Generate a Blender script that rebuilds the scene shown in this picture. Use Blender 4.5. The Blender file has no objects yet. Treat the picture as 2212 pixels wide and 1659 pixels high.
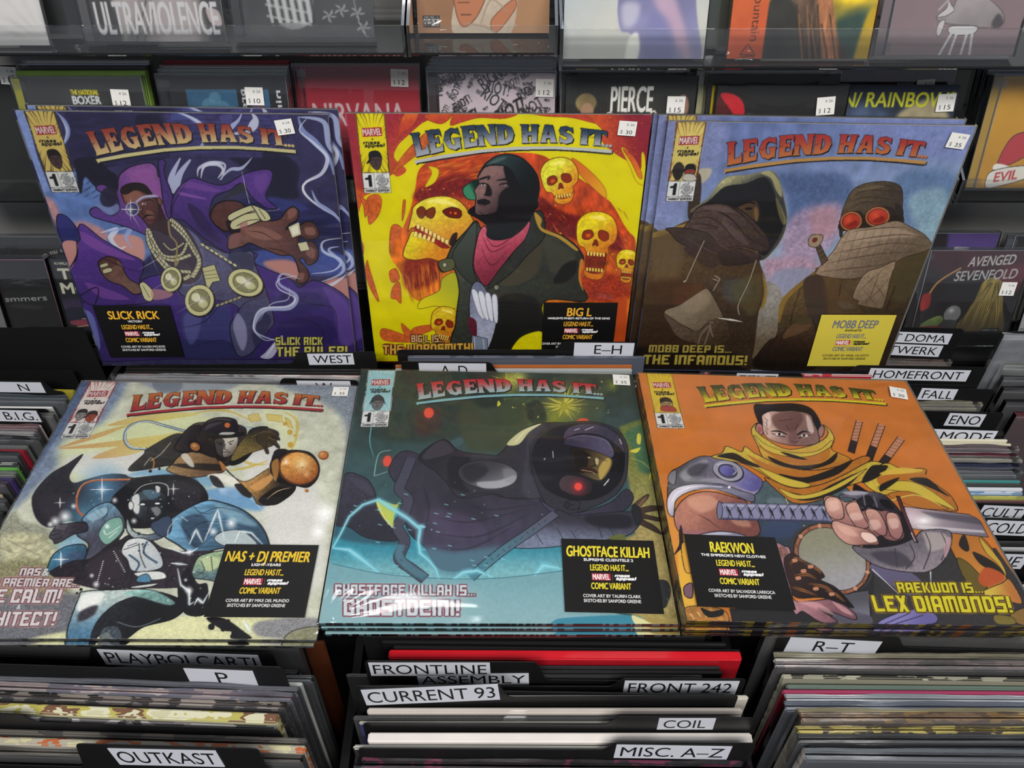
import bpy, bmesh, math, random, re
import numpy as np
from mathutils import Vector, Matrix
from mathutils.geometry import tessellate_polygon

scene = bpy.context.scene
col = scene.collection

# ---------------------------------------------------------------- camera, light, exposure
W, H, F = 2212, 1659, 1690.0
EYE = 1.55
TILT = math.radians(42)
cd = bpy.data.cameras.new('camera'); cam = bpy.data.objects.new('camera', cd); col.objects.link(cam)
cd.sensor_width = 36; cd.lens = 36 * F / W; cd.clip_start = .01
cam.location = (0, 0, EYE); cam.rotation_euler = (math.pi / 2 - TILT, 0, 0)
scene.camera = cam
scene.view_settings.view_transform = 'Standard'; scene.view_settings.look = 'None'
scene.view_settings.gamma = 1; scene.view_settings.use_curve_mapping = False
scene.view_settings.exposure = -0.08

world = bpy.data.worlds.new('shop_air'); scene.world = world; world.use_nodes = True
world.node_tree.nodes['Background'].inputs[0].default_value = (.80, .86, 1, 1)
world.node_tree.nodes['Background'].inputs[1].default_value = .25

def ceiling_lamp(name, loc, size, power, color, aim=None):
    ld = bpy.data.lights.new(name, 'AREA'); ld.shape = 'RECTANGLE'; ld.size, ld.size_y = size; ld.energy = power; ld.color = color
    o = bpy.data.objects.new(name, ld); col.objects.link(o); o.location = loc
    if aim:
        o.rotation_euler = (Vector(aim) - Vector(loc)).to_track_quat('-Z', 'Y').to_euler()
    return o
ceiling_lamp('ceiling_light', (-.6, -1.5, 3.1), (1.2, .6), 66, (1, .97, .93), (0, .6, 1.1))
ceiling_lamp('ceiling_light', (.9, -1.2, 3.1), (1.2, .6), 58, (1, .97, .93), (0, .6, 1.1))
ceiling_lamp('ceiling_light', (-.2, 1.41, 3.1), (.5, .07), 3, (1, .98, .95))
ceiling_lamp('ceiling_light', (-.95, 2.12, 3.1), (.55, .06), 2.2, (1, .98, .95))
ceiling_lamp('ceiling_light', (1.85, 2.39, 3.1), (.6, .05), 3, (1, .98, .95))
# ---------------------------------------------------------------- from a point of the photograph to a place in the shop
CT, ST = math.cos(TILT), math.sin(TILT)
def ray(px, py):
    a, b = (px - W / 2) / F, (H / 2 - py) / F
    return np.array([a, CT + b * ST, -ST + b * CT])
def on_z(px, py, z):
    d = ray(px, py); return d * ((z - EYE) / d[2]) + np.array([0, 0, EYE])
def on_y(px, py, y):
    d = ray(px, py); return d * (y / d[1]) + np.array([0, 0, EYE])
def on_plane(px, py, p, n):
    d = ray(px, py); e = np.array([0, 0, EYE]); return e + d * (((np.array(p) - e) @ n) / (d @ n))

# ---------------------------------------------------------------- objects
def tag(o, label, cat, group=None, kind=None):
    o['label'] = label; o['category'] = cat
    if group: o['group'] = group
    if kind: o['kind'] = kind
    return o
def empty(name, loc=(0, 0, 0), mat=None):
    o = bpy.data.objects.new(name, None); col.objects.link(o)
    o.empty_display_size = .05
    if mat is not None: o.matrix_world = mat
    else: o.location = loc
    return o
def copy_tree(o, parent=None):
    c = o.copy(); col.objects.link(c)
    if parent: c.parent = parent
    for ch in list(o.children):
        copy_tree(ch, c)
    return c

class MB:
    """collects shapes of one mesh"""
    def __init__(self): self.v, self.f, self.m, self.sm = [], [], [], []
    def add(self, v, f, m=0, sm=False):
        b = len(self.v); self.v += [tuple(map(float, p)) for p in v]
        self.f += [tuple(i + b for i in q) for q in f]; self.m += [m] * len(f); self.sm += [sm] * len(f)
    def box(self, lo, hi, m=0, ch=0.0):
        (x0, y0, z0), (x1, y1, z1) = lo, hi
        if ch <= 0:
            v = [(x0, y0, z0), (x1, y0, z0), (x1, y1, z0), (x0, y1, z0), (x0, y0, z1), (x1, y0, z1), (x1, y1, z1), (x0, y1, z1)]
            self.add(v, [(0, 3, 2, 1), (4, 5, 6, 7), (0, 1, 5, 4), (1, 2, 6, 5), (2, 3, 7, 6), (3, 0, 4, 7)], m)
        else:
            bm = bmesh.new(); bmesh.ops.create_cube(bm, size=1)
            for q in bm.verts: q.co = Vector(((x0 + x1) / 2 + q.co.x * (x1 - x0), (y0 + y1) / 2 + q.co.y * (y1 - y0), (z0 + z1) / 2 + q.co.z * (z1 - z0)))
            bmesh.ops.bevel(bm, geom=bm.edges[:], offset=ch, segments=2, affect='EDGES')
            bm.verts.index_update()
            self.add([tuple(q.co) for q in bm.verts], [tuple(q.index for q in f.verts) for f in bm.faces], m); bm.free()
    def quad(self, a, b, c, d, m=0): self.add([a, b, c, d], [(0, 1, 2, 3)], m)
    def prism(self, pts, o, ux, uy, t, m=0, m_side=None):
        """outline pts (u, v) on the plane o + u*ux + v*uy, thickness t behind it"""
        o, ux, uy = map(np.array, (o, ux, uy)); n = np.cross(ux, uy)
        A = [o + p[0] * ux + p[1] * uy for p in pts]; B = [a - n * t for a in A]; k = len(A)
        self.add(A, [tuple(range(k))], m); self.add(B, [tuple(range(k))[::-1]], m)
        self.add(A + B, [(i, i + k, (i + 1) % k + k, (i + 1) % k) for i in range(k)], m if m_side is None else m_side)
    def text(self, txt, a, b, up, m=0, fit=None):
        """flat lettering; base line from a to b, `up` is the capital height; fit: use the natural width, None stretches"""
        a, b, up = map(lambda q: np.array(q, float), (a, b, up))
        x = 0; parts = []
        for ch in txt:
            adv, tri = glyph_mesh(ch)
            if tri is not None: parts.append((tri[0] + np.array([x, 0]), tri[1]))
            x += adv
        if not parts: return
        al = np.concatenate([p[0] for p in parts]); lo, hi = al[:, 0].min(), al[:, 0].max()
        d = b - a
        for v, f in parts:
            u = (v[:, :1] - lo) / (hi - lo)
            self.add(a + u * d + v[:, 1:] * up, f, m)
    def build(self, name, mats, parent=None, mat=None):
        me = bpy.data.meshes.new(name); me.from_pydata(self.v, [], self.f)
        for q in (mats if isinstance(mats, (list, tuple)) else [mats]): me.materials.append(q)
        me.polygons.foreach_set('material_index', self.m); me.polygons.foreach_set('use_smooth', self.sm)
        me.update()
        return link(name, me, parent, mat)
def link(name, me, parent=None, mat=None):
    o = bpy.data.objects.new(name, me); col.objects.link(o)
    if parent is not None: o.parent = parent
    if mat is not None: o.matrix_basis = mat
    return o

_gm = {}
def glyph_mesh(ch):
    if ch not in _gm:
        adv, cons = GL[ch]
        if not cons: _gm[ch] = (adv, None)
        else:
            tri = tessellate_polygon([[Vector((p[0], p[1], 0)) for p in q] for q in cons])
            _gm[ch] = (adv, (np.concatenate(cons), [tuple(t) for t in tri]))
    return _gm[ch]

# ---------------------------------------------------------------- materials
def s2l(h):
    c = [int(h[i:i + 2], 16) / 255 for i in (0, 2, 4)]
    return tuple(v / 12.92 if v < .04045 else ((v + .055) / 1.055) ** 2.4 for v in c) + (1,)
_mats = {}
def new_mat(name):
    m = bpy.data.materials.new(name); m.use_nodes = True
    return m, m.node_tree.nodes, m.node_tree.links, m.node_tree.nodes['Principled BSDF']
def plain(h, rough=.5, var=.12, scale=40, spec=.4, coat=0, metal=0, stretch=(1, 1, 1)):
    key = (h, rough, var, scale, spec, coat, metal, stretch)
    if key in _mats: return _mats[key]
    m, N, L, b = new_mat('finish_' + h)
    tc = N.new('ShaderNodeTexCoord'); mp = N.new('ShaderNodeMapping'); mp.inputs['Scale'].default_value = stretch
    nz = N.new('ShaderNodeTexNoise'); nz.inputs['Scale'].default_value = scale; nz.inputs['Detail'].default_value = 4
    mx = N.new('ShaderNodeMix'); mx.data_type = 'RGBA'
    c = s2l(h); mx.inputs[6].default_value = tuple(v * (1 - var) for v in c[:3]) + (1,); mx.inputs[7].default_value = tuple(min(1, v * (1 + var)) for v in c[:3]) + (1,)
    L.new(tc.outputs['Object'], mp.inputs[0]); L.new(mp.outputs[0], nz.inputs['Vector']); L.new(nz.outputs['Fac'], mx.inputs[0]); L.new(mx.outputs[2], b.inputs['Base Color'])
    b.inputs['Roughness'].default_value = rough; b.inputs['Specular IOR Level'].default_value = spec; b.inputs['Coat Weight'].default_value = coat; b.inputs['Metallic'].default_value = metal
    _mats[key] = m; return m
def banded(cols, scale=14, rough=.5, stretch=(1, 1, 1), coat=.2):
    """printed edge in several colours"""
    key = ('band', tuple(cols), scale, stretch)
    if key in _mats: return _mats[key]
    m, N, L, b = new_mat('print_' + cols[0])
    tc = N.new('ShaderNodeTexCoord'); mp = N.new('ShaderNodeMapping'); mp.inputs['Scale'].default_value = stretch
    nz = N.new('ShaderNodeTexNoise'); nz.inputs['Scale'].default_value = scale; nz.inputs['Detail'].default_value = 3
    r = N.new('ShaderNodeValToRGB'); r.color_ramp.interpolation = 'CONSTANT'
    el = r.color_ramp.elements
    while len(el) < len(cols): el.new(.5)
    for i, c in enumerate(cols):
        el[i].position = 0 if i == 0 else .34 + .34 * i / len(cols); el[i].color = s2l(c)
    L.new(tc.outputs['Object'], mp.inputs[0]); L.new(mp.outputs[0], nz.inputs['Vector']); L.new(nz.outputs['Fac'], r.inputs[0]); L.new(r.outputs[0], b.inputs['Base Color'])
    b.inputs['Roughness'].default_value = rough; b.inputs['Coat Weight'].default_value = coat
    _mats[key] = m; return m
def clear_film(name, tint=(.97, .97, .97), ior=1.45, rough=.06, haze=0.0, bump=0, bscale=30):
    m, N, L, b = new_mat(name); N.remove(b); out = N['Material Output']
    t = N.new('ShaderNodeBsdfTransparent'); t.inputs[0].default_value = tint + (1,)
    g = N.new('ShaderNodeBsdfGlossy'); g.inputs['Roughness'].default_value = rough; g.inputs[0].default_value = (1, 1, 1, 1)
    fr = N.new('ShaderNodeFresnel'); fr.inputs[0].default_value = ior
    mx = N.new('ShaderNodeMixShader')
    base = t
    if haze:
        d = N.new('ShaderNodeBsdfDiffuse'); d.inputs[0].default_value = (.75, .77, .8, 1)
        mh = N.new('ShaderNodeMixShader'); mh.inputs[0].default_value = haze
        L.new(t.outputs[0], mh.inputs[1]); L.new(d.outputs[0], mh.inputs[2]); base = mh
    if bump:
        tc = N.new('ShaderNodeTexCoord'); nz = N.new('ShaderNodeTexNoise'); nz.inputs['Scale'].default_value = bscale; nz.inputs['Detail'].default_value = 3
        bp = N.new('ShaderNodeBump'); bp.inputs['Strength'].default_value = bump; bp.inputs['Distance'].default_value = .002
        L.new(tc.outputs['Object'], nz.inputs['Vector']); L.new(nz.outputs['Fac'], bp.inputs['Height']); L.new(bp.outputs[0], g.inputs['Normal']); L.new(bp.outputs[0], fr.inputs['Normal'])
    L.new(fr.outputs[0], mx.inputs[0]); L.new(base.outputs[0], mx.inputs[1]); L.new(g.outputs[0], mx.inputs[2]); L.new(mx.outputs[0], out.inputs[0])
    return m
def print_mat(name, gain=1.0, rough=.45, spec=.35, coat=.0):
    m, N, L, b = new_mat(name)
    at = N.new('ShaderNodeAttribute'); at.attribute_name = 'print'
    tc = N.new('ShaderNodeTexCoord'); nz = N.new('ShaderNodeTexNoise'); nz.inputs['Scale'].default_value = 900
    mr = N.new('ShaderNodeMapRange'); mr.inputs[3].default_value = gain * .96; mr.inputs[4].default_value = gain * 1.04
    vm = N.new('ShaderNodeVectorMath'); vm.operation = 'SCALE'
    L.new(tc.outputs['Object'], nz.inputs['Vector']); L.new(nz.outputs['Fac'], mr.inputs[0]); L.new(at.outputs['Color'], vm.inputs[0]); L.new(mr.outputs[0], vm.inputs['Scale']); L.new(vm.outputs[0], b.inputs['Base Color'])
    b.inputs['Roughness'].default_value = rough; b.inputs['Specular IOR Level'].default_value = spec; b.inputs['Coat Weight'].default_value = coat; b.inputs['Coat Roughness'].default_value = .15
    return m

# ---------------------------------------------------------------- a printed rectangle: fine grid that carries the painted colours
def printed_grid(mb_sides, img, w, h, mats, name, thick=0.0):
    """img rows run down; front face at z = 0, centred in x, y from 0 to h; mb_sides adds the body (material index 1 and up)"""
    ny, nx = img.shape[:2]
    xs = (np.arange(nx) / (nx - 1) - .5) * w; ys = h * (1 - np.arange(ny) / (ny - 1))
    V = np.zeros((ny, nx, 3), np.float32); V[..., 0] = xs[None]; V[..., 1] = ys[:, None]
    V = V.reshape(-1, 3); i = np.arange(ny * nx).reshape(ny, nx)
    Fq = np.stack([i[1:, :-1], i[1:, 1:], i[:-1, 1:], i[:-1, :-1]], -1).reshape(-1, 4)
    nv0, nf0 = len(V), len(Fq)
    ev = np.array(mb_sides.v, np.float32).reshape(-1, 3) if mb_sides else np.zeros((0, 3), np.float32)
    loops = [Fq.reshape(-1)]; tot = [np.full(nf0, 4, np.int32)]
    if mb_sides:
        for f in mb_sides.f: loops.append(np.array(f) + nv0)
        tot.append(np.array([len(f) for f in mb_sides.f], np.int32))
    loops = np.concatenate(loops).astype(np.int32); tot = np.concatenate(tot)
    me = bpy.data.meshes.new(name)
    allv = np.concatenate([V, ev])
    me.vertices.add(len(allv)); me.vertices.foreach_set('co', allv.reshape(-1))
    me.loops.add(len(loops)); me.loops.foreach_set('vertex_index', loops)
    me.polygons.add(len(tot)); st = np.concatenate([[0], np.cumsum(tot)[:-1]]).astype(np.int32)
    me.polygons.foreach_set('loop_start', st)
    mi = np.zeros(len(tot), np.int32)
    if mb_sides: mi[nf0:] = np.array(mb_sides.m) + 1
    me.polygons.foreach_set('material_index', mi)
    me.update(calc_edges=True)
    at = me.color_attributes.new('print', 'BYTE_COLOR', 'POINT')
    c = np.ones((len(allv), 4), np.float32); c[:nv0, :3] = np.clip(img.reshape(-1, 3), 0, 1)
    at.data.foreach_set('color_srgb', c.reshape(-1))
    for q in mats: me.materials.append(q)
    return me
GL = {}
def load_glyphs(chars=''.join(chr(c) for c in range(33, 127)) + '\u2013'):
    """outlines of the built-in typeface, capital height 1"""
    def outline(body):
        cu = bpy.data.curves.new('t', 'FONT'); cu.body = body; cu.resolution_u = 3
        ob = bpy.data.objects.new('t', cu); bpy.context.scene.collection.objects.link(ob)
        dg = bpy.context.evaluated_depsgraph_get()
        c2 = ob.evaluated_get(dg).to_curve(dg)
        cons = []
        for s in c2.splines:
            if s.type == 'BEZIER':
                pts = s.bezier_points; n = len(pts); q = []
                for i in range(n):
                    a, b = pts[i], pts[(i + 1) % n]
                    p0, p1, p2, p3 = (np.array(v[:2]) for v in (a.co, a.handle_right, b.handle_left, b.co))
                    straight = np.linalg.norm(np.cross(np.append(p1 - p0, 0), np.append(p3 - p0, 0))) + np.linalg.norm(np.cross(np.append(p2 - p0, 0), np.append(p3 - p0, 0))) < 1e-5
                    ts = (0,) if straight else (0, .25, .5, .75)
                    for t in ts:
                        q.append((1 - t) ** 3 * p0 + 3 * (1 - t) ** 2 * t * p1 + 3 * (1 - t) * t * t * p2 + t ** 3 * p3)
                cons.append(np.array(q))
            else:
                cons.append(np.array([p.co[:2] for p in s.points]))
        ob.to_curve_clear() if hasattr(ob, 'to_curve_clear') else None
        bpy.data.objects.remove(ob); bpy.data.curves.remove(cu)
        return cons
    h = outline('H'); H = np.concatenate(h)
    cap = H[:, 1].max() - H[:, 1].min(); y0 = H[:, 1].min()
    def right(s):
        return np.concatenate(outline(s))[:, 0].max()
    base = right('II')
    for ch in chars:
        cons = outline(ch)
        adv = right('I' + ch + 'I') - base
        GL[ch] = (adv / cap, [(q - np.array([0, y0])) / cap for q in cons])
    GL[' '] = (.36, [])
    return GL
# ---------------------------------------------------------------- a small painter: fills a square sheet of print colours
def nums(s):
    return np.array([float(v) for v in re.findall(r'-?\d*\.?\d+', s)], float).reshape(-1, 2) if isinstance(s, str) else np.array(s, float).reshape(-1, 2)

def hexc(h):
    return np.array([int(h[i:i + 2], 16) / 255 for i in (0, 2, 4)])

def smooth(p, closed=True, n=6):
    m = len(p)
    if m < 3:
        return p
    out = []
    t = (np.arange(n) / n)[:, None]
    rng = range(m if closed else m - 1)
    for i in rng:
        if closed:
            a, b, c, d = p[i - 1], p[i], p[(i + 1) % m], p[(i + 2) % m]
        else:
            a, b, c, d = p[max(i - 1, 0)], p[i], p[i + 1], p[min(i + 2, m - 1)]
        out.append(0.5 * ((2 * b) + (c - a) * t + (2 * a - 5 * b + 4 * c - d) * t ** 2 + (3 * b - a - 3 * c + d) * t ** 3))
    if not closed:
        out.append(p[-1:])
    return np.concatenate(out)

def vnoise(h, w, cell, seed):
    r = np.random.RandomState(seed)
    gy, gx = int(h / cell[1]) + 3, int(w / cell[0]) + 3
    g = r.rand(gy, gx)
    y = np.arange(h) / cell[1]; x = np.arange(w) / cell[0]
    yi = y.astype(int); xi = x.astype(int)
    fy = (y - yi)[:, None]; fx = (x - xi)[None]
    fy = fy * fy * (3 - 2 * fy); fx = fx * fx * (3 - 2 * fx)
    a = g[yi][:, xi]; b = g[yi][:, xi + 1]; c = g[yi + 1][:, xi]; d = g[yi + 1][:, xi + 1]
    return (a * (1 - fx) + b * fx) * (1 - fy) + (c * (1 - fx) + d * fx) * fy

def fbm(h, w, cell, seed, octs=4):
    o = np.zeros((h, w)); amp = 1; tot = 0
    cx, cy = cell if isinstance(cell, tuple) else (cell, cell)
    for k in range(octs):
        o += amp * vnoise(h, w, (max(cx / 2 ** k, 1.5), max(cy / 2 ** k, 1.5)), seed + k)
        tot += amp; amp *= .55
    return o / tot

class Sheet:
    """rows x cols canvas; self.map turns the coordinates a drawing is written in into canvas pixels"""
    def __init__(self, w, h, fmap, bg='808080', scale=1.0):
        self.w, self.h, self.map, self.k = w, h, fmap, scale
        self.img = np.empty((h, w, 3)); self.img[:] = hexc(bg)
        self.seed = 7

    def cover_mask(self, polys, nonzero=False):
        allp = np.concatenate(polys)
        x0, y0 = np.floor(allp.min(0)).astype(int) - 1
        x1, y1 = np.ceil(allp.max(0)).astype(int) + 2
        x0, y0 = max(x0, 0), max(y0, 0); x1, y1 = min(x1, self.w), min(y1, self.h)
        if x1 <= x0 or y1 <= y0:
            return None
        acc = np.zeros((y1 - y0, x1 - x0 + 1), np.int32)
        for p in polys:
            q = np.roll(p, -1, 0)
            for (ax, ay), (bx, by) in zip(p, q):
                if ay == by:
                    continue
                sgn = 1 if by > ay else -1
                if sgn < 0:
                    ax, ay, bx, by = bx, by, ax, ay
                r0 = max(int(math.ceil(ay - .5)), y0); r1 = min(int(math.ceil(by - .5)), y1)
                if r1 <= r0:
                    continue
                ys = np.arange(r0, r1)
                xs = ax + (bx - ax) * ((ys + .5 - ay) / (by - ay))
                cs = np.clip(np.ceil(xs - .5).astype(int) - x0, 0, x1 - x0)
                np.add.at(acc, (ys - y0, cs), sgn)
        wn = np.cumsum(acc, 1)[:, :-1]
        m = (wn != 0) if nonzero else (wn % 2 != 0)
        return x0, y0, x1, y1, m

    def fill(self, polys, c, a=1.0, tex=0, cell=14, nonzero=False, soft=0, mul=False):
        mm = self.cover_mask(polys, nonzero)
        if mm is None:
            return
        x0, y0, x1, y1, m = mm
        m = m.astype(float)
        if soft:
            s = int(max(1, soft * self.k))
            pad = s * 2
            X0, Y0, X1, Y1 = max(x0 - pad, 0), max(y0 - pad, 0), min(x1 + pad, self.w), min(y1 + pad, self.h)
            M = np.zeros((Y1 - Y0, X1 - X0)); M[y0 - Y0:y1 - Y0, x0 - X0:x1 - X0] = m
            for ax in (0, 1):
                for _ in range(2):
                    n_ = M.shape[ax]
                    cs = np.cumsum(M, ax); z = np.zeros_like(np.take(cs, [0], ax))
                    cs = np.concatenate([z, cs], ax)
                    i = np.arange(n_); hi = np.minimum(i + s // 2 + 1, n_); lo = np.maximum(i - s // 2, 0)
                    num = np.take(cs, hi, ax) - np.take(cs, lo, ax)
                    den = (hi - lo).astype(float)
                    M = num / (den[:, None] if ax == 0 else den[None])
            m, x0, y0, x1, y1 = M, X0, Y0, X1, Y1
        if isinstance(c, str):
            col = hexc(c)[None, None]
        else:                                             # (colour, colour, 'x,y x,y')
            p = self.map(nums(c[2]))
            d = p[1] - p[0]
            yy, xx = np.mgrid[y0:y1, x0:x1]
            t = ((xx - p[0][0]) * d[0] + (yy - p[0][1]) * d[1]) / (d @ d)
            t = np.clip(t, 0, 1)[..., None]; t = t * t * (3 - 2 * t)
            col = hexc(c[0]) * (1 - t) + hexc(c[1]) * t
        if tex:
            self.seed += 3
            cl = (cell[0] * self.k, cell[1] * self.k) if isinstance(cell, tuple) else cell * self.k
            n = fbm(y1 - y0, x1 - x0, cl, self.seed, 3)[..., None]
            col = np.clip(col * (1 + tex * (n - .5) * 2), 0, 1)
        reg = self.img[y0:y1, x0:x1]
        al = (m * a)[..., None]
        if mul:
            col = reg * col
        self.img[y0:y1, x0:x1] = reg * (1 - al) + col * al

    def P(self, c, pts, a=1.0, k=0, kc='17151c', sm=1, tex=0, cell=14, soft=0, mul=False):
        p = nums(pts)
        if sm:
            p = smooth(p)
        p = self.map(p)
        self.fill([p], c, a, tex, cell, soft=soft, mul=mul)
        if k:
            self.ribbon(np.concatenate([p, p[:1]]), k * self.k, kc)

    def ribbon(self, p, w, c, a=1.0, taper=(1, 1), soft=0):
        d = np.gradient(p, axis=0)
        l = np.maximum(np.hypot(d[:, 0], d[:, 1]), 1e-6)
        nrm = np.stack([-d[:, 1] / l, d[:, 0] / l], 1)
        s = np.linspace(0, 1, len(p))
        pr = np.ones_like(s)
        if taper != (1, 1):
            pr = taper[0] + (1 - taper[0]) * np.clip(s / .45, 0, 1) - (1 - taper[1]) * np.clip((s - .5) / .5, 0, 1)
        o = nrm * (np.maximum(pr, .02) * w / 2)[:, None]
        A, B = p + o, p - o
        polys = [np.array([A[i], A[i + 1], B[i + 1], B[i]]) for i in range(len(p) - 1)]
        for q in polys:                                   # same turning sense for every piece
            if (q[1, 0] - q[0, 0]) * (q[2, 1] - q[0, 1]) - (q[1, 1] - q[0, 1]) * (q[2, 0] - q[0, 0]) < 0:
                q[:] = q[::-1].copy()
        if polys:
            self.fill(polys, c, a, nonzero=True, soft=soft)

    def L(self, c, w, pts, a=1.0, sm=1, t=(1, 1), soft=0):
        for part in (pts.split(';') if isinstance(pts, str) else [pts]):
            p = nums(part)
            if sm:
                p = smooth(p, False, 8)
            else:                                         # add points so that tapers work
                p = np.concatenate([np.linspace(p[i], p[i + 1], 6, endpoint=False) for i in range(len(p) - 1)] + [p[-1:]])
            self.ribbon(self.map(p), w * self.k, c, a, t, soft)

    def E(self, c, x, y, rx, ry=None, rot=0, k=0, kc='17151c', a=1.0, soft=0, tex=0):
        ry = ry or rx
        t = np.linspace(0, 2 * math.pi, 40, endpoint=False)
        ca, sa = math.cos(rot), math.sin(rot)
        p = np.stack([x + rx * np.cos(t) * ca - ry * np.sin(t) * sa, y + rx * np.cos(t) * sa + ry * np.sin(t) * ca], 1)
        self.P(c, p, a, k, kc, 0, soft=soft, tex=tex)

    def glow(self, c, x, y, r, a=1.0, ry=None, pw=2):
        p = self.map(np.array([[x, y], [x + r, y], [x, y + (ry or r)]], float))
        e1, e2 = p[1] - p[0], p[2] - p[0]
        x0, y0 = np.floor(p[0] - np.abs(e1) - np.abs(e2)).astype(int); x1, y1 = np.ceil(p[0] + np.abs(e1) + np.abs(e2)).astype(int)
        x0, y0, x1, y1 = max(x0, 0), max(y0, 0), min(x1, self.w), min(y1, self.h)
        if x1 <= x0 or y1 <= y0:
            return
        yy, xx = np.mgrid[y0:y1, x0:x1]
        inv = np.linalg.inv(np.stack([e1, e2], 1))
        u = inv[0, 0] * (xx - p[0][0]) + inv[0, 1] * (yy - p[0][1]); v = inv[1, 0] * (xx - p[0][0]) + inv[1, 1] * (yy - p[0][1])
        al = (a * np.clip(1 - np.sqrt(u * u + v * v), 0, 1) ** pw)[..., None]
        self.img[y0:y1, x0:x1] = self.img[y0:y1, x0:x1] * (1 - al) + hexc(c) * al

    def star(self, x, y, r, c='ffffff', w=3):
        self.glow(c, x, y, r * .55, .8)
        self.L(c, w, [(x - r, y), (x, y)], t=(0, 1), sm=0); self.L(c, w, [(x + r, y), (x, y)], t=(0, 1), sm=0)
        self.L(c, w, [(x, y - r), (x, y)], t=(0, 1), sm=0); self.L(c, w, [(x, y + r), (x, y)], t=(0, 1), sm=0)

    def dots(self, c, n, box, r=(1, 3), a=.7, seed=1):
        R = np.random.RandomState(seed)
        for _ in range(n):
            self.E(c, box[0] + R.rand() * (box[2] - box[0]), box[1] + R.rand() * (box[3] - box[1]), r[0] + R.rand() ** 2 * (r[1] - r[0]), a=a * (.4 + .6 * R.rand()))

    def T(self, txt, A, B, up, c, ol=None, olw=0, font='sans', fit=True, shear=0, bold=0, grad=None, sh=None):
        """text from A to B along the base line, `up` the vector of its capital height"""
        A, B, up = np.array(A, float), np.array(B, float), np.array(up, float)
        cons = text_contours(txt, font)
        d = B - A
        polys = []
        for q in cons:
            polys.append(self.map(A + q[:, :1] * d + q[:, 1:] * (up + shear * d / max(np.linalg.norm(d), 1e-6) * np.linalg.norm(up))))
        if sh:
            self.fill([p + np.array(sh[:2]) * self.k for p in polys], sh[2], nonzero=font == 'block')
        if ol:
            for p in polys:
                self.ribbon(np.concatenate([p, p[:2]]), olw * self.k, ol)
        self.fill(polys, grad or c, nonzero=font == 'block')
        if bold:
            for p in polys:
                self.ribbon(np.concatenate([p, p[:2]]), bold * self.k, c)

    def grain(self, amp, cell, seed=3, octs=3):
        n = fbm(self.h, self.w, cell, seed, octs)[..., None]
        self.img = np.clip(self.img * (1 + amp * (n - .5) * 2), 0, 1)

    def down(self, n):
        h, w = self.h // n, self.w // n
        return self.img[:h * n, :w * n].reshape(h, n, w, n, 3).mean((1, 3))

# block capitals on a grid (every stroke a rectangle), for the captions
BLOCK = {}
def _block():
    V = lambda x, a, b: (x, a, x + .34, b)
    H = lambda y, a=0, b=1: (a, y, b, y + .2)
    L, R, C = V(0, 0, 1), V(.66, 0, 1), V(.33, 0, 1)
    T, M, B = H(.8), H(.4), H(0)
    p = lambda *a: np.array(a, float).reshape(-1, 2)
    BLOCK.update({
        'A': [V(0, 0, .86), V(.66, 0, .86), H(.8, .13, .87), H(.3), p(0, .86, .13, 1, .4, .8, .34, .7), p(1, .86, .87, 1, .6, .8, .66, .7)], 'B': [L, R, T, B, H(.42)], 'C': [L, T, B, V(.66, .68, 1), V(.66, 0, .3)],
        'D': [L, V(.66, .16, .84), H(.8, 0, .84), H(0, 0, .84), p(1, .84, .84, 1, .6, .8, .66, .7), p(1, .16, .84, 0, .6, .2, .66, .3)],
        'E': [L, T, B, H(.42, 0, .8)], 'F': [L, T, H(.4, 0, .8)], 'G': [L, T, B, V(.66, 0, .48), H(.34, .5, 1), V(.66, .7, 1)],
        'H': [L, R, H(.4)], 'I': [V(0, 0, 1)], 'J': [R, B, V(0, 0, .35)], 'K': [L, p(.3, .34, .66, 1, 1.0, 1, .64, .5, 1.0, 0, .66, 0, .3, .6)], 'L': [L, B],
        'M': [V(0, 0, 1), (.48, 0, .76, 1), (1.0, 0, 1.3, 1), (0, .8, 1.3, 1)], 'N': [L, R, T], 'O': [L, R, T, B], 'P': [L, T, H(.36), V(.66, .36, 1)],
        'R': [L, T, H(.36, 0, .86), V(.66, .56, 1), V(.62, 0, .4), p(.66, .56, 1, .6, .86, .46, .96, .36, .62, .36)], 'S': [T, B, H(.4), V(0, .4, 1), V(.66, 0, .55)],
        'T': [T, C], 'U': [L, R, B], 'W': [V(0, 0, 1), (.48, 0, .76, 1), (1.0, 0, 1.3, 1), (0, 0, 1.3, .2)], 'X': [p(0, 0, .36, 0, 1, 1, .64, 1), p(.64, 0, 1, 0, .36, 1, 0, 1)],
        '!': [(0, .3, .34, 1), (0, 0, .34, .17)], '.': [(0, 0, .26, .18)], ' ': [],
    })
_block()

def ccw(q):
    a = np.sum(q[:, 0] * np.roll(q[:, 1], -1) - q[:, 1] * np.roll(q[:, 0], -1))
    return q if a > 0 else q[::-1]

GLYPHS = {}
def text_contours(txt, font):
    """contours of a line of text: x from 0 to 1 over its width, y in capital heights"""
    out = []; x = 0.0
    if font == 'block':
        for ch in txt:
            rects = BLOCK[ch]
            wide = 0
            for r in rects:
                q = np.array([(r[0], r[1]), (r[2], r[1]), (r[2], r[3]), (r[0], r[3])]) if isinstance(r, tuple) else r
                q = ccw(q); wide = max(wide, q[:, 0].max())
                out.append(q + np.array([x, 0]))
            x += wide + .16 if rects else .5
        tot = x - .16
    else:
        for ch in txt:
            adv, cons = GLYPHS[ch]
            for q in cons:
                out.append(q + np.array([x, 0]))
            x += adv
        xs = np.concatenate(out)[:, 0]
        lo, tot = xs.min(), xs.max() - xs.min()
        out = [q - np.array([lo, 0]) for q in out]
    return [q / np.array([tot, 1]) for q in out]
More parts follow.
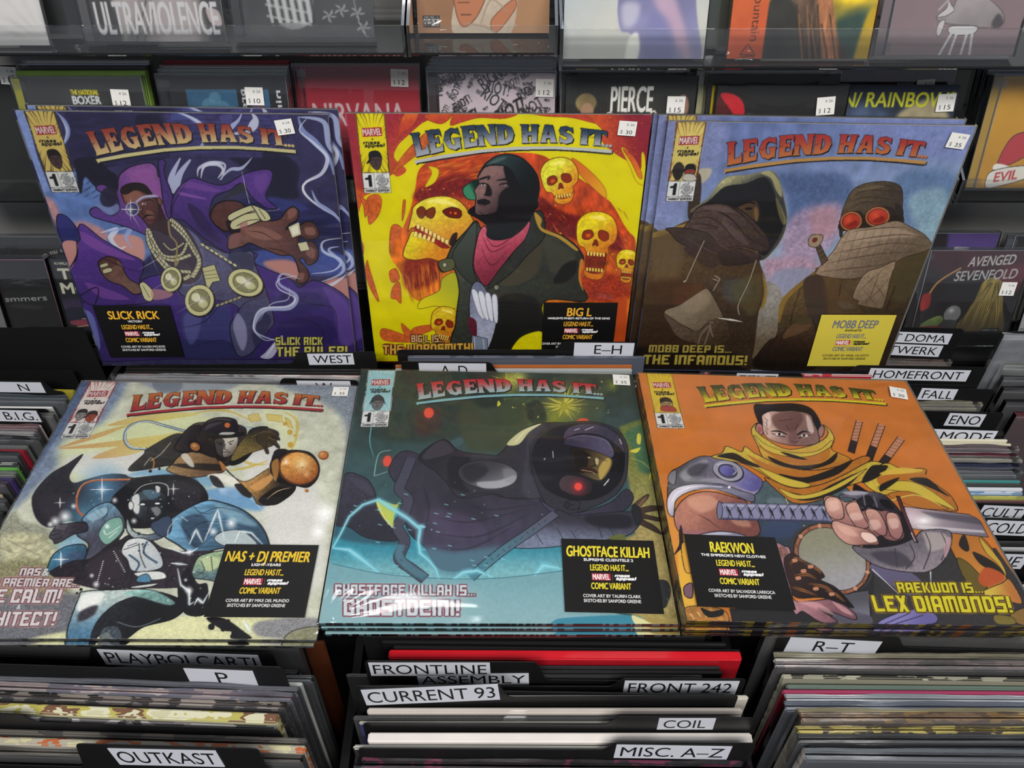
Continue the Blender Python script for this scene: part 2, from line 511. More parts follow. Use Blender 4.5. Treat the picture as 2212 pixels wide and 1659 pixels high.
# ---------------------------------------------------------------- lettering every cover of the series carries
TITLE_GLYPH = {
    'L': '-.02,1 .62,1 .5,.88 .5,.22 .8,.26 .98,.48 1,0 0,0 .1,.1 .1,.88', 'E': '0,1 .92,1 .95,.66 .78,.8 .48,.82 .48,.6 .62,.6 .76,.72 .76,.36 .62,.44 .48,.44 .48,.2 .78,.2 .98,.38 .95,0 0,0 .1,.1 .1,.9',
    'G': '.95,.64 .92,1 .82,.93 .55,1.02 .2,.9 0,.5 .2,.1 .55,-.03 .8,.06 .9,0 .93,.44 1.02,.52 .5,.52 .62,.4 .62,.22 .5,.19 .42,.3 .38,.5 .42,.72 .55,.83 .75,.76',
    'N': '0,1 .42,1 .68,.46 .68,.88 .6,1 1,1 .94,.88 .94,0 .66,0 .32,.55 .32,.1 .4,0 0,0 .08,.1 .08,.88', 'D': '0,1 .55,1 .88,.86 1,.5 .88,.14 .55,0 0,0 .1,.1 .1,.9;.46,.8 .46,.2 .6,.28 .64,.5 .6,.72',
    'H': '0,1 .48,1 .4,.9 .4,.62 .6,.62 .6,.9 .52,1 1,1 .92,.9 .92,.1 1,0 .52,0 .6,.1 .6,.4 .4,.4 .4,.1 .48,0 0,0 .08,.1 .08,.9', 'A': '.26,1 .74,1 .95,.1 1.02,0 .55,0 .63,.12 .6,.24 .38,.24 .35,.12 .43,0 -.02,0 .07,.1;.41,.42 .57,.42 .5,.74',
    'S': '.9,.64 .88,1 .78,.94 .5,1.02 .15,.92 .05,.7 .18,.5 .5,.4 .6,.3 .5,.18 .3,.22 .08,.42 .06,0 .2,.06 .5,-.03 .88,.08 .97,.32 .82,.54 .5,.64 .42,.74 .55,.83 .72,.78', 'I': '0,1 1,1 .85,.9 .85,.1 1,0 0,0 .15,.1 .15,.9',
    'T': '0,1 1,1 1.02,.6 .85,.78 .7,.8 .7,.1 .82,0 .23,0 .34,.1 .34,.8 .18,.78 -.02,.6'}
TITLE_BOX = (('L', '72,180 225,160 270,380 128,412'), ('E', '222,155 375,133 415,350 275,385'), ('G', '385,150 555,112 600,325 430,350'), ('E', '570,112 728,93 752,300 608,325'), ('N', '718,100 922,86 942,290 750,305'),
             ('D', '915,92 1102,90 1112,275 935,292'), ('H', '1165,88 1357,90 1345,268 1180,275'), ('A', '1372,92 1532,95 1532,268 1363,270'), ('S', '1545,98 1707,120 1700,280 1548,275'), ('I', '1765,125 1862,137 1842,290 1755,285'),
             ('T', '1850,135 2032,155 2008,302 1852,295'))
TITLE_VIEW = (870., 250., 2212 / 480.)

def bilin(q, uv):
    """q: corners top left, top right, bottom right, bottom left; uv with v up"""
    u, v = uv[:, :1], 1 - uv[:, 1:]
    return q[0] * (1 - u) * (1 - v) + q[1] * u * (1 - v) + q[2] * u * v + q[3] * (1 - u) * v

def title(S, m, top, bot, bar, ol='15141a'):
    """m takes coordinates of the title drawing into the canvas of sheet S"""
    k = np.linalg.norm(m(np.array([[1000., 200]])) - m(np.array([[1010., 200]]))) / 10
    bt = nums('115,447 400,392 800,335 1150,310 1500,306 1800,322 2082,342 2079,376 1800,352 1500,336 1150,341 800,367 400,427 150,472 132,486')
    S.fill([m(bt) + np.array([10, 12]) * k], ol); S.fill([m(bt)], bar)
    S.ribbon(m(smooth(nums('200,478 400,440 800,380 1150,354 1500,350 1800,366 2070,392'), False)), 5 * k, ol)
    for ch, box in TITLE_BOX:
        q = nums(box)
        polys = [m(bilin(q, nums(c))) for c in TITLE_GLYPH[ch].split(';')]
        for d in ((12, 12), (7, 7)):
            S.fill([p + np.array(d) * k for p in polys], ol)
        for p in polys:
            S.ribbon(np.concatenate([p, p[:1]]), 9 * k, ol)
        a, b = m(q[:2].mean(0)[None])[0], m(q[2:].mean(0)[None])[0]
        keep = S.map; S.map = lambda x: np.asarray(x, float)
        S.fill(polys, (top, bot, [a, b]))
        S.map = keep
        S.ribbon(m(bilin(q, nums('.08,.52 .2,.46 .3,.55'))), 5 * k, ol)
    for x in (1995, 2030, 2065):
        t = np.linspace(0, 6.3, 12)
        c = np.stack([x + 17 * np.cos(t), 298 + (x - 1995) * .07 + 15 * np.sin(t)], 1)
        S.fill([m(c) + 5 * k], ol); S.fill([m(c)], bot)

def corner_box(S, m, col, ray, heads):
    """the strip with the logos and the issue number; m takes (s, t) of the strip into the canvas"""
    keep, kk = S.map, S.k
    S.map = lambda p: m(np.asarray(p, float))
    S.k = np.linalg.norm(m(np.array([[.5, .5]])) - m(np.array([[.51, .5]]))) / .01 / 1.0
    S.P(col, '0,0 1,0 1,.735 0,.735', sm=0)
    R = np.random.RandomState(5)
    for i in range(34):
        a = i / 34 * 6.283 + R.rand() * .12
        c = np.array([.5, .36])
        d = np.array([math.cos(a), math.sin(a) * .42])
        p = c + d * (.42 + .15 * R.rand()); q = c + d * 1.6
        pts = np.clip(np.linspace(p, q, 5), [0, 0], [1, .732])
        S.L(ray, .035 + .03 * R.rand(), pts, .75, sm=0, t=(.1, 1))
    S.P('d7d8d6', '0,.735 1,.735 1,1 0,1', sm=0)
    ln = lambda p: S.L('1a1a1c', .014, p, sm=0)
    for p in ('0,0 0,1', '1,0 1,1', '0,1 1,1', '0,.735 1,.735', '0,.94 1,.94', '.42,.735 .42,.94', '0,0 1,0'):
        ln(p)
    S.P('a3242c', '.15,.178 .86,.168 .865,.276 .155,.284', sm=0)
    S.T('MARVEL', (.18, .268), (.84, .262), (0, -.078), 'ddd8d6', bold=.012)
    S.L('1a1a1c', .015, '.45,.315 .55,.313', sm=0); S.L('1a1a1c', .015, '.5,.297 .5,.331', sm=0)
    S.T('mass', (.16, .375), (.74, .372), (0, -.042), '1a1a1c', bold=.018, shear=.35); S.T('appeal', (.2, .412), (.9, .408), (0, -.042), '1a1a1c', bold=.018, shear=.35)
    for (x, y, sc, skin, hair, kind) in heads:
        S.P(skin, [(x - .2 * sc, y - .06 * sc), (x + .2 * sc, y - .065 * sc), (x + .21 * sc, y + .02 * sc), (x + .12 * sc, y + .1 * sc), (x, y + .12 * sc), (x - .14 * sc, y + .08 * sc), (x - .22 * sc, y + .01 * sc)], k=.02)
        S.P(hair, [(x - .22 * sc, y - .02 * sc), (x - .22 * sc, y - .09 * sc), (x - .1 * sc, y - .12 * sc), (x + .1 * sc, y - .12 * sc), (x + .21 * sc, y - .08 * sc), (x + .21 * sc, y - .03 * sc), (x + .1 * sc, y - .05 * sc), (x - .1 * sc, y - .045 * sc)], k=.015)
        if kind == 'cap':
            S.P(hair, [(x - .2 * sc, y - .03 * sc), (x - .34 * sc, y + .03 * sc), (x - .3 * sc, y + .04 * sc), (x - .18 * sc, y + .01 * sc)])
        if kind == 'hood':
            S.P(hair, [(x - .3 * sc, y + .02 * sc), (x - .14 * sc, y - .13 * sc), (x + .1 * sc, y - .13 * sc), (x + .3 * sc, y + .02 * sc), (x + .16 * sc, y - .04 * sc), (x - .16 * sc, y - .04 * sc)], k=.015)
        if kind in ('scarf', 'wrap'):
            S.P('a8443c' if kind == 'scarf' else 'b9b4a8', [(x - .26 * sc, y + .11 * sc), (x - .2 * sc, y + .03 * sc), (x + .2 * sc, y + .04 * sc), (x + .32 * sc, y + .12 * sc), (x, y + .135 * sc)], k=.015)
        else:
            S.L('1a1214', .02 * sc, [(x - .08 * sc, y + .065 * sc), (x + .08 * sc, y + .06 * sc)])
        if kind == 'wrap':
            for d in (-.1, .1): S.E('b02a20', x + d * sc, y - .01 * sc, .08 * sc, .028 * sc)
        else:
            for d in (-.1, .09): S.L('120c0e', .03 * sc, [(x + d * sc - .06 * sc, y - .012 * sc), (x + d * sc + .06 * sc, y - .01 * sc)])
            S.L('120c0e', .018 * sc, [(x, y), (x - .02 * sc, y + .035 * sc), (x + .04 * sc, y + .036 * sc)])
    S.P('141416', '.09,.8 .19,.795 .23,.762 .33,.762 .33,.918 .21,.918 .21,.825 .09,.828', sm=0)
    S.E('85878a', .71, .836, .14, .046); S.E('5a5c60', .71, .838, .17, .054, k=.012, kc='5a5c60', a=.0)
    for a in np.linspace(-1, 1, 5): S.L('d0d1d0', .01, [(.71 - .13, .836 + a * .03), (.71 + .13, .836 + a * .03)], .7)
    ring = 'WORLD  RENOWNED '
    for i, ch in enumerate(ring):
        if ch == ' ': continue
        a = -math.pi * .95 + i / len(ring) * 2 * math.pi
        c = np.array([.71 + .215 * math.cos(a), .836 + .07 * math.sin(a)]); d = np.array([-math.sin(a) * .03, math.cos(a) * .0095]); u = np.array([math.cos(a) * .055, math.sin(a) * .018])
        S.T(ch, c - d - u * .5, c + d - u * .5, u, '3a3a3e', bold=.008)
    S.T('AUTHORITY', (.54, .934), (.88, .934), (0, -.014), '2a2a2e', bold=.006); S.T('APPROVED BY THE', (.54, .755), (.9, .755), (0, -.009), '4a4a4e')
    S.T('VARIANT EDITION', (.06, .985), (.94, .985), (0, -.03), '18181a', bold=.012)
    S.map, S.k = keep, kk

def info_art(S, bg, c1, c2, c3, name, sub, credit):
    """a hype sticker, 100 wide and 86 high"""
    S.P(bg, '0,0 100,0 100,86 0,86', sm=0)
    cx = 49
    def line(t, y, h, w, c, b=0, sh=0): S.T(t, (cx - w / 2, y), (cx + w / 2, y), (0, -h), c, bold=b, shear=sh)
    line(name, 21.5, 12.5, min(88, len(name) * 6.6), c1, .9, .05)
    line(sub, 26.8, 3.0, min(84, len(sub) * 2.75), c2, .5)
    line('LEGEND HAS IT...', 38, 7, 40, c1, .5, .05)
    S.P('a8243a', '30,41.5 49.5,41.5 49.5,49.5 30,49.5', sm=0); S.T('MARVEL', (31, 48.6), (48.5, 48.6), (0, -6.2), 'e0dcd8', bold=.5)
    S.L('6a6a6a', .4, '51.5,42 51.5,49.5', sm=0)
    S.T('mass', (54, 45), (69, 45), (0, -3.0), c3, bold=.9, shear=.35); S.T('appeal', (55, 48.5), (75, 48.5), (0, -3.2), c3, bold=.9, shear=.35)
    line('COMIC VARIANT', 59.5, 7, 41, c1, .5, .05)
    line(credit, 69, 3.4, len(credit) * 2.35, c2, .25); line('SKETCHES BY SANFORD GREENE', 74.5, 3.4, 58, c2, .25)
# ---------------------------------------------------------------- the printed pictures (coordinates of an enlarged view of each cover)
def art_purple(S):
    P, L, E = S.P, S.L, S.E
    P('35325f', '60,40 2000,40 2200,1560 560,1560', sm=0, tex=.16, cell=40)
    # night wall, bricks and windows
    P('2a2750', '380,50 1000,50 1000,330 420,420', sm=0, tex=.25, cell=(60, 20))
    P('3f3c78', '960,60 1700,60 1700,130 1560,330 1000,300', sm=0, tex=.25, cell=(50, 18), soft=20)
    for y in range(75, 330, 28):
        L('22203f', 2.5, [(950, y), (1250, y + 4), (1680, y + 12)], .7)
        for x in range(960 + (y % 3) * 17, 1680, 62):
            L('22203f', 2.5, [(x, y), (x + 4, y + 28)], .6, sm=0)
    P('1b1c3a', '800,90 850,75 930,80 950,150 810,150', tex=.2)
    P('4a55a0', '1010,60 1090,60 1110,110 1000,110', sm=0, a=.7); P('56509a', '1290,80 1360,75 1370,140 1300,140', sm=0, a=.6)
    P('1e1d3c', '1340,330 1700,330 1760,560 1620,620 1500,560 1480,420', sm=0, tex=.3, soft=12)
    P('23245a', '1500,560 1950,640 2010,760 2010,900 1480,900 1300,700', tex=.35, cell=(120, 14), soft=14)
    P('3c4796', '1560,560 1760,590 1800,640 1640,640', a=.6, soft=16); P('3f52a4', '1500,880 1800,860 2010,900 2030,1010 1700,1010 1500,960', soft=16, tex=.15)
    P('1a1a36', '1540,300 1700,330 1760,420 1700,560 1600,520', soft=8, a=.8)
    # left sky
    P('7f97d2', '80,50 150,50 215,300 300,530 330,660 250,560 140,260', soft=6, tex=.12)
    P('5e7fc0', '395,380 540,470 640,590 720,740 860,760 880,900 700,960 330,700 270,560 300,520 440,520', soft=14, tex=.14, cell=40)
    P('cb8f8b', '265,560 330,600 380,720 480,700 590,740 640,800 560,860 440,860 330,720', soft=22, a=.9, tex=.12)
    P('cf9690', '660,780 830,800 845,930 760,900 680,840', soft=10)
    P('c58780', '1550,940 1700,930 1800,1000 1790,1060 1600,990', soft=18); P('c0807c', '1900,1060 2050,1040 2060,1200 1960,1160', soft=14)
    P('1a1930', '440,340 560,330 640,400 690,440 690,520 640,540 560,500 500,440 480,540 460,500 450,420', soft=5, tex=.3)
    for i in range(26):
        x = 440 + (i * 37) % 200; y = 330 + (i * 53) % 220
        L('1b1a33', 4, [(x, y), (x - 40, y + 28)], .75, t=(.1, .6), sm=0)
    # smoke
    for w, c, p in ((26, '93a6da', '330,60 385,120 400,200 360,270'), (14, 'b3c0e6', '350,80 395,170 370,260'), (30, '9fb0de', '1030,60 1110,90 1180,140 1200,230 1150,290'),
                    (20, 'cdd5ee', '1060,66 1150,110 1200,170 1190,250'), (24, 'b9c5e8', '1420,70 1400,110 1360,150 1330,200 1340,250'), (46, 'd6dbef', '1480,70 1500,110 1460,170 1370,190'),
                    (54, 'c5cdec', '1060,330 1010,440 1020,520 1060,420 1120,340'), (26, 'e3e7f4', '1180,450 1200,380 1270,365 1310,400 1280,450'), (22, 'd5dbf0', '1160,440 1170,390 1240,360 1320,370 1300,460'),
                    (22, 'c3cdee', '1480,330 1420,390 1350,400 1290,460'), (40, '8ea2dc', '1750,90 1780,170 1850,240 1930,330 1960,430'), (22, 'dbe1f4', '1800,100 1760,170 1850,250 1920,330 1890,420 1800,470 1780,520 1850,600'),
                    (16, 'eef0fa', '1880,440 1790,480 1790,540 1880,620 1990,680'), (30, 'a9b8e6', '1830,520 1870,600 1960,660 2010,720'), (34, 'b2bfe8', '1750,90 1900,120 1930,260 1990,330'),
                    (30, 'dfe4f5', '590,770 690,745 650,800 700,860 740,850'), (26, '9db1e2', '620,770 760,740 740,800 780,860'), (20, 'cfd7f0', '2010,800 1900,820 1900,880 2000,930 1960,990 1830,1010'),
                    (26, 'b9c6ea', '1990,850 1930,870 2010,950 2000,1010 1880,1060'), (24, 'd4dbf0', '2040,1010 1930,1080 1820,1060')):
        L(c, w, p, .85, t=(.1, .15), soft=2)
    # collar of the cloak
    ink = dict(k=7, kc='1f1733')
    P(('8a4d9d', '5a3590', '900,400 640,760'), '690,560 660,548 600,534 565,512 580,488 622,492 660,530 690,520 700,440 745,395 800,372 880,360 920,390 930,440 960,460 1000,620 990,700 900,790 760,740 600,694 540,672 530,640 560,620 605,640 655,668 700,640 700,600', tex=.12, **ink)
    P('a05aa6', '760,420 880,390 920,470 960,600 940,700 860,600 800,520', a=.55, soft=20)
    E('26203a', 640, 560, 52, 62, .3, a=.9, soft=8); P('7d8cc4', '560,600 640,620 690,600 700,640 640,665', a=.8, soft=6)
    P('4b2f80', '930,350 972,352 966,420 1010,540 1022,640 990,682 962,600 946,480', tex=.15, **ink)
    P('3a2468', '700,690 860,770 1000,700 1100,820 960,860', a=.0)
    P(('5a3593', '3d2673', '1200,450 1250,800'), '1010,590 1040,520 1090,470 1140,448 1300,490 1440,422 1560,397 1600,422 1590,480 1560,560 1625,622 1560,622 1480,560 1420,480 1350,520 1260,560 1230,660 1260,720 1330,790 1345,890 1200,800 1080,700 1012,680', tex=.14, **ink)
    P('7a46a4', '1060,500 1120,470 1290,520 1250,530 1120,510', a=.8, soft=4); P('8f56b4', '1060,530 1200,565 1190,572 1060,548', a=.8)
    P('33215e', '1100,600 1180,640 1260,760 1300,830 1180,760', soft=8); P('6a3f9c', '1500,440 1570,420 1570,480 1530,540 1490,480', soft=8)
    P('32343f', '1245,640 1300,575 1420,480 1440,520 1350,560 1280,600', soft=3)
    # cloak and coat below
    P(('4a2f8e', '35246c', '900,1000 1100,1480'), '480,1180 760,1170 830,1050 1000,1000 1480,890 1500,950 1700,1040 1760,1090 1860,1050 2060,1180 2110,1480 1000,1510 575,1510 520,1300', tex=.12, cell=60, **ink)
    P('6a4aa8', '1900,1090 2040,1180 2080,1400 2000,1420 1960,1230', a=.7, soft=18); P('2b1f60', '1640,1300 1900,1260 1960,1400 1700,1460', soft=20, a=.8)
    P('25285f', '1600,1150 1850,1120 1900,1200 1700,1260', a=.5, soft=18)
    P('3a3a7c', '1080,1230 1330,1190 1360,1320 1400,1440 1120,1440', soft=6); P('2c2c63', '1060,1400 1400,1420 1500,1500 1080,1500', soft=4)
    P('6a6ab0', '1080,1260 1180,1240 1160,1380 1110,1420', a=.5, soft=10)
    # sleeve with the raised fist
    P(('5b349a', '43297c', '500,780 720,1150'), '455,910 470,720 600,806 740,886 834,932 842,990 822,1060 900,1112 885,1172 760,1192 560,1195 480,1150 412,988', tex=.12, **ink)
    P(('2f3184', '262a6c', '340,680 460,820'), '334,690 350,660 400,680 456,750 467,816 380,826 344,760', **ink)
    P('8a4bab', '480,760 640,850 800,930 640,900 500,830', a=.7, soft=6); P('7f46a4', '500,1060 660,1110 760,1160 600,1150', a=.7, soft=6)
    P('c98c84', '368,832 452,824 452,900 408,982'); L('1f1733', 7, '452,822 452,900 408,984')
    P('6d7cc0', '480,1240 545,1250 590,1420 560,1450', a=.8, soft=5)
    L('1f1733', 7, '470,1140 560,1090 580,1120 560,1190')
    # jacket, shirt
    P(('62608a', '4a4a72', '1100,850 1200,1200'), '960,830 1180,830 1345,890 1475,880 1500,960 1560,1100 1610,1280 1580,1340 1470,1480 1390,1480 1350,1320 1400,1210 1250,1160 1080,1140 1010,1040 930,900', tex=.14, **ink)
    P('3e3e60', '1340,900 1470,890 1490,980 1400,1040', soft=5); P('8a8ab2', '1390,1240 1440,1300 1450,1400 1420,1460 1370,1330', soft=8); P('33335a', '1480,1280 1560,1240 1590,1300 1500,1440', soft=8)
    P('6a6a96', '900,760 1000,700 1180,820 1180,1040 1020,1060', soft=3)
    # head
    P(('7d4b40', '4b2a2b', '740,540 960,700'), '713,520 726,500 800,484 860,500 902,552 938,602 962,660 990,722 990,782 930,756 882,742 850,704 800,652 742,606 720,562', k=6, kc='1c1216', tex=.12)
    P('9a6353', '735,545 800,525 850,560 800,590 760,610', a=.8, soft=8); P('8d5a4c', '860,640 900,650 900,700 870,690', a=.8, soft=5); P('3c2023', '940,610 965,680 980,760 930,745 925,680', soft=6)
    P('241718', '708,535 716,500 770,476 845,482 890,530 905,570 870,548 800,520 745,545', tex=.3)
    L('b2accf', 13, '800,592 840,562 900,552 928,560'); L('8b84b4', 5, '810,590 850,566 925,560')
    E('3d3a72', 778, 630, 37, 38, k=7, kc='a79fc6'); E('23223f', 780, 634, 18, 18)
    L('150e12', 6, '835,585 880,575 905,590', t=(.2, .4)); E('e5dcd8', 845, 600, 12, 6); E('150e12', 847, 600, 5, 5)
    L('2a1518', 5, '850,612 832,650 845,662', t=(.3, 1)); L('1a0f12', 11, '838,690 862,668 905,668', t=(.3, .3)); P('6f3a3e', '860,690 905,684 890,715 866,712'); L('1a0f12', 4, '862,700 902,696')
    L('1c1216', 6, '915,560 930,600 940,640'); E('7a483f', 938, 585, 13, 24, -.4, k=4)
    L('f6f4ff', 3, '730,590 830,750', .9, sm=0, t=(.1, .1)); S.star(768, 632, 70)
    # ropes of chain
    P('40303a', '870,740 1000,690 1110,760 1190,920 1170,1040 1080,1070 960,990 890,880', a=.75)
    for a, b in (('870,745 880,840 960,960 1060,1040 1130,1010', 24), ('880,760 920,880 1010,980 1120,1000', 22), ('1000,690 1060,740 1120,830 1170,940 1130,1030', 26), ('1010,720 1090,800 1150,900', 18),
                 ('900,860 1000,930 1120,900', 20), ('895,800 960,900 1060,900 1100,830', 16), ('960,830 1010,870 1080,830', 12)):
        L('2a2530', b + 8, a); L('b9b48c', b, a); L('e0dcbc', b * .35, a, .8)
        q = smooth(nums(a), False, 10)
        for i in range(2, len(q) - 1, 2):
            d = q[i + 1] - q[i - 1]; d = d / np.linalg.norm(d); m = np.array([-d[1], d[0]])
            L('4c4634', 3, [q[i] - m * b * .45 - d * 6, q[i] + m * b * .45 + d * 6], sm=0)
    L('a08a5a', 10, '990,700 1000,780 1040,840 1030,960 1050,930'); L('d9d4a8', 8, '1180,840 1300,900 1390,970'); L('2a2530', 3, '1170,850 1290,915 1380,985')
    for i in range(8):
        E('cfcba2', 1190 + i * 27, 840 + i * 17, 16, 9, .6, k=4, kc='2a2530')
    for x, y, rx, ry in ((1006, 1042, 62, 74), (1172, 1166, 86, 92), (1442, 1062, 106, 78)):
        r = .35 if x > 1400 else .15
        E('2a2530', x + 5, y + 5, rx + 5, ry + 5, r); E('d8d49a', x, y, rx, ry, r, k=5, kc='2a2530'); E('8e8d60', x, y, rx * .72, ry * .72, r, k=4, kc='4b4733')
        E('e4e2bd', x - rx * .25, y - ry * .2, rx * .3, ry * .28, r); E('c9c78f', x + rx * .25, y + ry * .22, rx * .32, ry * .26, r); L('55523c', 4, [(x - rx * .5, y + ry * .3), (x + rx * .5, y - ry * .3)])
        S.glow('ffffff', x + rx * .1, y, rx * .5, .8)
    for x, y, r in ((1006, 1042, 130), (1172, 1166, 150), (1440, 1060, 120), (900, 940, 90)):
        L('f2f1fa', 3, [(x - r, y + r * .55), (x + r * .8, y - r * .45)], .8, sm=0, t=(.1, .1)); L('f2f1fa', 3, [(x - r * .4, y - r), (x + r * .45, y + r)], .6, sm=0, t=(.1, .1))
    for i in range(6):
        E('a7a27c', 1280 + i * 25, 1195 - i * 9, 15, 9, -.4, k=4, kc='2a2530')
    P('cbc68f', '1185,975 1260,955 1295,1050 1250,1060 1230,1095 1210,1080', sm=0, k=5); L('4c4634', 3, '1195,1000 1275,985;1200,1020 1285,1010;1205,1040 1290,1030')
    # fist
    P(('5a3430', '7a5a4e', '600,920 720,1100'), '578,950 596,925 640,908 700,930 722,975 760,1040 830,1080 850,1110 790,1130 720,1080 660,1060 606,1020', k=7, kc='1c1216', tex=.15)
    for p in ('590,958 632,940 640,990 606,1010', '640,990 690,960 700,1000 660,1030', '690,930 720,960 715,990 695,970'):
        P('80584c', p, a=.8, soft=3)
    P('c6c093', '606,985 650,975 660,995 612,1008', k=4); P('c6c093', '588,958 628,946 636,962 596,975', k=4)
    P('d2ce9c', '820,1070 850,1060 905,1120 890,1170 850,1160 830,1110', k=6); L('4c4634', 4, '840,1080 880,1150'); P('c98c84', '900,1100 1010,1120 990,1150 900,1160', a=.7)
    # reaching arm and hand
    P('5d3634', '1240,690 1262,610 1340,580 1420,596 1440,650 1400,740 1320,760', k=9, kc='1c1216', tex=.15); P('241a24', '1330,700 1420,690 1430,780 1360,780', soft=6)
    P(('7b5048', '5a3434', '1450,720 1850,800'), '1400,700 1560,700 1640,690 1680,640 1720,616 1752,640 1745,690 1700,720 1680,750 1745,735 1800,705 1845,715 1872,770 1860,800 1800,808 1760,790 1760,830 1830,820 1868,870 1862,930 1810,960 1780,920 1760,930 1808,990 1812,1040 1770,1072 1740,1050 1756,1010 1720,910 1640,900 1540,860 1470,830 1420,850 1350,868 1336,840 1360,780 1410,760', k=7, kc='1c1216', tex=.16)
    for p in ('1440,740 1560,740 1660,800 1560,810 1470,790', '1690,640 1725,628 1740,660 1700,690', '1790,740 1840,740 1850,780 1800,780', '1800,850 1850,870 1840,920 1800,900', '1750,1010 1790,1010 1770,1055'):
        P('9b6a5c', p, a=.75, soft=8)
    for p in ('1700,760 1740,800 1740,860', '1540,860 1640,870 1700,900', '1680,750 1720,745', '1400,790 1440,840', '1450,760 1540,770 1640,830', '1690,660 1735,690', '1780,930 1830,900'):
        L('2b1719', 5, p, t=(.2, .3))
    P('8f5a56', '1690,640 1730,625 1742,652 1700,680', a=.7, soft=3); P('8a5a5a', '1345,790 1410,770 1400,840 1350,860', a=.8, soft=4)
    for p in ('1690,735 1755,705 1770,780 1715,800', '1745,830 1800,820 1820,870 1765,880', ):
        P('d8d3a8', p, sm=0, k=5); 
    P('ece9d8', '1705,742 1745,725 1755,770 1722,785', sm=0)
    for i, p in enumerate(('1346,662 1480,606 1500,640 1362,700', '1362,700 1500,640 1540,690 1378,752')):
        P('cfcb9a', p, k=6)
    P('cfcb9a', '1480,606 1560,640 1590,690 1540,700 1500,640', k=6); L('403a2c', 5, '1380,690 1440,660 1500,650;1390,730 1450,700 1530,690;1520,630 1560,690'); P('b0626a', '1410,720 1450,700 1450,740 1415,750', a=.6, soft=3)
    L('dfe0ee', 3, '1420,410 1440,500 1465,600', .8); L('dfe0ee', 2.5, '1465,640 1600,640 1640,630', .7)
    # folds
    for p in ('560,900 700,960 820,1000', '520,1000 640,1060', '1100,600 1180,720 1260,790', '1450,560 1540,600', '1060,1330 1200,1290 1300,1180', '1600,1100 1800,1180 1960,1220 1980,1400', '1360,1300 1440,1180 1560,1150', '1120,1440 1300,1400 1390,1460', '1700,1260 1880,1320 1900,1460', '1010,690 1020,600 1090,480'):
        L('1f1733', 6, p, .9, t=(.15, .25))
    for w, c, p in ((30, 'b9c3e6', '1760,1040 1660,1010 1640,1070 1740,1140 1700,1210 1560,1220 1500,1290 1500,1350 1580,1390 1700,1420'), (14, 'e1e6f5', '1740,1020 1630,1050 1640,1100 1730,1150 1690,1200 1530,1220 1490,1330 1560,1400 1640,1380'),
                    (12, 'cfd6ee', '1640,1380 1600,1440 1560,1500'), (10, 'b9c3e6', '1700,1090 1690,1160 1590,1190 1520,1290')):
        L(c, w, p, .8, t=(.2, .2), soft=2)
    P('e1e6f5', '1530,1500 1560,1470 1640,1380 1660,1390 1600,1500', a=.75, soft=2)
    caption(S, 'SLICK RICK', (1618, 1428), (1895, 1428), 46, 'd6cf5e', '1a1620', 12); caption(S, 'THE RULER!', (1622, 1496), (2040, 1490), 56, 'd6cf5e', '1a1620', 12)

def caption(S, txt, A, B, h, c, ol, w, ol2=None, w2=0, shear=0.0):
    up = (-shear * -h, -h)
    if ol2:
        S.T(txt, A, B, up, c, ol2, w2 + w, font='block')
    S.T(txt, A, B, up, c, ol, w, font='block')

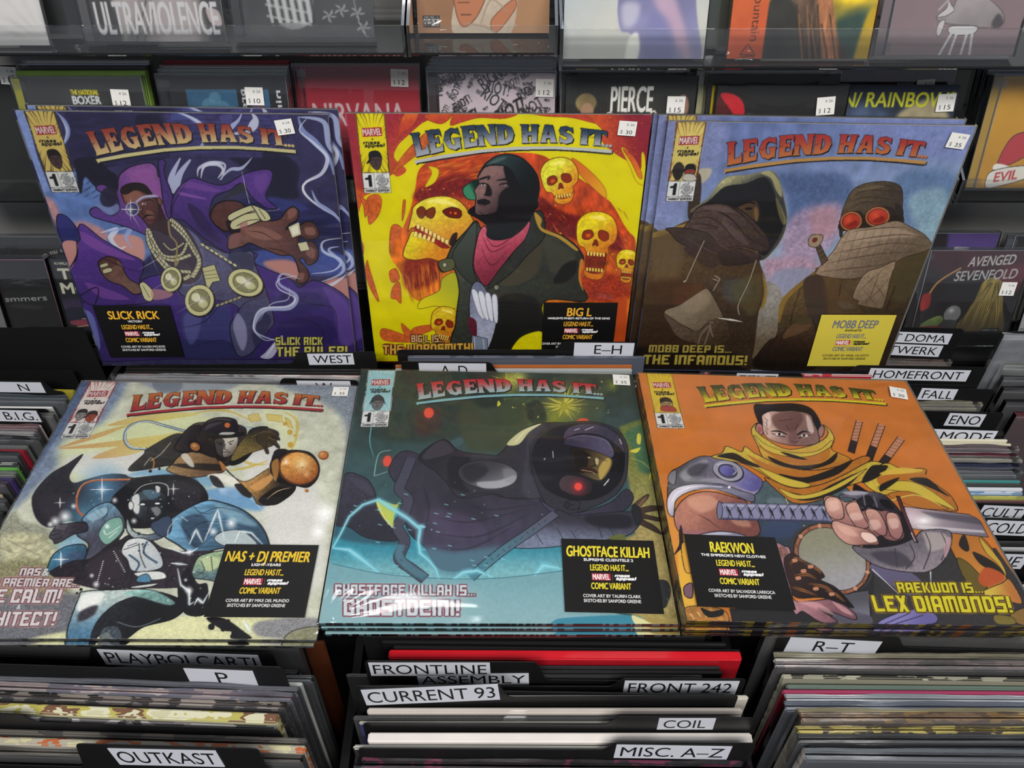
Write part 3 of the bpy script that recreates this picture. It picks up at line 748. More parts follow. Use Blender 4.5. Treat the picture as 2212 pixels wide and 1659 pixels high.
def art_flames(S):
    P, L, E = S.P, S.L, S.E
    P('d6cc06', '50,40 1950,40 1850,1560 150,1560', sm=0, tex=.05, cell=80)
    red = ('9c2838', 'c2592c', '100,80 300,560')
    # flame border, left and top
    P(red, '60,40 660,40 600,90 520,130 440,200 380,260 360,330 430,400 380,440 340,420 300,460 260,520 180,560 160,620 140,600', tex=.14, soft=2)
    P('9a2a3c', '60,40 320,40 330,180 250,420 160,520 110,330', soft=30, a=.8, tex=.12)
    for p in ('430,60 500,60 470,140 400,190 380,230 385,150', '540,80 620,70 700,75 640,130 560,110', '730,60 920,55 1080,70 1000,100 860,95 760,120 690,140 700,90', '1120,55 1500,60 1560,130 1400,95 1240,85'):
        P(('d46a28', 'b8422c', '500,50 520,140'), p, k=3, kc='8a3a1c', tex=.12)
    P(('c8552a', '8e2432', '1500,150 1840,100'), '1450,40 1900,40 1880,280 1830,420 1812,455 1790,400 1740,320 1700,280 1760,360 1650,300 1560,210 1600,190 1500,90', tex=.14, k=3, kc='8a3a1c')
    P('8c2336', '1640,40 1900,40 1880,200 1790,220 1720,100', soft=26, a=.85)
    P('d6cc06', '1690,275 1730,290 1800,400 1810,300 1830,330 1830,480 1780,470 1740,380', k=3, kc='9a5a10')
    P(('c4552a', 'd87828', '1700,280 1800,460'), '1700,278 1760,320 1800,390 1812,450 1790,440 1750,360', k=3, kc='8a3a1c')
    for p in ('200,570 260,545 285,580 270,660 220,720 205,690', '160,560 210,600 190,680 180,620', '340,740 375,720 410,760 380,830 340,900 330,850', '410,590 425,580 420,650 405,700', '200,930 215,980 270,1170 230,1120 190,1010', '350,1090 390,1060 400,1180 370,1160 340,1150',
              '165,820 180,850 175,900', '330,1000 370,980 390,1040 345,1060', '290,1330 420,1370 480,1410 300,1400', '400,1300 450,1340 520,1400 430,1380', '300,1420 420,1440 430,1480 320,1480', '470,1380 600,1330 560,1310 470,1330', '520,440 580,390 600,380 550,470 500,500', '440,280 560,170 600,180 580,250 470,330 340,430 360,390'):
        P(('b84428', 'd4722a', '0,500 0,900') if 0 else 'c4602a', p, k=3, kc='8a3a1c', tex=.2)
    S.dots('f0b030', 60, (340, 80, 640, 420), (2, 5), .5, 4); S.dots('f0b030', 50, (1500, 90, 1830, 420), (2, 6), .5, 5)
    # fire behind the figure
    P(('c04a20', 'd8801e', '700,400 500,1200'), '520,380 700,320 1000,300 1210,310 1330,380 1600,560 1720,745 1775,820 1760,1000 1740,1170 1720,1460 1230,1460 1230,1180 800,1200 620,1200 470,1150 400,1010 330,880 400,760 450,640 480,520', tex=.3, cell=(30, 60))
    P('7e1d1c', '560,480 760,420 840,480 820,560 700,560 560,600 470,560', soft=22, tex=.3); P('6e1a1a', '1210,560 1330,640 1480,680 1640,720 1700,880 1560,840 1380,800 1240,740', soft=20, tex=.4)
    P('8a2a18', '430,920 620,930 620,1020 560,1080 430,1100', soft=26, tex=.35); P('9c3018', '1480,1000 1720,1040 1720,1160 1480,1160', soft=26, tex=.35); P('b84a1c', '1640,1180 1720,1170 1710,1440 1650,1420', soft=14)
    R = np.random.RandomState(3)
    for i in range(90):
        x = 480 + R.rand() * 420; y = 330 + R.rand() * 150
        L('9c3418' if R.rand() < .6 else 'e09030', 5 + R.rand() * 6, [(x, y), (x + 60 + R.rand() * 90, y - 20 - R.rand() * 20)], .5, sm=0, t=(.1, .1))
    for i in range(110):
        x = 420 + R.rand() * 260; y = 930 + R.rand() * 180
        L('7c2416' if R.rand() < .5 else 'e8982a', 4 + R.rand() * 6, [(x, y), (x + 12, y + 50 + R.rand() * 60)], .45, sm=0, t=(.2, .1))
        x = 1230 + R.rand() * 480; y = 560 + R.rand() * 560
        L('7c2416' if R.rand() < .6 else 'e07a24', 4 + R.rand() * 6, [(x, y), (x + 40, y + 40 + R.rand() * 40)], .4, sm=0, t=(.2, .1))
    S.dots('ffce4a', 40, (480, 500, 820, 640), (2, 6), .8, 9); S.dots('ffce4a', 50, (1220, 560, 1720, 1120), (2, 7), .7, 10)
    P('d6cc06', '1230,290 1450,300 1640,420 1760,600 1700,640 1560,520 1440,380 1330,320', soft=3)
    P(('d06a24', 'd8a020', '1420,340 1600,540'), '1400,330 1500,400 1590,500 1600,565 1540,520 1450,430', k=3, kc='8a5a10')
    P('d6cc06', '560,380 620,400 600,470 540,500 580,420', k=3, kc='a06a10')
    P(('b0b020', 'd8cc10', '700,1060 520,1220'), '640,1040 720,1010 740,1180 700,1215 600,1200 500,1215 520,1160 620,1110', k=4, kc='5a4a10')
    # four flaming skulls, plain drawn
    def skull(x, y, s, rot, jaw, c1, c2, kc='7a3a0c'):
        ca, sa = math.cos(rot), math.sin(rot)
        def q(pts):
            p = nums(pts); return np.stack([x + s * (p[:, 0] * ca - p[:, 1] * sa), y + s * (p[:, 0] * sa + p[:, 1] * ca)], 1)
        g = (c1, c2, q('-60,-60 70,70'))
        P(g, q('-85,40 -100,-20 -95,-80 -50,-125 20,-135 80,-110 108,-50 100,10 70,40 72,75 40,85 -10,82 -40,78 -55,55'), k=5, kc=kc, tex=.16)
        P(g, q('-45,%d -10,%d 40,%d 70,%d 50,%d 0,%d -40,%d' % (95 + jaw, 110 + jaw, 105 + jaw, 70 + jaw * .6, 128 + jaw, 142 + jaw, 125 + jaw)), k=5, kc=kc, tex=.16)
        P('7a2412', q('-40,75 0,84 45,84 62,70 55,%d 0,%d -40,%d' % (90 + jaw, 108 + jaw, 95 + jaw)), tex=.4)
        for a in ('-62,-30 -25,-38 -12,-10 -40,12 -68,5', '18,-40 58,-34 66,0 40,12 14,-8'):
            P('8a2c12', q(a), k=4, kc='4a1608'); 
        P('f0701c', q('-50,-15 -30,-18 -28,-4 -46,0'), a=.7, soft=4)
        P('7a2412', q('-6,12 8,10 16,40 -2,36 -14,42'), k=2, kc='4a1608')
        for i in range(6):
            P('f2e070', q('%d,72 %d,72 %d,92 %d,92' % (-38 + i * 16, -26 + i * 16, -27 + i * 16, -36 + i * 16)), sm=0, k=2, kc=kc)
            P('ecd860', q('%d,%d %d,%d %d,%d %d,%d' % (-36 + i * 15, 100 + jaw, -25 + i * 15, 102 + jaw, -26 + i * 15, 84 + jaw, -35 + i * 15, 83 + jaw)), sm=0, k=2, kc=kc)
        for p in ('-90,-40 -70,-80 -40,-100', '80,-60 90,-20 80,10', '-70,30 -50,40 -40,60', '60,20 62,50'):
            L('b06a14', 4, q(p), .8, t=(.2, .2))
        P('fff2a0', q('-40,-105 20,-115 50,-95 0,-95'), a=.6, soft=8)
    skull(1330, 470, 1.05, -.15, -14, 'd8d83a', 'd8901c'); skull(1540, 800, 1.15, .08, 70, 'e0cf20', 'cf7a1c'); skull(1722, 950, .62, .1, 40, 'e0cf20', 'd08a1c'); skull(650, 1310, .8, .2, 8, 'd8c020', 'c4761c')
    # large screaming skull on the left
    sk = ('e2d63a', 'cf7d1e', '560,580 720,900')
    P(sk, '462,660 470,620 520,580 600,556 690,560 760,600 815,680 820,720 780,770 740,800 720,830 690,860 640,850 600,810 540,770 470,740 440,760', k=6, kc='6a300c', tex=.14)
    P(('dccf20', 'd88a1c', '440,800 640,920'), '470,760 440,810 412,880 420,915 480,930 560,920 640,936 700,900 700,860 640,850 560,800', k=6, kc='6a300c', tex=.14)
    P('8a2416', '480,730 540,740 600,790 680,850 640,860 560,810 490,770', tex=.4); P('d0602a', '500,735 560,760 600,800 560,790', a=.6, soft=4)
    for p in ('490,640 520,615 545,640 530,680 505,680', '548,640 590,620 600,650 580,685 545,670'):
        P('7a3414', p, k=4, kc='3a1408')
    P('6a1c10', '645,640 700,620 750,640 745,680 690,680 660,665', k=5, kc='2a0c06'); E('f0601c', 718, 655, 8); E('f0601c', 690, 652, 6)
    for i in range(8):
        P('efe28a', [(490 + i * 24, 715 + i * 13), (510 + i * 24, 722 + i * 13), (506 + i * 24, 750 + i * 13), (490 + i * 24, 742 + i * 13)], sm=0, k=2, kc='6a300c')
        if i < 5: P('efe28a', [(470 + i * 26, 790 + i * 8), (490 + i * 26, 795 + i * 8), (496 + i * 26, 765 + i * 9), (480 + i * 26, 760 + i * 9)], sm=0, k=2, kc='6a300c')
    P('2a140c', '700,780 730,770 720,830 700,850 680,830', soft=3); P('f4ee9a', '540,590 640,570 740,620 640,600', a=.7, soft=8)
    # coat
    P(('3a4038', '2a2c26', '800,900 1300,1300'), '840,700 780,760 700,850 660,930 620,945 640,1000 710,985 740,1100 730,1200 720,1300 725,1480 1230,1480 1230,1180 1480,1170 1450,1060 1440,1000 1470,920 1420,840 1330,780 1240,750 1180,640 1140,700 900,760', k=8, kc='14120f', tex=.2)
    P('46463a', '1180,700 1240,780 1340,840 1420,900 1400,1040 1280,1000 1240,880', a=.7, soft=24); P('1a1a18', '960,1160 1180,1150 1230,1300 1220,1480 900,1480', soft=20); P('545440', '700,870 780,800 830,800 830,960 760,1060 720,980', a=.7, soft=14)
    P('4a4232', '1140,760 1220,800 1200,1000 1060,1080 980,1060 1080,960', a=.8, soft=10)
    P(('434a44', '30352f', '760,800 800,1100'), '836,705 840,800 820,960 850,1080 800,1060 740,1000 700,900 760,800', k=5, kc='14120f')
    P('2e312c', '1130,700 1220,640 1240,790 1140,900 1040,1010 910,1100 960,1000 1060,880', k=6, kc='14120f', tex=.15)
    P('caa03c', '1180,650 1225,690 1225,740 1340,790 1430,860 1420,872 1320,800 1215,752', a=.85, soft=2)
    P('d08a28', '1450,930 1470,940 1450,1020 1470,1110 1440,1040', a=.9); P('5a5c3c', '620,940 700,920 712,975 645,998', k=5, kc='14120f'); E('b9b9a8', 655, 958, 12, k=3); E('8a8a78', 958, 1090, 15, k=4)
    P('0f0f10', '1290,1060 1350,960 1430,930 1420,1010 1360,1060', soft=10, a=.8)
    # scarf
    P(('cf5f74', '7c2038', '860,760 1000,1040'), '860,760 894,732 930,800 1010,800 1150,700 1130,800 1060,880 980,980 900,1080 850,1030 824,960 836,850', k=6, kc='240c14', tex=.14)
    for p in ('880,790 930,880 1040,830', '870,860 930,960 1020,880', '850,940 900,1040', '900,800 960,850 1100,760'):
        L('5a1528', 8, p, .8, t=(.2, .2))
    # shirt with pale bars
    P(('6a6f88', 'a9aec2', '820,1060 880,1400'), '830,1060 890,1090 960,1270 890,1480 815,1380 800,1160', k=6, kc='14120f', tex=.14)
    for i in range(4):
        P('d3d6de', [(812 + i * 40, 1110 + i * 12), (848 + i * 38, 1122 + i * 8), (888 + i * 26, 1270 + i * 5), (850 + i * 32, 1240 + i * 14)], k=4, kc='6a6f88')
    P('5a1d2c', '790,1270 840,1290 840,1400 815,1390', tex=.5, cell=4); P('7d879c', '815,1370 905,1390 910,1480 810,1480', sm=0, k=4); L('c9ccd6', 5, '830,1380 830,1480;880,1390 890,1480')
    # head
    P('161217', '790,640 850,690 900,730 900,790 960,815 1060,790 1150,700 1170,600 1100,560 940,560'); P(('3a8a64', '0d2a20', '800,520 840,500'), '770,500 850,460 870,560 800,575 765,540', k=5)
    P(('8a6a68', '3a2a2e', '850,480 1040,640'), '850,440 900,380 1010,380 1050,440 1060,540 1040,620 960,680 900,668 835,655 838,560 830,520 856,480', k=6, kc='120d10', tex=.1)
    P('140f13', '980,540 1060,500 1180,600 1150,700 1060,780 940,720 900,668 960,640', soft=8); P('120e12', '1000,390 1060,420 1200,580 1170,640 1060,560', soft=4)
    P(('2f4548', '0c1012', '900,330 1180,500'), '850,440 890,370 960,320 1040,310 1120,340 1190,420 1210,500 1195,580 1160,590 1080,470 1040,400 980,372 900,376', k=7, kc='0b0b0d', tex=.1)
    P('5d7a74', '900,375 960,335 1020,325 980,350', a=.6, soft=8)
    L('0c080b', 16, '856,458 915,440 905,462', t=(.5, .2)); L('0c080b', 14, '960,462 1030,455 1050,475', t=(.3, .3)); L('0c080b', 7, '860,485 880,478 905,485'); E('c9bfc4', 880, 488, 12, 5); E('160d10', 880, 487, 5, 5); L('0c080b', 7, '975,488 1010,480 1040,492'); E('9a9096', 1005, 490, 12, 4); E('160d10', 1003, 489, 5, 4)
    P('140f13', '905,480 930,520 925,555 880,548 895,530', soft=4); P('100b0e', '846,580 890,570 925,590 890,610 850,600', a=.95); P('5c4146', '852,602 900,612 890,622 860,618'); L('100b0e', 5, '850,640 890,665 930,650', t=(.2, .2))
    P('9c7a76', '862,520 885,510 890,545 866,560', a=.5, soft=6); P('94706c', '880,400 960,395 940,440 880,440', a=.4, soft=10)
    P('d6cc06', '1050,1480 1080,1400 1150,1358 1230,1355 1230,1480', k=5, kc='1a1a10', tex=.05)
    caption(S, 'BIG L IS...', (458, 1412), (650, 1412), 42, 'd2a878', '2a1408', 12); caption(S, 'THE WORDSMITH!', (292, 1484), (822, 1472), 56, 'd8ac4a', '2a1408', 12)
def art_desert(S):
    P, L, E = S.P, S.L, S.E
    P(('6478b0', '8fa6c4', '1000,100 1000,900'), '180,60 2080,100 1560,1640 -20,1640', sm=0, tex=.14, cell=60)
    P('7d86b8', '200,90 560,100 500,420 150,800 120,500', soft=40, a=.8, tex=.14)
    P('7a86c0', '1300,110 2000,150 1960,330 1600,300', soft=40, a=.7, tex=.12)
    P('455f92', '640,440 1260,430 1250,660 1000,760 930,700 900,500', soft=40, a=.85, tex=.2); P('4f719f', '1560,440 1900,420 1830,640 1640,760', soft=40, a=.75, tex=.16)
    P('86a9b8', '1640,560 1860,520 1780,800 1700,780', soft=36, a=.8, tex=.14)
    P('a98fae', '1000,640 1240,600 1230,780 1040,960 920,1000 900,800', soft=40, a=.9, tex=.2); P('b08fa8', '800,920 1100,940 1080,1060 900,1160 810,1060', soft=40, tex=.2); P('7f95b4', '850,1000 1100,1000 900,1240 820,1200', soft=30, a=.7)
    P('c08a92', '1060,660 1200,620 1210,760 1090,800', soft=30, a=.6)
    P(('8f8d86', '6d5a3e', '780,1150 760,1500'), '800,1060 900,1140 880,1330 760,1500 680,1570 600,1560 700,1300', tex=.2, soft=4)
    S.grain(.06, (60, 160), 5)
    # hooded figure
    P('c3b98e', '410,400 480,395 470,440 420,480', soft=8, a=.8)
    P('3e3028', '370,430 420,440 410,620 350,690 345,600', soft=4, tex=.2)
    P(('5b4526', '3a2a1c', '300,750 500,1300'), '120,780 180,760 240,745 400,690 700,760 770,960 800,1050 800,1180 760,1230 720,1500 640,1600 20,1600 60,1250', tex=.25, k=0)
    P('a8842e', '130,775 240,742 380,705 260,760 140,800', soft=4); P('8f7426', '780,1000 806,1080 800,1180 770,1220 790,1120', soft=3); P('6b5530', '140,800 240,760 320,900 260,1060 150,1080', soft=24, a=.7)
    P('3b2614', '60,1100 340,1060 380,1240 300,1420 60,1500', soft=40, a=.85, tex=.2); P('46505a', '560,1050 720,1060 660,1180 560,1160', soft=26, a=.55); P('5c2f18', '260,1100 420,1080 420,1180 300,1240', soft=26, a=.6)
    P('5a5428', '600,1080 760,1010 780,1120 720,1260 640,1180', soft=24, a=.55); P('1d140e', '40,1440 640,1480 620,1600 20,1600', soft=30)
    P(('bdb67e', '3c3d3c', '560,430 620,560'), '360,640 430,590 470,560 560,450 700,430 820,408 870,440 900,540 925,680 900,790 840,880 780,930 740,900 820,720 760,560 600,560 460,580 400,640', tex=.2, k=3, kc='8a8450')
    P(('1c1d22', '15161a', '600,470 880,800'), '390,640 480,570 560,500 680,480 800,445 860,560 905,690 880,790 800,900 740,860 700,700 600,640', tex=.2, soft=3); P('c9c07c', '770,420 830,410 880,470 895,560 860,520 830,450', a=.7, soft=5); P('d2c56a', '860,560 920,690 900,720 870,640', a=.4, soft=6)
    P('4e3a26', '640,620 700,590 748,590 760,680 700,690 650,660', soft=8, tex=.2); P('8a6236', '735,620 755,640 752,700 735,690', soft=6, a=.8); E('1a1210', 700, 628, 22, 8); L('1a1210', 9, '650,608 700,590 740,600')
    P(('54413c', '3c2b28', '420,600 800,880'), '385,640 440,605 540,600 640,630 720,690 800,780 820,850 780,880 650,850 480,860 330,760 350,700', tex=.25, k=5, kc='1c1414')
    for w, p in ((9, '390,650 500,640 600,690 700,800 820,860'), (7, '360,690 470,680 560,740 640,850'), (6, '350,720 440,720 520,740 410,745'), (8, '440,610 560,600 680,680 760,780'), (6, '700,700 750,760 800,800')):
        L('241a1a', w, p, .9, t=(.2, .2))
    P('6a544e', '430,620 540,610 620,650 480,640', a=.7, soft=6); P('66504c', '540,700 640,760 700,840 620,800', a=.6, soft=6)
    P(('43332e', '33241f', '240,750 760,900'), '215,745 300,740 420,760 480,790 560,880 640,860 760,900 745,940 560,960 480,900 300,830 240,770', tex=.2, k=5, kc='1c1414')
    P('3d2c28', '340,850 620,860 760,900 700,930 540,950 480,980 350,900', tex=.2); L('5c463e', 7, '300,780 440,860 600,930;600,870 690,930;470,800 600,880 720,920', .8, t=(.2, .2)); P('2a1f1c', '520,880 640,880 720,940 560,960', soft=8, a=.8)
    for p in ('440,815 400,900 330,1055', '745,930 700,1060 640,1190 645,1250'):
        L('1a140e', 14, p); L('988a70', 8, p)
    L('b9a98c', 10, '330,1050 318,1058'); L('9a8a74', 6, '500,1020 530,1040 520,1060 490,1110;490,1040 520,1050')
    P(('8b7a62', '6b5942', '300,1150 540,1300'), '205,1240 300,1190 420,1110 460,1100 500,1160 550,1260 540,1290 470,1290 400,1350 370,1340', k=4, kc='2c2016', tex=.2, cell=5)
    P(('5d4a38', '44321f', '400,1280 540,1400'), '210,1245 380,1345 470,1290 550,1270 585,1330 580,1400 480,1430 300,1390 230,1300', k=3, kc='2c2016', tex=.25); P('9a8a70', '300,1200 430,1120 470,1180 380,1240', a=.5, soft=16)
    L('7d6c56', 10, '480,1300 450,1400 430,1440;480,1300 420,1370 400,1440;470,1310 490,1380', .9); E('6b5942', 480, 1295, 18, 14, k=3)
    # goggled figure
    P(('5e4a26', '33251a', '1300,1000 1300,1450'), '1080,1000 1150,960 1720,850 1765,880 1700,1100 1600,1300 1500,1560 700,1570 760,1480 860,1370 880,1200 930,1120', tex=.25)
    P('8f7026', '1090,1000 940,1110 880,1190 880,1300 930,1160 1060,1040', soft=4, a=.9); P('4f4528', '1560,960 1760,880 1700,1080 1560,1180', soft=30, a=.8)
    P('3a3029', '1020,1060 1140,1040 1160,1300 1080,1340', soft=8); P('543f24', '1150,1060 1320,1060 1330,1200 1190,1240', soft=30, a=.6); L('221812', 7, '1240,1070 1230,1140;1560,1080 1500,1240;1000,1100 940,1300', .7)
    P(('4a3220', '1f140e', '1000,1300 900,1560'), '1080,1290 1040,1280 960,1300 880,1370 800,1420 740,1560 1080,1570 1100,1400', tex=.2, k=4, kc='140d09'); P('6b4a2c', '960,1300 1060,1300 1040,1340 900,1390', a=.8, soft=5); P('4a4020', '980,1270 1060,1265 1060,1300 990,1310', a=.9)
    P(('5d4c34', '44362a', '1280,520 1600,600'), '1250,700 1265,600 1310,520 1380,482 1480,468 1560,480 1600,520 1600,640 1595,720 1400,720', tex=.2, k=4, kc='241b12')
    for p in ('1310,560 1400,520 1590,530', '1290,590 1400,560 1590,580', '1270,640 1380,590 1460,600', '1330,510 1450,490 1580,500'):
        L('2e2318', 6, p, .8, t=(.2, .3))
    P('776446', '1330,520 1420,490 1500,495 1400,520', a=.7, soft=6); P('2e241c', '1560,600 1605,630 1600,700 1560,720', soft=3); P('3c2e22', '1230,700 1250,720 1250,790 1232,790', soft=3)
    P('2b221c', '1250,680 1340,640 1400,680 1440,620 1540,620 1580,690 1570,720 1250,760')
    for x, y, rx, ry, r in ((1300, 702, 62, 54, -.3), (1455, 676, 70, 56, -.2)):
        E('5c2218', x, y, rx + 6, ry + 6, r); E('b98340', x, y, rx, ry, r); E('6a1a14', x, y, rx - 7, ry - 7, r); E('c8321e', x + 2, y, rx - 12, ry - 12, r); S.glow('e8562c', x - 14, y - 10, rx * .8, .9); P('8a1c14', [(x - 30, y + 24), (x + 30, y - 4), (x + 40, y + 20), (x, y + 38)], a=.8, soft=4); L('2a0c0a', 6, [(x + 14, y - 20), (x + 24, y + 10)], t=(.2, .2))
    P(('a28a70', '6f5c48', '1300,760 1500,1000'), '1250,790 1300,750 1420,735 1560,700 1640,730 1740,790 1765,860 1600,920 1500,990 1300,1040 1120,1020 1100,990 1200,870', tex=.16, k=4, kc='33271c')
    P('b59c80', '1280,780 1420,745 1560,740 1700,790 1560,800 1340,820', a=.6, soft=10)
    for p in ('1240,830 1400,800 1600,780 1740,800', '1200,890 1360,860 1560,830 1760,850', '1160,950 1300,920 1500,890 1700,880', '1120,1000 1280,980 1460,960 1560,930', '1320,760 1500,740 1600,740'):
        L('4a3a2c', 7, p, .8, t=(.3, .3))
    for i in range(9):
        L('4a3a30', 3, [(1290 + i * 50, 760 - i * 2 + (i > 5) * i * 6), (1250 + i * 50, 860), (1220 + i * 46, 960)], .55)
    P(('9a8266', '7c664c', '1400,1000 1380,1200'), '1380,1010 1480,970 1560,940 1530,1040 1490,1200 1440,1210 1340,1190 1345,1170 1310,1140', tex=.16, k=4, kc='33271c')
    for p in ('1400,1020 1480,1120 1500,1160', '1350,1080 1420,1160 1450,1200', '1520,960 1400,1060 1330,1130', '1520,1040 1430,1140 1360,1190', '1470,990 1430,1100 1400,1190'):
        L('4a3a2c', 5, p, .8, t=(.2, .2))
    P('5a4834', '1130,960 1095,860 1085,850 1120,840 1165,930', sm=0, k=4); P('a08a6c', '1050,840 1060,790 1100,778 1136,790 1120,835 1090,855', k=4, kc='2c2016'); E('8a1c1c', 1088, 812, 15, 11, -.7, k=3)
    L('2a1f16', 4, '1100,870 1130,850;1110,895 1142,875;1120,920 1150,900')
    L('e9e6da', 14, '520,1270 600,1280 665,1292', .9, t=(.2, .1)); 
    S.grain(.05, (8, 60), 15)
    caption(S, 'MOBB DEEP IS...', (112, 1470), (598, 1474), 44, 'b09a3c', '1c150c', 9, shear=.12); caption(S, 'THE INFAMOUS!', (80, 1540), (688, 1546), 56, 'b8a238', '1c150c', 9, shear=.12)

def art_space(S):
    P, L, E = S.P, S.L, S.E
    P('c9ccb8', '440,50 2200,60 1960,1640 -400,1640', sm=0, tex=.12, cell=50)
    P('7e8ea8', '480,50 760,60 560,380 300,620 100,820 -200,1100', soft=50, tex=.2, cell=20); P('54688c', '500,40 570,50 330,420 60,780 20,760', soft=20, tex=.2)
    P('8a95a2', '1600,60 2180,60 2100,500 2050,300 1900,180', soft=40, tex=.3, cell=6); P('98a0a0', '2140,80 2120,520 2060,1000 2040,600', soft=24, a=.8, tex=.3, cell=5); P('8c96a4', '860,60 1400,70 1300,130 960,120', soft=26, a=.8)
    P('6a7684', '920,60 1080,70 1060,130 940,130', soft=10, a=.7)
    P('d9dfae', '380,420 900,260 1300,300 1200,520 700,620 420,640', soft=60, a=.9); P('dfe4b4', '1560,240 1760,250 1760,620 1700,640', soft=40, a=.6)
    P('d8d8d2', '400,520 900,480 900,640 500,640', soft=50); P('d8d8d2', '1500,560 1900,700 1900,1300 1650,1200 1560,900', soft=70); P('d8d8d2', '1450,420 1660,400 1650,640 1480,640', soft=30)
    P('9a9c88', '60,860 140,900 300,960 320,1100 200,1250 -120,1250', soft=20, tex=.4, cell=5); P('b9b795', '20,980 320,1000 320,1150 60,1180', soft=20, tex=.3, cell=24); P('8d8b66', '-100,1200 240,1130 420,1300 300,1480 -200,1500', soft=30, tex=.4, cell=8)
    P('6f7178', '-300,1400 520,1340 470,1620 -400,1620', soft=30, tex=.4, cell=5); P('d8d8a8', '380,1560 900,1500 1400,1440 1960,1560 1900,1620 300,1620', soft=16, tex=.1); P('8b8b8e', '1540,1500 1900,1480 1900,1590 1560,1590', soft=16, tex=.4, cell=4)
    P('8b8b6c', '1700,1590 1760,1550 1900,1530 1890,1610 1720,1610', k=4, tex=.2); L('5a5a58', 4, '60,1330 160,1400 250,1560;40,1010 140,1060 250,1110;100,900 180,960;0,1060 90,1090', .6)
    for p in ('345,465 600,400 880,290 1040,285 700,340', '350,470 700,420 1000,380 1180,350 860,440', '550,525 760,440 1000,400 800,500', '640,330 900,260 1200,260 900,310'):
        P(('c98a4a', 'd8c76a', '350,460 1000,380'), p, a=.75, soft=2)
    for p in ('1160,256 1340,240 1500,300', '1700,250 1770,300 1768,400 1740,480', '1360,600 1480,580 1600,540', '1420,520 1500,560 1600,560'):
        L('d0b23c', 22, p, .7, t=(.3, .3))
    for p in ('1480,270 1540,256 1560,300 1500,310', '1590,262 1680,270 1690,310 1600,300', '1700,280 1730,300 1750,350 1720,340'):
        P('d8c060', p, sm=0, k=5, kc='c09a30', a=.8)
    for x, y, r in ((1730, 370, 16), (1734, 445, 18), (1700, 320, 12), (1660, 560, 10), (1760, 390, 8)):
        E('cda53a', x, y, r)
    # caped tail and dark cloud of stars
    ink = dict(k=6, kc='141318')
    P(('2b2a32', '241f28', '250,700 260,900'), '500,500 420,620 440,670 520,650 640,620 740,620 800,640 980,620 1120,620 1200,680 1225,760 1220,820 1100,900 760,940 560,940 420,900 300,940 220,890 190,790 210,720 300,620 400,560', tex=.3, k=0)
    P('35303a', '230,760 420,740 440,860 300,900', soft=30, a=.8)
    for x, y, r, c in ((620, 700, 200, '5a9cc8'), (500, 860, 150, '4f93b8'), (640, 860, 130, '6ab0cc'), (420, 990, 150, '5f9c9c')):
        S.glow(c, x, y, r, .9, pw=1.2)
    P('5fa0cc', '760,630 900,590 1150,600 1300,640 1240,700 1120,640 900,630', soft=20, a=.7); P('5c9ad0', '1220,720 1400,700 1560,780 1540,840 1300,790', soft=24, a=.8); P('8fb7d6', '500,960 420,1000 340,1060 480,1080', soft=20, a=.7)
    L('c4643a', 12, '780,652 660,655 560,660 490,690 460,760 465,830 500,870'); L('e8a070', 4, '780,648 660,650 560,655 490,685 455,760')
    # upper figure
    L('141318', 20, '880,470 780,460 745,400 780,330 880,305 980,330 1100,362 1150,370'); L('9db8d0', 12, '880,470 780,460 745,400 780,330 880,305 980,330 1100,362 1150,370'); L('dfe8ee', 4, '870,465 785,455 750,400 785,335 880,308 980,332')
    L('7f9bb5', 9, '1420,350 1480,340 1540,350')
    P(('4c4a48', '33322f', '860,400 1000,560'), '1050,380 880,470 860,500 770,600 1000,570 1120,560 1130,420', k=6, kc='141318', tex=.3, cell=6)
    for i in range(14):
        L('1b1a1c', 6, [(880 + i * 14, 480 + i * 4), (1040 + i * 8, 385 + i * 6)], .6)
        L('8d8a80', 3, [(872 + i * 15, 500 + i * 3), (950 + i * 10, 450 + i * 4)], .5)
    L('b9b6a6', 6, '900,540 960,500 1020,430;860,570 900,520'); L('d98a3a', 6, '905,520 920,550 910,590 880,605')
    P(('5a4844', '33292a', '1100,380 1250,500'), '1130,340 1220,310 1440,330 1470,400 1440,500 1380,560 1320,570 1230,520 1060,480 1050,440', k=6, kc='141318', tex=.25)
    P(('a58456', '6b4a34', '1080,500 1320,600'), '1030,560 1080,510 1200,480 1320,540 1340,600 1280,620 1140,640 1000,600', k=6, kc='141318', tex=.3, cell=6); P('1d1a1c', '1030,560 1300,560 1330,600 1140,590', a=.8, soft=4); P('d8d4c6', '1080,510 1120,500 1160,570 1130,570', a=.9, soft=2)
    P(('3a3236', '241d20', '1050,400 1180,420'), '1056,480 1060,430 1120,350 1200,330 1230,400 1290,480 1280,520 1180,490', **ink); E('141318', 1166, 456, 44, 36, .4); E('a86a34', 1164, 456, 32, 25, .4, k=4); E('d09450', 1160, 450, 14, 10, .4)
    P('1b1a1e', '1370,560 1460,420 1500,350 1600,340 1560,420 1460,540', k=4, tex=.3)
    P(('7d6a34', '2b2618', '1450,480 1560,360'), '1380,520 1460,400 1560,345 1660,370 1640,440 1570,470 1480,500 1400,540', k=5, kc='141318', tex=.4, cell=6)
    P('40321c', '1560,360 1620,350 1665,400 1668,420 1640,400 1620,400 1660,440 1670,465 1650,460 1610,420 1590,440 1605,490 1590,498 1565,450 1530,420', k=4, kc='141318'); L('a88a4a', 4, '1500,400 1560,370 1620,370;1600,400 1650,420', .8)
    P('241c1a', '1250,420 1300,540 1360,520 1400,400'); P(('cfc9bb', '5a5046', '1330,440 1420,500'), '1290,410 1410,390 1415,450 1390,500 1340,520 1300,500 1285,450', k=4, kc='141318')
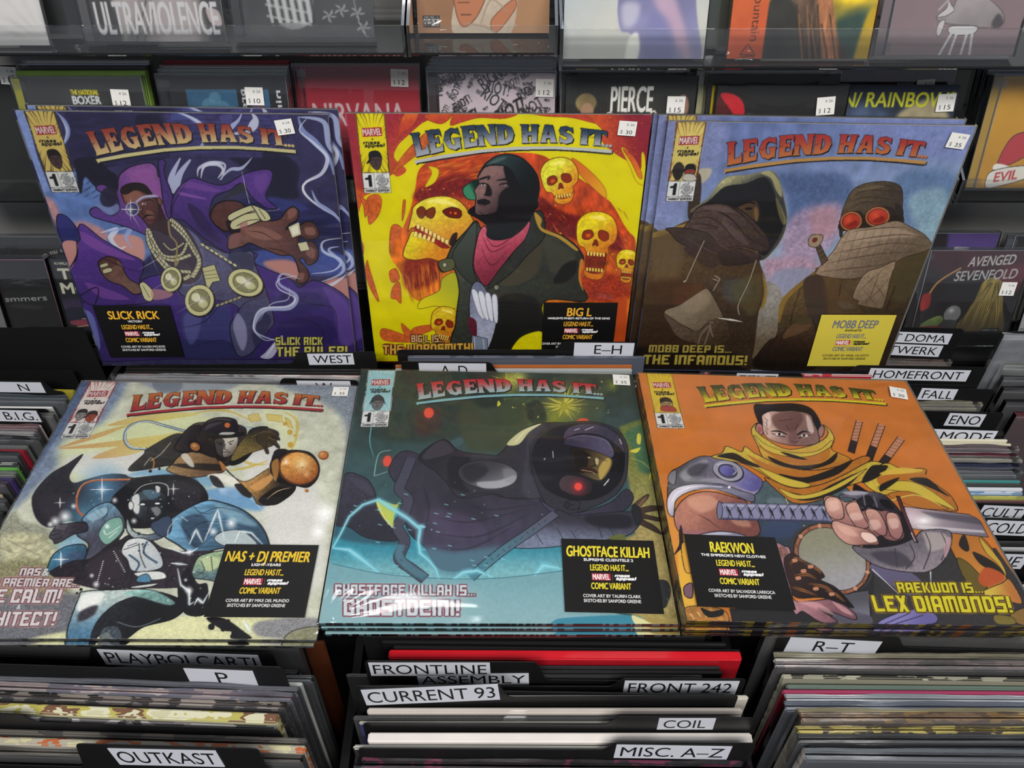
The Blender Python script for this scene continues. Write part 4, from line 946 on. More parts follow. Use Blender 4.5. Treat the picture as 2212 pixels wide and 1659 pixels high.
    P('1c1718', '1280,400 1340,420 1330,500 1350,540 1290,520', soft=3, a=.75); L('141318', 7, '1295,430 1330,436;1360,432 1395,420'); E('141318', 1376, 440, 9, 4); E('141318', 1318, 444, 9, 4); L('141318', 5, '1345,440 1342,472 1360,474;1325,492 1355,486 1375,490')
    P(('2a2528', '141316', '1260,290 1400,390'), '1195,400 1200,350 1240,300 1320,280 1400,292 1420,330 1420,370 1450,370 1455,385 1400,400 1300,405', k=5, kc='0c0c0e'); P('e5e2da', '1330,370 1400,372 1380,384 1310,384', a=.8, soft=3); E('d8732c', 1357, 328, 18, 16, k=3); L('8b8680', 5, '1240,310 1300,292 1380,300', .6); P('5a565a', '1220,360 1250,320 1330,310 1260,340', a=.6, soft=6)
    P('e9e6da', '1260,620 1330,620 1420,660 1480,740 1560,830 1420,700 1250,640', a=.9, soft=3); P('2c2a2c', '1250,630 1300,640 1340,700 1280,690', tex=.5, cell=4); P('2a2624', '1400,680 1480,690 1500,760 1440,740', tex=.5, cell=4)
    P(('b98a4a', '241b14', '1480,680 1700,720'), '1330,570 1400,640 1480,660 1620,580 1640,660 1760,680 1740,740 1640,800 1540,800 1500,740', k=5, kc='141318', tex=.35, cell=8); P('1b1614', '1540,780 1640,700 1760,690 1740,740 1640,805', tex=.4)
    P('e0a45a', '1500,690 1600,630 1640,600 1620,660 1540,720', a=.8, soft=5); L('e8c890', 7, '1590,770 1660,720 1740,700', .9, t=(.2, .2)); P('d8853c', '1310,540 1350,580 1330,600', a=.8)
    P('1a1514', '1610,560 1650,500 1740,475 1850,490 1905,560 1900,640 1840,700 1760,690 1660,670 1620,600', tex=.2); E('6a3a1c', 1780, 585, 122, 98, .2); E(('e0a048', 'a85a20', '1740,520 1860,660'), 1785, 583, 112, 92, .2, tex=.2); S.glow('f6e6b0', 1800, 560, 90, 1); S.glow('ffffff', 1705, 545, 34, 1); S.glow('f4cf8c', 1830, 620, 40, .8); S.dots('f0c060', 12, (1690, 510, 1880, 670), (3, 9), .8, 2); S.dots('8a4818', 14, (1690, 510, 1880, 670), (2, 6), .6, 22)
    P('1a1514', '1640,480 1720,478 1660,540 1650,640 1612,600', soft=2); P('c98a3c', '1620,560 1660,530 1660,620 1640,660', a=.8, soft=4)
    for x, y, r in ((1930, 508, 32), (1830, 718, 12)):
        E('8a4a20', x, y, r, r * .85); E('cc7c34', x - 3, y - 3, r * .8, r * .65); S.glow('f0c890', x - r * .3, y - r * .3, r * .6, .9)
    # lower figure
    P('16151a', '660,780 790,660 900,630 1100,630 1220,700 1225,800 1000,860 900,940 720,920', tex=.3); P('2e2a33', '1000,660 1190,700 1180,800 1060,820', soft=16, a=.8, tex=.3); S.dots('ffffff', 30, (800, 650, 1200, 900), (1, 5), .8, 6); E('1b1a20', 805, 660, 22, 18, k=3)
    P(('6ea6c8', '33546e', '1100,800 1500,1000'), '960,960 1060,860 1220,780 1330,790 1460,840 1560,930 1605,1030 1590,1080 1420,1070 1340,1060 1160,1090 1060,1040', tex=.25, cell=(70, 12), k=9, kc='141318'); P('9cc8d8', '1280,800 1420,840 1540,930 1400,900', a=.6, soft=16); P('2a3f58', '1080,900 1200,860 1260,960 1160,1060', soft=14, a=.8, tex=.4, cell=(50, 8))
    for p in ('1160,880 1300,820 1440,850', '1100,960 1260,900 1500,940', '1200,1040 1340,960 1560,1000', '1060,900 1140,1000 1160,1060', '1300,1050 1420,990 1560,1060', '1150,800 1200,850 1320,860'):
        L('141c2a', 6, p, .8, t=(.2, .2))
    P(('6f9cb6', '4b4a5c', '560,820 600,1000'), '490,890 560,820 660,790 740,880 740,960 660,1060 540,1180 500,1150 530,1040 460,980 520,920', tex=.25, cell=(12, 40), k=7, kc='141318'); P('a8c8d8', '520,870 620,820 640,850 560,900', a=.7, soft=6)
    for p in ('560,840 600,880', '590,830 620,860', '600,900 640,860 650,800', '560,930 600,1060', '620,880 640,1000', '680,850 700,960 640,1040'):
        L('141c2a', 6, p, .85, t=(.2, .2))
    P(('4a424e', '2c2732', '320,960 520,960'), '300,980 320,950 345,920 400,915 480,905 520,920 520,960 440,980 370,1020 330,1035 320,1015 300,1000', k=6, kc='141318', tex=.3); L('17151c', 5, '320,960 370,950;310,985 360,975;325,1010 370,995;350,930 400,940'); P('6a6472', '345,930 400,922 390,950 340,950', a=.6, soft=4)
    P(('3d7a9a', '274058', '300,1120 480,1200'), '285,1180 320,1100 400,1050 500,1040 520,1090 480,1160 400,1200 300,1200', k=7, kc='141318', tex=.25)
    for i in range(8): L('5a4a7a', 6, [(400 + i * 12, 1080), (380 + i * 14, 1160)], .5)
    P(('3f6a5c', '1d2430', '700,880 600,1060'), '640,880 740,880 760,980 680,1080 600,1040', a=.0)
    P('7fb0a0', '640,900 720,880 730,960 640,1040 590,980', soft=3, k=4); L('dfe8e0', 6, '620,950 640,980 720,930;650,1000 700,960')
    P(('241f26', '2f2730', '640,1080 700,1240'), '720,1010 780,980 900,1010 980,1060 1130,1080 1280,1080 1160,1170 1100,1290 760,1300 600,1310 300,1220 420,1140 540,1120 620,1060 700,1000', tex=.4, k=0); P('3a3038', '520,1160 700,1060 740,1180 660,1260 560,1260', soft=20, a=.8)
    P(('a9b6b4', '4a5a70', '780,960 960,1010'), '760,880 800,960 900,980 990,930 1000,900 1010,960 940,1010 820,1010 760,960', k=7, kc='141318', tex=.2); P('3a4a66', '900,920 1010,870 1020,960 960,990', k=5, kc='141318'); E('2a3340', 830, 975, 10)
    P(('d3d6d6', 'b9c0c4', '780,1030 900,1150'), '725,1080 770,1010 880,1010 960,1100 960,1180 800,1200 760,1130', k=6, kc='141318', tex=.12, cell=5); L('3f5870', 12, '770,1100 830,1150 810,1200;880,1020 860,1090 940,1150'); L('141318', 5, '760,1050 820,1030;740,1070 830,1040;830,1030 840,1110 870,1180'); S.dots('141318', 10, (830, 1020, 890, 1130), (4, 8), .9, 5)
    P(('46535c', '16181e', '800,780 960,860'), '770,790 790,740 860,690 960,680 1000,720 1000,780 980,860 930,900 870,905 810,870 790,840 770,820', k=6, kc='141318', tex=.2); P('e2e4e0', '790,760 830,745 830,850 800,840', a=.9, soft=3); P('c9cfcc', '900,810 930,870 960,850 950,820', a=.55, soft=5); P('23262c', '840,800 900,820 960,800 950,780 850,775', soft=4)
    P('15141a', '790,750 800,700 870,672 960,668 1000,710 1002,770 980,740 900,710 820,735', tex=.2); L('e8eceb', 5, '800,740 850,690 940,672 1000,690 1004,750', .9); P('e8eceb', '930,690 956,700 950,730 935,725', a=.9, soft=2); E('d8dad6', 782, 808, 16, 26, k=4); P('5c86a0', '850,720 900,715 960,740 900,770', a=.6, soft=6)
    L('0e0e12', 9, '825,805 850,790 885,805;920,800 960,780 975,785', t=(.3, .3)); E('f4f4f2', 852, 800, 14, 6); E('f4f4f2', 940, 795, 14, 6); L('0e0e12', 6, '890,810 880,850 900,860 920,850;865,885 900,875 930,880'); P('eef0ee', '900,880 925,880 910,890', a=.8); 
    for p in ('1060,880 1010,940 1000,1000', '1080,870 1120,900'):
        L('cfd6da', 4, p)
    P(('9cb890', '5c7a80', '1260,1120 1240,1240'), '1140,1220 1180,1120 1250,1090 1330,1075 1420,1060 1400,1180 1330,1260 1240,1250 1160,1240', tex=.3, k=6, kc='141318'); P('c9d4a0', '1200,1130 1280,1110 1320,1160 1240,1200', soft=10, a=.8); L('2c3a40', 5, '1200,1140 1220,1190 1180,1220;1260,1110 1270,1200;1170,1200 1220,1215'); P('d4dcd8', '1280,1000 1340,960 1450,960 1540,1050 1420,1060 1320,1040', a=.8, k=4)
    P('17161b', '1120,1180 1180,1270 1240,1280 1230,1450 1100,1450 1060,1300', tex=.4)
    P('d9dcd8', '800,1210 960,1200 990,1240 880,1250', k=5); P('4f86a8', '830,1230 880,1215 900,1260 820,1262', k=4); P('cfd2cc', '790,1290 940,1270 900,1290 800,1300', k=4)
    P(('b9c8c4', '4a7a9a', '540,1340 450,1600'), '400,1600 470,1360 500,1320 660,1310 900,1310 1100,1400 1060,1420 800,1380 640,1440 560,1620', k=7, kc='141318', tex=.2); P('e4e6e2', '490,1340 620,1330 580,1400 470,1440', soft=8); P('3a3640', '480,1440 580,1400 560,1460 470,1500', soft=12, tex=.6, cell=4); L('141318', 12, '560,1600 600,1480 700,1400')
    P(('23262c', '17161a', '640,1450 900,1500'), '545,1610 580,1500 680,1400 800,1350 940,1320 1110,1390 1040,1480 860,1530 760,1600 700,1620 640,1560', tex=.4, k=5); P('8ac0b8', '740,1330 900,1310 1040,1380 1000,1400 860,1360', a=.8, soft=6, tex=.3); P('4f5a66', '620,1540 700,1530 720,1610 600,1610', a=.8, tex=.5); L('7a8a94', 5, '700,1500 820,1530 960,1480', .8)
    P('17161b', '1230,1480 1340,1480 1460,1560 1500,1600 1380,1600 1380,1560 1330,1550', tex=.3); 
    for x, y, r in ((1262, 1530, 20), (1330, 1545, 14), (1360, 1500, 16), (485, 1308, 10), (462, 1330, 8), (898, 602, 10), (952, 588, 8)):
        E('17161b', x, y, r)
    # lightning and sparks
    for p in ('1220,1020 1300,830 1340,1010', '1130,1040 1170,950 1210,1030', '1060,1180 1080,1280 1130,1320 1130,1400 1160,1380', '1160,1400 1180,1360 1210,1390 1250,1320', '1400,1030 1430,960 1500,970 1570,1040', '1450,1490 1500,1570', '1000,1060 1100,1090 1150,1080 1180,1060', '1020,1150 1120,1160'):
        L('b9d0d8', 26, p, .5, t=(.2, .2), soft=6, sm=0); L('f4f6f4', 9, p, .95, t=(.3, .2), sm=0)
    for x, y, r in ((1380, 912, 30), (1272, 962, 22), (390, 872, 34), (440, 810, 14), (1130, 1086, 18), (548, 1224, 12), (1108, 1250, 10), (1128, 1312, 22), (574, 1276, 18), (330, 900, 26), (685, 775, 16), (800, 898, 16), (300, 920, 16), (640, 930, 14), (1900, 960, 40), (1940, 860, 60)):
        S.glow('ffffff', x, y, r * 1.5, 1, pw=1.1)
    S.star(610, 712, 80, w=5); S.star(360, 790, 36, w=4); S.star(1036, 708, 40, w=4); S.star(365, 1128, 55, w=5); S.dots('ffffff', 60, (440, 640, 1100, 1300), (1, 6), .7, 31); S.dots('ffffff', 40, (1000, 1080, 1260, 1460), (1, 7), .7, 32)
    for i in range(12):
        E('f0f0ee', 580 + i * 3.4, 1272 - i * 12, 4, 3); E('f0f0ee', 680 + i * 6, 1080 + i * 11, 4, 3)
    S.grain(.05, 3, 51, 1)
    up = dict(shear=.32)
    for t, A, B, h in (('NAS', (115, 1224), (238, 1225), 44), ('DJ PREMIER ARE...', (-85, 1288), (470, 1294), 50), ('THE CALM!', (-160, 1386), (352, 1388), 82), ('THE ARCHITECT!', (-440, 1524), (322, 1524), 84)):
        caption(S, t, A, B, h, 'd6d2d2', '571c2a', 11, 'd09a9a', 7, **up)
    S.T('&', (252, 1226), (290, 1226), (10, -44), 'd6d6d6', '3a4a5a', 9, bold=3); S.T('&', (100, 1424), (124, 1424), (6, -26), 'd6d6d6', '3a4a5a', 6, bold=2)
def art_teal(S):
    P, L, E = S.P, S.L, S.E
    P(('39463c', '37575c', '900,100 900,800'), '240,20 1900,50 2180,1620 0,1620', sm=0, tex=.14, cell=60)
    P('2a3a34', '300,60 900,60 880,420 300,430', soft=40, a=.8, tex=.2); P('4c5c3c', '1100,100 1240,90 1300,340 1100,380', soft=30, a=.8, tex=.3); P('3f4a34', '860,240 1240,250 1200,420 1060,520 880,500', soft=30, a=.8)
    P('1f2c28', '900,60 1100,70 1080,240 940,260', soft=30, a=.6)
    P(('6f7a38', 'a8975a', '1850,400 1950,1100'), '1760,380 1900,330 2160,1620 1850,1620 1840,1460 1700,1440 1700,1060 1850,1000 1830,800 1790,560', sm=0, soft=16, tex=.2); P('3c6b50', '1790,420 1920,380 1960,620 1880,640 1840,520', soft=20, a=.8, tex=.2)
    P(('2f8aa0', '7ab4bc', '900,1050 900,1240'), '60,820 360,800 620,940 700,1100 1440,1030 1500,1280 700,1300 60,1260', soft=24, tex=.1); P('2a4a5a', '100,900 420,960 480,1060 120,1020', soft=20, a=.7)
    P(('76a6b0', '88b0b6', '900,1220 900,1500'), '70,1160 200,1200 500,1240 800,1262 1100,1252 1430,1215 1560,1190 1560,1420 1850,1480 1880,1620 0,1620 20,1400', sm=0, tex=.04); P('88b0b6', '40,1300 900,1300 860,1520 20,1520', soft=40, a=.7)
    P('3a8ba4', '1480,1480 1850,1470 1900,1540 1420,1530 1380,1500', soft=6); P('ded9a0', '1830,1470 1900,1490 2060,1540 1880,1540', soft=3); P('a8924e', '1900,1480 2090,1500 2080,1530 1960,1520', soft=5)
    # sparks
    for x, y, r, c in ((1110, 120, 120, 'd9cf3c'), (1440, 260, 200, 'c8c030'), (1180, 100, 90, 'e8e070'), (1380, 330, 120, '8f9a2c'), (1720, 140, 60, '9aa63c')):
        S.glow(c, x, y, r, .85)
    R = np.random.RandomState(8)
    for i in range(46):
        a = R.rand() * 6.28; r = 40 + R.rand() * 130
        L('e6dc58', 3 + R.rand() * 5, [(1440 + 20 * math.cos(a), 260 + 20 * math.sin(a)), (1440 + r * math.cos(a), 260 + r * .8 * math.sin(a))], .8, sm=0, t=(.2, .1))
        L('e6dc58', 3, [(1100 + 20 * math.cos(a), 110), (1100 + r * .8 * math.cos(a), 110 + r * .4 * math.sin(a))], .6, sm=0, t=(.2, .1))
    P('20302c', '1220,260 1300,230 1340,340 1250,360', soft=12, a=.7, tex=.4); S.dots('e6dc58', 40, (1000, 80, 1750, 340), (2, 6), .8, 3)
    for p in ('1865,420 1885,430 1880,480 1860,470', '1820,520 1880,500 1860,530', '1940,640 1960,620 1930,690', '1900,690 1950,670', '1060,230 1075,250 1055,262', '1900,1280 1960,1250', '1840,1200 1900,1180 1880,1210'):
        P('d8d040', p, soft=2)
    L('c8c46a', 6, '1800,560 1900,590 2000,700', .7, t=(.2, .2)); L('c8c46a', 4, '1780,620 1880,680 1960,800', .6, t=(.2, .2))
    # red signal lamps
    L('5aa9b0', 7, '345,560 320,470 330,370 360,300', t=(.3, .3)); P('4a2a28', '590,300 720,280 720,400 600,420', soft=30, a=.6)
    for x, y, rx, ry in ((660, 300, 28, 30), (420, 578, 24, 32)):
        S.glow('c23a30', x, y, 70, .6); E('e2503c', x, y, rx, ry, .2)
    L('8fb9b4', 5, '345,665 370,540 440,515'); L('8fb9b4', 4, '345,665 420,640'); P('3f6066', '640,560 720,500 840,440 850,480 740,540', a=.7)
    E('d8503c', 1550, 348, 34, 18)
    # flying caped figure
    ink = dict(k=5, kc='15151c')
    P(('3a3848', '2a2a38', '300,700 300,1000'), '180,650 300,680 350,760 360,830 440,950 500,1000 460,1040 300,1020 200,960 120,940 150,800', tex=.16, **ink); P('4a4658', '200,670 300,700 340,780 240,720', a=.7, soft=8)
    P(('3b3848', '33303f', '500,560 700,900'), '430,640 460,560 520,520 600,540 640,600 760,650 830,760 800,1060 700,1100 560,1010 520,900 545,800 480,720', tex=.14, **ink)
    P(('35323f', '45405a', '700,700 700,1150'), '560,600 700,600 850,640 1300,800 1400,870 1000,1160 880,1210 720,1200 640,1080 540,900', tex=.12, cell=(40, 90), k=0)
    P('4f7f90', '640,1080 800,1100 980,1080 1080,1080 880,1220 720,1220', soft=36, a=.8); P('2a2734', '740,760 900,780 1000,900 860,1000 760,900', soft=40, a=.6); P('57496a', '640,860 900,900 980,1000 760,1020', soft=40, a=.55)
    for p in ('850,800 1000,860 1300,820', '700,900 900,930 1240,850', '720,1000 960,1010 1240,880', '700,1080 900,1080 1140,960', '620,700 660,840 640,1000'):
        L('201e2a', 14, p, .45, t=(.1, .2), soft=6)
    P(('26252d', '33323c', '700,520 900,600'), '600,560 680,480 760,455 840,520 1000,540 1060,540 1130,470 1200,400 1300,360 1460,355 1600,350 1740,390 1800,470 1810,560 1790,700 1700,800 1500,880 1380,870 1300,800 1100,790 1020,770 840,790 760,700 700,640', tex=.12, **ink)
    P('403c4a', '620,560 690,480 750,462 800,520 700,560', soft=6, a=.9); P('1c1b22', '780,560 900,560 860,700 900,760 780,720', soft=16, a=.8)
    P('45414e', '1240,400 1330,370 1250,480 1240,620 1300,800 1200,760 1220,560', soft=14, a=.8); P('d8d4a0', '1110,480 1200,400 1310,362 1240,410 1180,480', a=.9, soft=3); L('eae6b8', 6, '1160,470 1220,405 1300,365', .8)
    E(('3a3a42', '707078', '980,600 1080,720'), 1000, 655, 172, 82, .08, k=4, kc='15151c'); P('b4b4b8', '940,700 1060,690 1160,660 1140,710 1040,738 960,730', a=.75, soft=10); P('8f8f96', '1090,620 1165,640 1150,700 1100,690', a=.5, soft=12); P('26262e', '850,620 960,590 1000,640 900,700', a=.8, soft=14)
    L('15151c', 4, '1110,790 1200,800 1320,790;840,790 1000,760 1100,790;1240,480 1260,640 1320,800 1400,880')
    # hood and helmet
    P(('23222b', '15151b', '1300,450 1700,700'), '1260,520 1330,420 1460,370 1640,370 1760,430 1790,560 1760,700 1640,790 1480,800 1340,740 1280,640', tex=.1, **ink)
    P(('4a4458', '3a3648', '1500,400 1700,500'), '1440,450 1460,390 1560,362 1680,380 1770,450 1790,540 1760,500 1650,430 1520,420', k=4, kc='15151c', tex=.14)
    P(('37334a', '57506c', '1450,450 1700,500'), '1440,480 1460,440 1560,425 1680,450 1730,530 1700,560 1600,520 1480,490', k=4, kc='15151c', tex=.1); L('8a7f9c', 4, '1460,450 1560,432 1680,460 1720,520', .7)
    P(('2a1f1a', '7f6b3c', '1500,560 1720,620'), '1490,505 1580,510 1690,550 1720,580 1700,640 1650,690 1570,670 1510,640 1480,580', k=4, kc='100e10', tex=.12); P('c2a852', '1640,620 1690,560 1710,590 1680,650 1650,685', a=.85, soft=5); P('17110f', '1500,520 1580,540 1560,640 1510,630', soft=8, a=.8)
    L('0c0a0a', 9, '1540,530 1580,540 1600,560;1640,560 1690,580', t=(.3, .3)); E('b9a468', 1585, 558, 10, 4); E('b9a468', 1668, 588, 10, 4); L('0c0a0a', 6, '1610,570 1620,600 1590,610', t=(.3, 1)); P('3a201c', '1530,625 1580,612 1640,645 1570,645'); L('d8c890', 4, '1540,630 1600,640 1620,655', .8); P('e8dca0', '1622,560 1640,570 1635,600 1622,590', a=.7, soft=2)
    P(('4a3a40', '2a2228', '1420,700 1580,740'), '1410,720 1430,670 1490,660 1590,690 1600,750 1540,780 1450,760', k=4, kc='100e10'); S.glow('e0303c', 1522, 726, 80, .95); E('f04a3c', 1522, 725, 22, 22)
    L('c9c9d4', 6, '1375,520 1378,560;1560,400 1610,380;1500,400 1530,390;1690,700 1700,680;1760,450 1772,480;1330,560 1326,572', .9); L('e8e8f0', 7, '1670,720 1695,690', .9)
    P(('45405a', '33303f', '1300,800 1840,760'), '1300,800 1380,850 1500,880 1700,820 1800,740 1840,800 1760,880 1600,900 1480,900 1360,870', k=5, kc='15151c', tex=.12)
    L('15151c', 6, '1440,830 1470,805 1520,810 1540,830;1450,850 1480,860 1540,850;1480,830 1500,830;1530,830 1520,870'); E('2a2834', 1458, 832, 18, 16, k=4)
    # arm and hand
    P(('35323f', '77809a', '1500,900 1500,1060'), '1380,870 1500,890 1760,870 1880,880 1885,930 1820,1000 1700,1030 1500,1060 1300,1080 1160,1080 1100,1070', tex=.16, **ink); P('1d1c24', '1560,900 1800,890 1820,960 1640,960', soft=16, a=.8)
    for p in ('1280,1000 1320,1060', '1400,960 1440,1040', '1480,980 1520,1040', '1640,960 1660,1020', '1700,950 1730,1010'):
        L('15151c', 4, p, .8)
    P(('5a3e30', '3a2820', '1840,840 1960,900'), '1830,850 1850,820 1920,770 1925,790 1890,830 1870,850 1950,835 1985,845 1985,860 1900,880 1985,905 1998,920 1980,925 1890,910 1960,950 2000,990 1990,998 1880,945 1850,930', k=4, kc='140e0c', tex=.16); P('8a6a48', '1860,840 1910,785 1915,795 1885,835', a=.7, soft=2); P('23242a', '1840,830 1880,850 1890,920 1860,950 1840,900', k=3)
    P('2b3030', '1980,1280 2030,1270 2055,1320 2040,1390 2010,1420', k=4); P('6a702c', '1700,1020 1780,1000 1800,1060 1730,1040', a=.9, soft=4)
    L('15151c', 5, '1430,1035 1500,1030 1620,1030', .6)
    # straps and script
    for p in ('560,560 520,660 490,740 540,800 510,900 480,960 520,1040 490,1140 560,1200 640,1260', ):
        L('15151c', 66, p, .9); L('46465a', 58, p)
    L('4f8a9c', 44, '500,1060 490,1130 560,1200 640,1250', .7, soft=8); L('15151c', 56, '1390,880 1240,990 1080,1100 900,1250'); L(('57596c', '4a8294', '1390,880 950,1220'), 48, '1390,880 1240,990 1080,1100 900,1250')
    for i in range(12):
        x, y = 1330 - i * 34, 920 + i * 25
        L('23242e', 4, [(x - 8, y - 10), (x + 10, y + 6)] if i % 2 else [(x + 8, y - 8), (x - 4, y + 12)], .6)
        x, y = 520 + 18 * math.sin(i), 640 + i * 46
        L('23242e', 4, [(x - 8, y), (x + 10, y + 6)], .6)
    P('d8d44a', '470,830 500,790 460,900 450,960 380,880 360,800', a=.85, soft=5); L('e8e6a0', 6, '360,810 400,900 450,960', .9)
    # lightning
    for p in ('105,1080 150,1000 200,900 280,830 370,800 460,860 540,910 610,970 600,1040 610,1110 660,1150 700,1200 720,1260', '105,1080 200,1090 280,1150 370,1220', '800,1260 860,1220 940,1210 1030,1250', '1270,1240 1320,1180 1430,1200', '640,960 600,950'):
        L('6fc8dc', 44, p, .55, t=(.3, .3), soft=12, sm=0); L('8fd2de', 18, p, .95, t=(.4, .3), sm=0)
    S.dots('bfe8ec', 26, (120, 700, 1400, 1200), (2, 4), .8, 14)
    for i in range(30):
        x, y = 200 + R.rand() * 900, 740 + R.rand() * 460
        L('8fd8e4', 5, [(x, y), (x + 24, y + 6)], .8, sm=0)
    for p in ('100,1170 400,1230 800,1258 1100,1250 1430,1212',):
        L('2f6a7a', 4, p)
    L('3a7a8a', 3, '380,1220 560,1230;960,1170 1000,1250;1380,1080 1420,1200', .7)
    for A, B, h, t in (((118, 1352), (928, 1356), 62, 'GHOSTFACE KILLAH IS...'), ((168, 1470), (838, 1472), 94, 'GHOSTDEINI!')):
        caption(S, t, A, B, h, 'ccd0d6', '33202e', 8, 'b83a50', 6)

def art_orange(S):
    P, L, E = S.P, S.L, S.E
    P(('cf7e38', 'ca782c', '700,80 700,900'), '10,40 1560,90 2330,1520 280,1500', sm=0, tex=.05, cell=90)
    P('dd9a42', '130,900 320,900 420,1500 280,1500', soft=20, a=.8); P('e0b040', '250,1040 330,1020 380,1490 290,1490', soft=8)
    P('3a3838', '1300,1060 2050,1060 2230,1320 2320,1520 1150,1500', sm=0, tex=.1); P('2b2a2b', '540,1400 1300,1380 1300,1500 560,1500', sm=0)
    ink = dict(k=5, kc='1a1518')
    # sword handles on the back
    for a, b, w in (((1230, 520), (1278, 340), 36), ((1330, 560), (1405, 360), 38), ((1395, 600), (1515, 438), 40)):
        a, b = np.array(a, float), np.array(b, float); d = b - a
        L('1a1518', w + 6, [a, b], sm=0); L('352c2c', w, [a, a + d * .38], sm=0); L('c08a6c', w - 2, [a + d * .38, b], sm=0)
        for i in range(6):
            c = a + d * (.42 + i * .1); m = np.array([-d[1], d[0]]) / np.linalg.norm(d) * w * .45
            L('7d4c38', 5, [c - m, c + m + d * .06], sm=0); L('e0b698', 3, [c - m * .5 + d * .03, c + m * .6 + d * .07], .7, sm=0)
    # body armour
    P(('52646a', '34404a', '800,760 900,1000'), '700,700 1180,700 1240,960 1000,1000 930,1040 900,1100 720,1080', tex=.12, **ink); P('3c4a7a', '740,920 900,910 960,940 900,1000 740,1000', soft=10, a=.5); P('7d9094', '760,780 840,780 860,830 770,830', a=.5, soft=8)
    L('c8b490', 6, '860,780 880,830;960,930 985,950')
    # left shoulder plate and arm
    P(('b9806c', '7d4a44', '320,800 600,960'), '230,860 300,770 420,740 560,770 640,800 700,900 700,990 520,1000 330,990 250,960', tex=.12, **ink); P('d6a48a', '300,790 420,760 480,810 380,860', a=.7, soft=14); P('a06a7a', '240,900 300,960 420,960 360,990 260,960', a=.7, soft=10); L('4a2a2a', 6, '360,870 420,900 500,960;520,850 600,900 690,930', t=(.2, .2)); P('e0b090', '540,880 640,900 660,940 580,930', a=.5, soft=10)
    P(('55555c', '9c90b0', '240,640 700,680'), '195,690 210,630 260,600 350,550 420,540 560,570 680,640 730,690 680,760 600,740 420,700 280,720 205,830 190,760', tex=.14, **ink)
    P('7d7d84', '195,680 200,640 240,620 230,700', k=4); P(('8d8bb4', '5a5696', '560,600 720,700'), '480,590 600,600 725,680 680,740 560,690', soft=4, a=.9, tex=.15)
    P('c9c7d0', '260,640 340,580 420,560 380,620 300,680', a=.5, soft=16); P('2b2930', '300,620 360,580 420,590 340,660', a=.6, soft=14, tex=.5, cell=4)
    E('2b2a34', 535, 626, 92, 60, .3); E('a19fac', 532, 622, 86, 54, .3); E('4a4860', 532, 624, 54, 38, .3, k=4); E(('7672b0', '4f4a86', '500,600 580,640'), 528, 622, 44, 28, .3); L('e0e0ec', 5, '470,590 500,580 540,582;560,600 580,625 560,645', .8)
    P(('d0ccd8', '6a6880', '300,700 400,760'), '195,860 190,780 240,720 360,695 500,700 620,740 680,760 670,800 560,760 440,725 320,740 240,790 225,880', **ink); L('efecf2', 6, '215,800 250,745 360,710 500,715', .8); E('efecf2', 540, 716, 8)
    P('8a8aa0', '370,985 480,965 580,975 630,1000 400,1000', k=5); P('c9c9d4', '380,985 480,970 560,980 470,985', a=.8)
    P('2a2120', '270,930 280,1040 240,1090 225,1100 255,1040 255,970'); P('d9a23c', '270,1040 320,1030 330,1180 300,1200 280,1150', k=4); P('7b5a6a', '285,1280 330,1260 330,1340 290,1330', k=5); P('b07a3c', '290,1400 420,1390 520,1420 520,1490 300,1490', k=4, tex=.3); L('e8dc9a', 4, '320,1430 340,1460;360,1420 380,1450;400,1430 410,1450'); P('23201f', '380,1400 440,1420 500,1410 500,1440 420,1450', k=3)
    # head
    P('1e1917', '680,250 760,245 900,240 990,260 1040,310 1070,390 1060,420 1000,400 980,320 760,290 750,350 740,410 700,340', tex=.4, cell=8)
    E('b98078', 712, 388, 22, 34, -.2, k=5); E('a87a70', 1060, 400, 18, 34, .2, k=5); P('a04a5a', '705,370 722,385 715,410 703,400', a=.7)
    P(('cfab9c', '8a665e', '740,330 980,430'), '735,300 860,270 985,290 1020,350 1050,430 1030,470 900,480 780,450 735,410 728,350', tex=.1, **ink)
    P('e4cfc6', '740,320 760,290 780,330 770,370 745,380', a=.8, soft=6); P('5c3c38', '800,300 920,280 960,330 900,400 820,390 780,340', a=.7, soft=16); P('e8d8d0', '975,310 1000,330 1020,400 990,400', a=.7, soft=6); P('d8bcb0', '760,390 800,380 800,430 760,430', a=.5, soft=8); P('70484a', '880,400 920,390 920,470 880,465', a=.6, soft=8)
    P('1e1917', '700,300 740,285 830,288 900,284 985,300 1020,330 1000,280 900,255 760,262', tex=.4, cell=8); L('171213', 13, '775,400 820,398 870,418', t=(.3, .7)); L('171213', 13, '925,420 960,400 1000,405', t=(.7, .3)); L('171213', 6, '780,410 820,425 860,430;930,440 970,425 1000,420'); E('e6dcd8', 822, 416, 20, 8); E('e6dcd8', 966, 424, 20, 8); E('171213', 824, 415, 8, 8); E('171213', 964, 423, 8, 8); L('3a2020', 5, '860,360 880,390;930,360 915,390;820,340 900,330;890,450 910,462 935,455', .8)
    for i in range(16): L('171213', 4, [(740 + (i % 4) * 5, 320 + i * 6), (752 + (i % 3) * 4, 330 + i * 6)], .5)
    # hood scarf
    Y, O, K = 'cdb645', 'b8742c', '2a2622'
    P((Y, O, '800,450 900,640'), '665,395 700,350 690,390 760,450 870,500 1000,480 1080,440 1100,400 1070,360 1110,390 1135,440 1120,500 1180,530 1230,560 1180,600 1000,640 820,600 740,560 700,480', tex=.1, **ink)
    P(O, '690,470 800,520 900,540 1040,530 1110,490 1090,560 960,580 820,560', soft=4, a=.9); P(Y, '680,420 760,480 900,520 1040,510 1120,450 1110,490 1000,540 860,540 740,500', a=.9, k=3); P(K, '830,515 900,530 985,560 900,550', k=0); P(K, '760,540 900,590 1060,580 1150,520 1120,580 960,620 820,590')
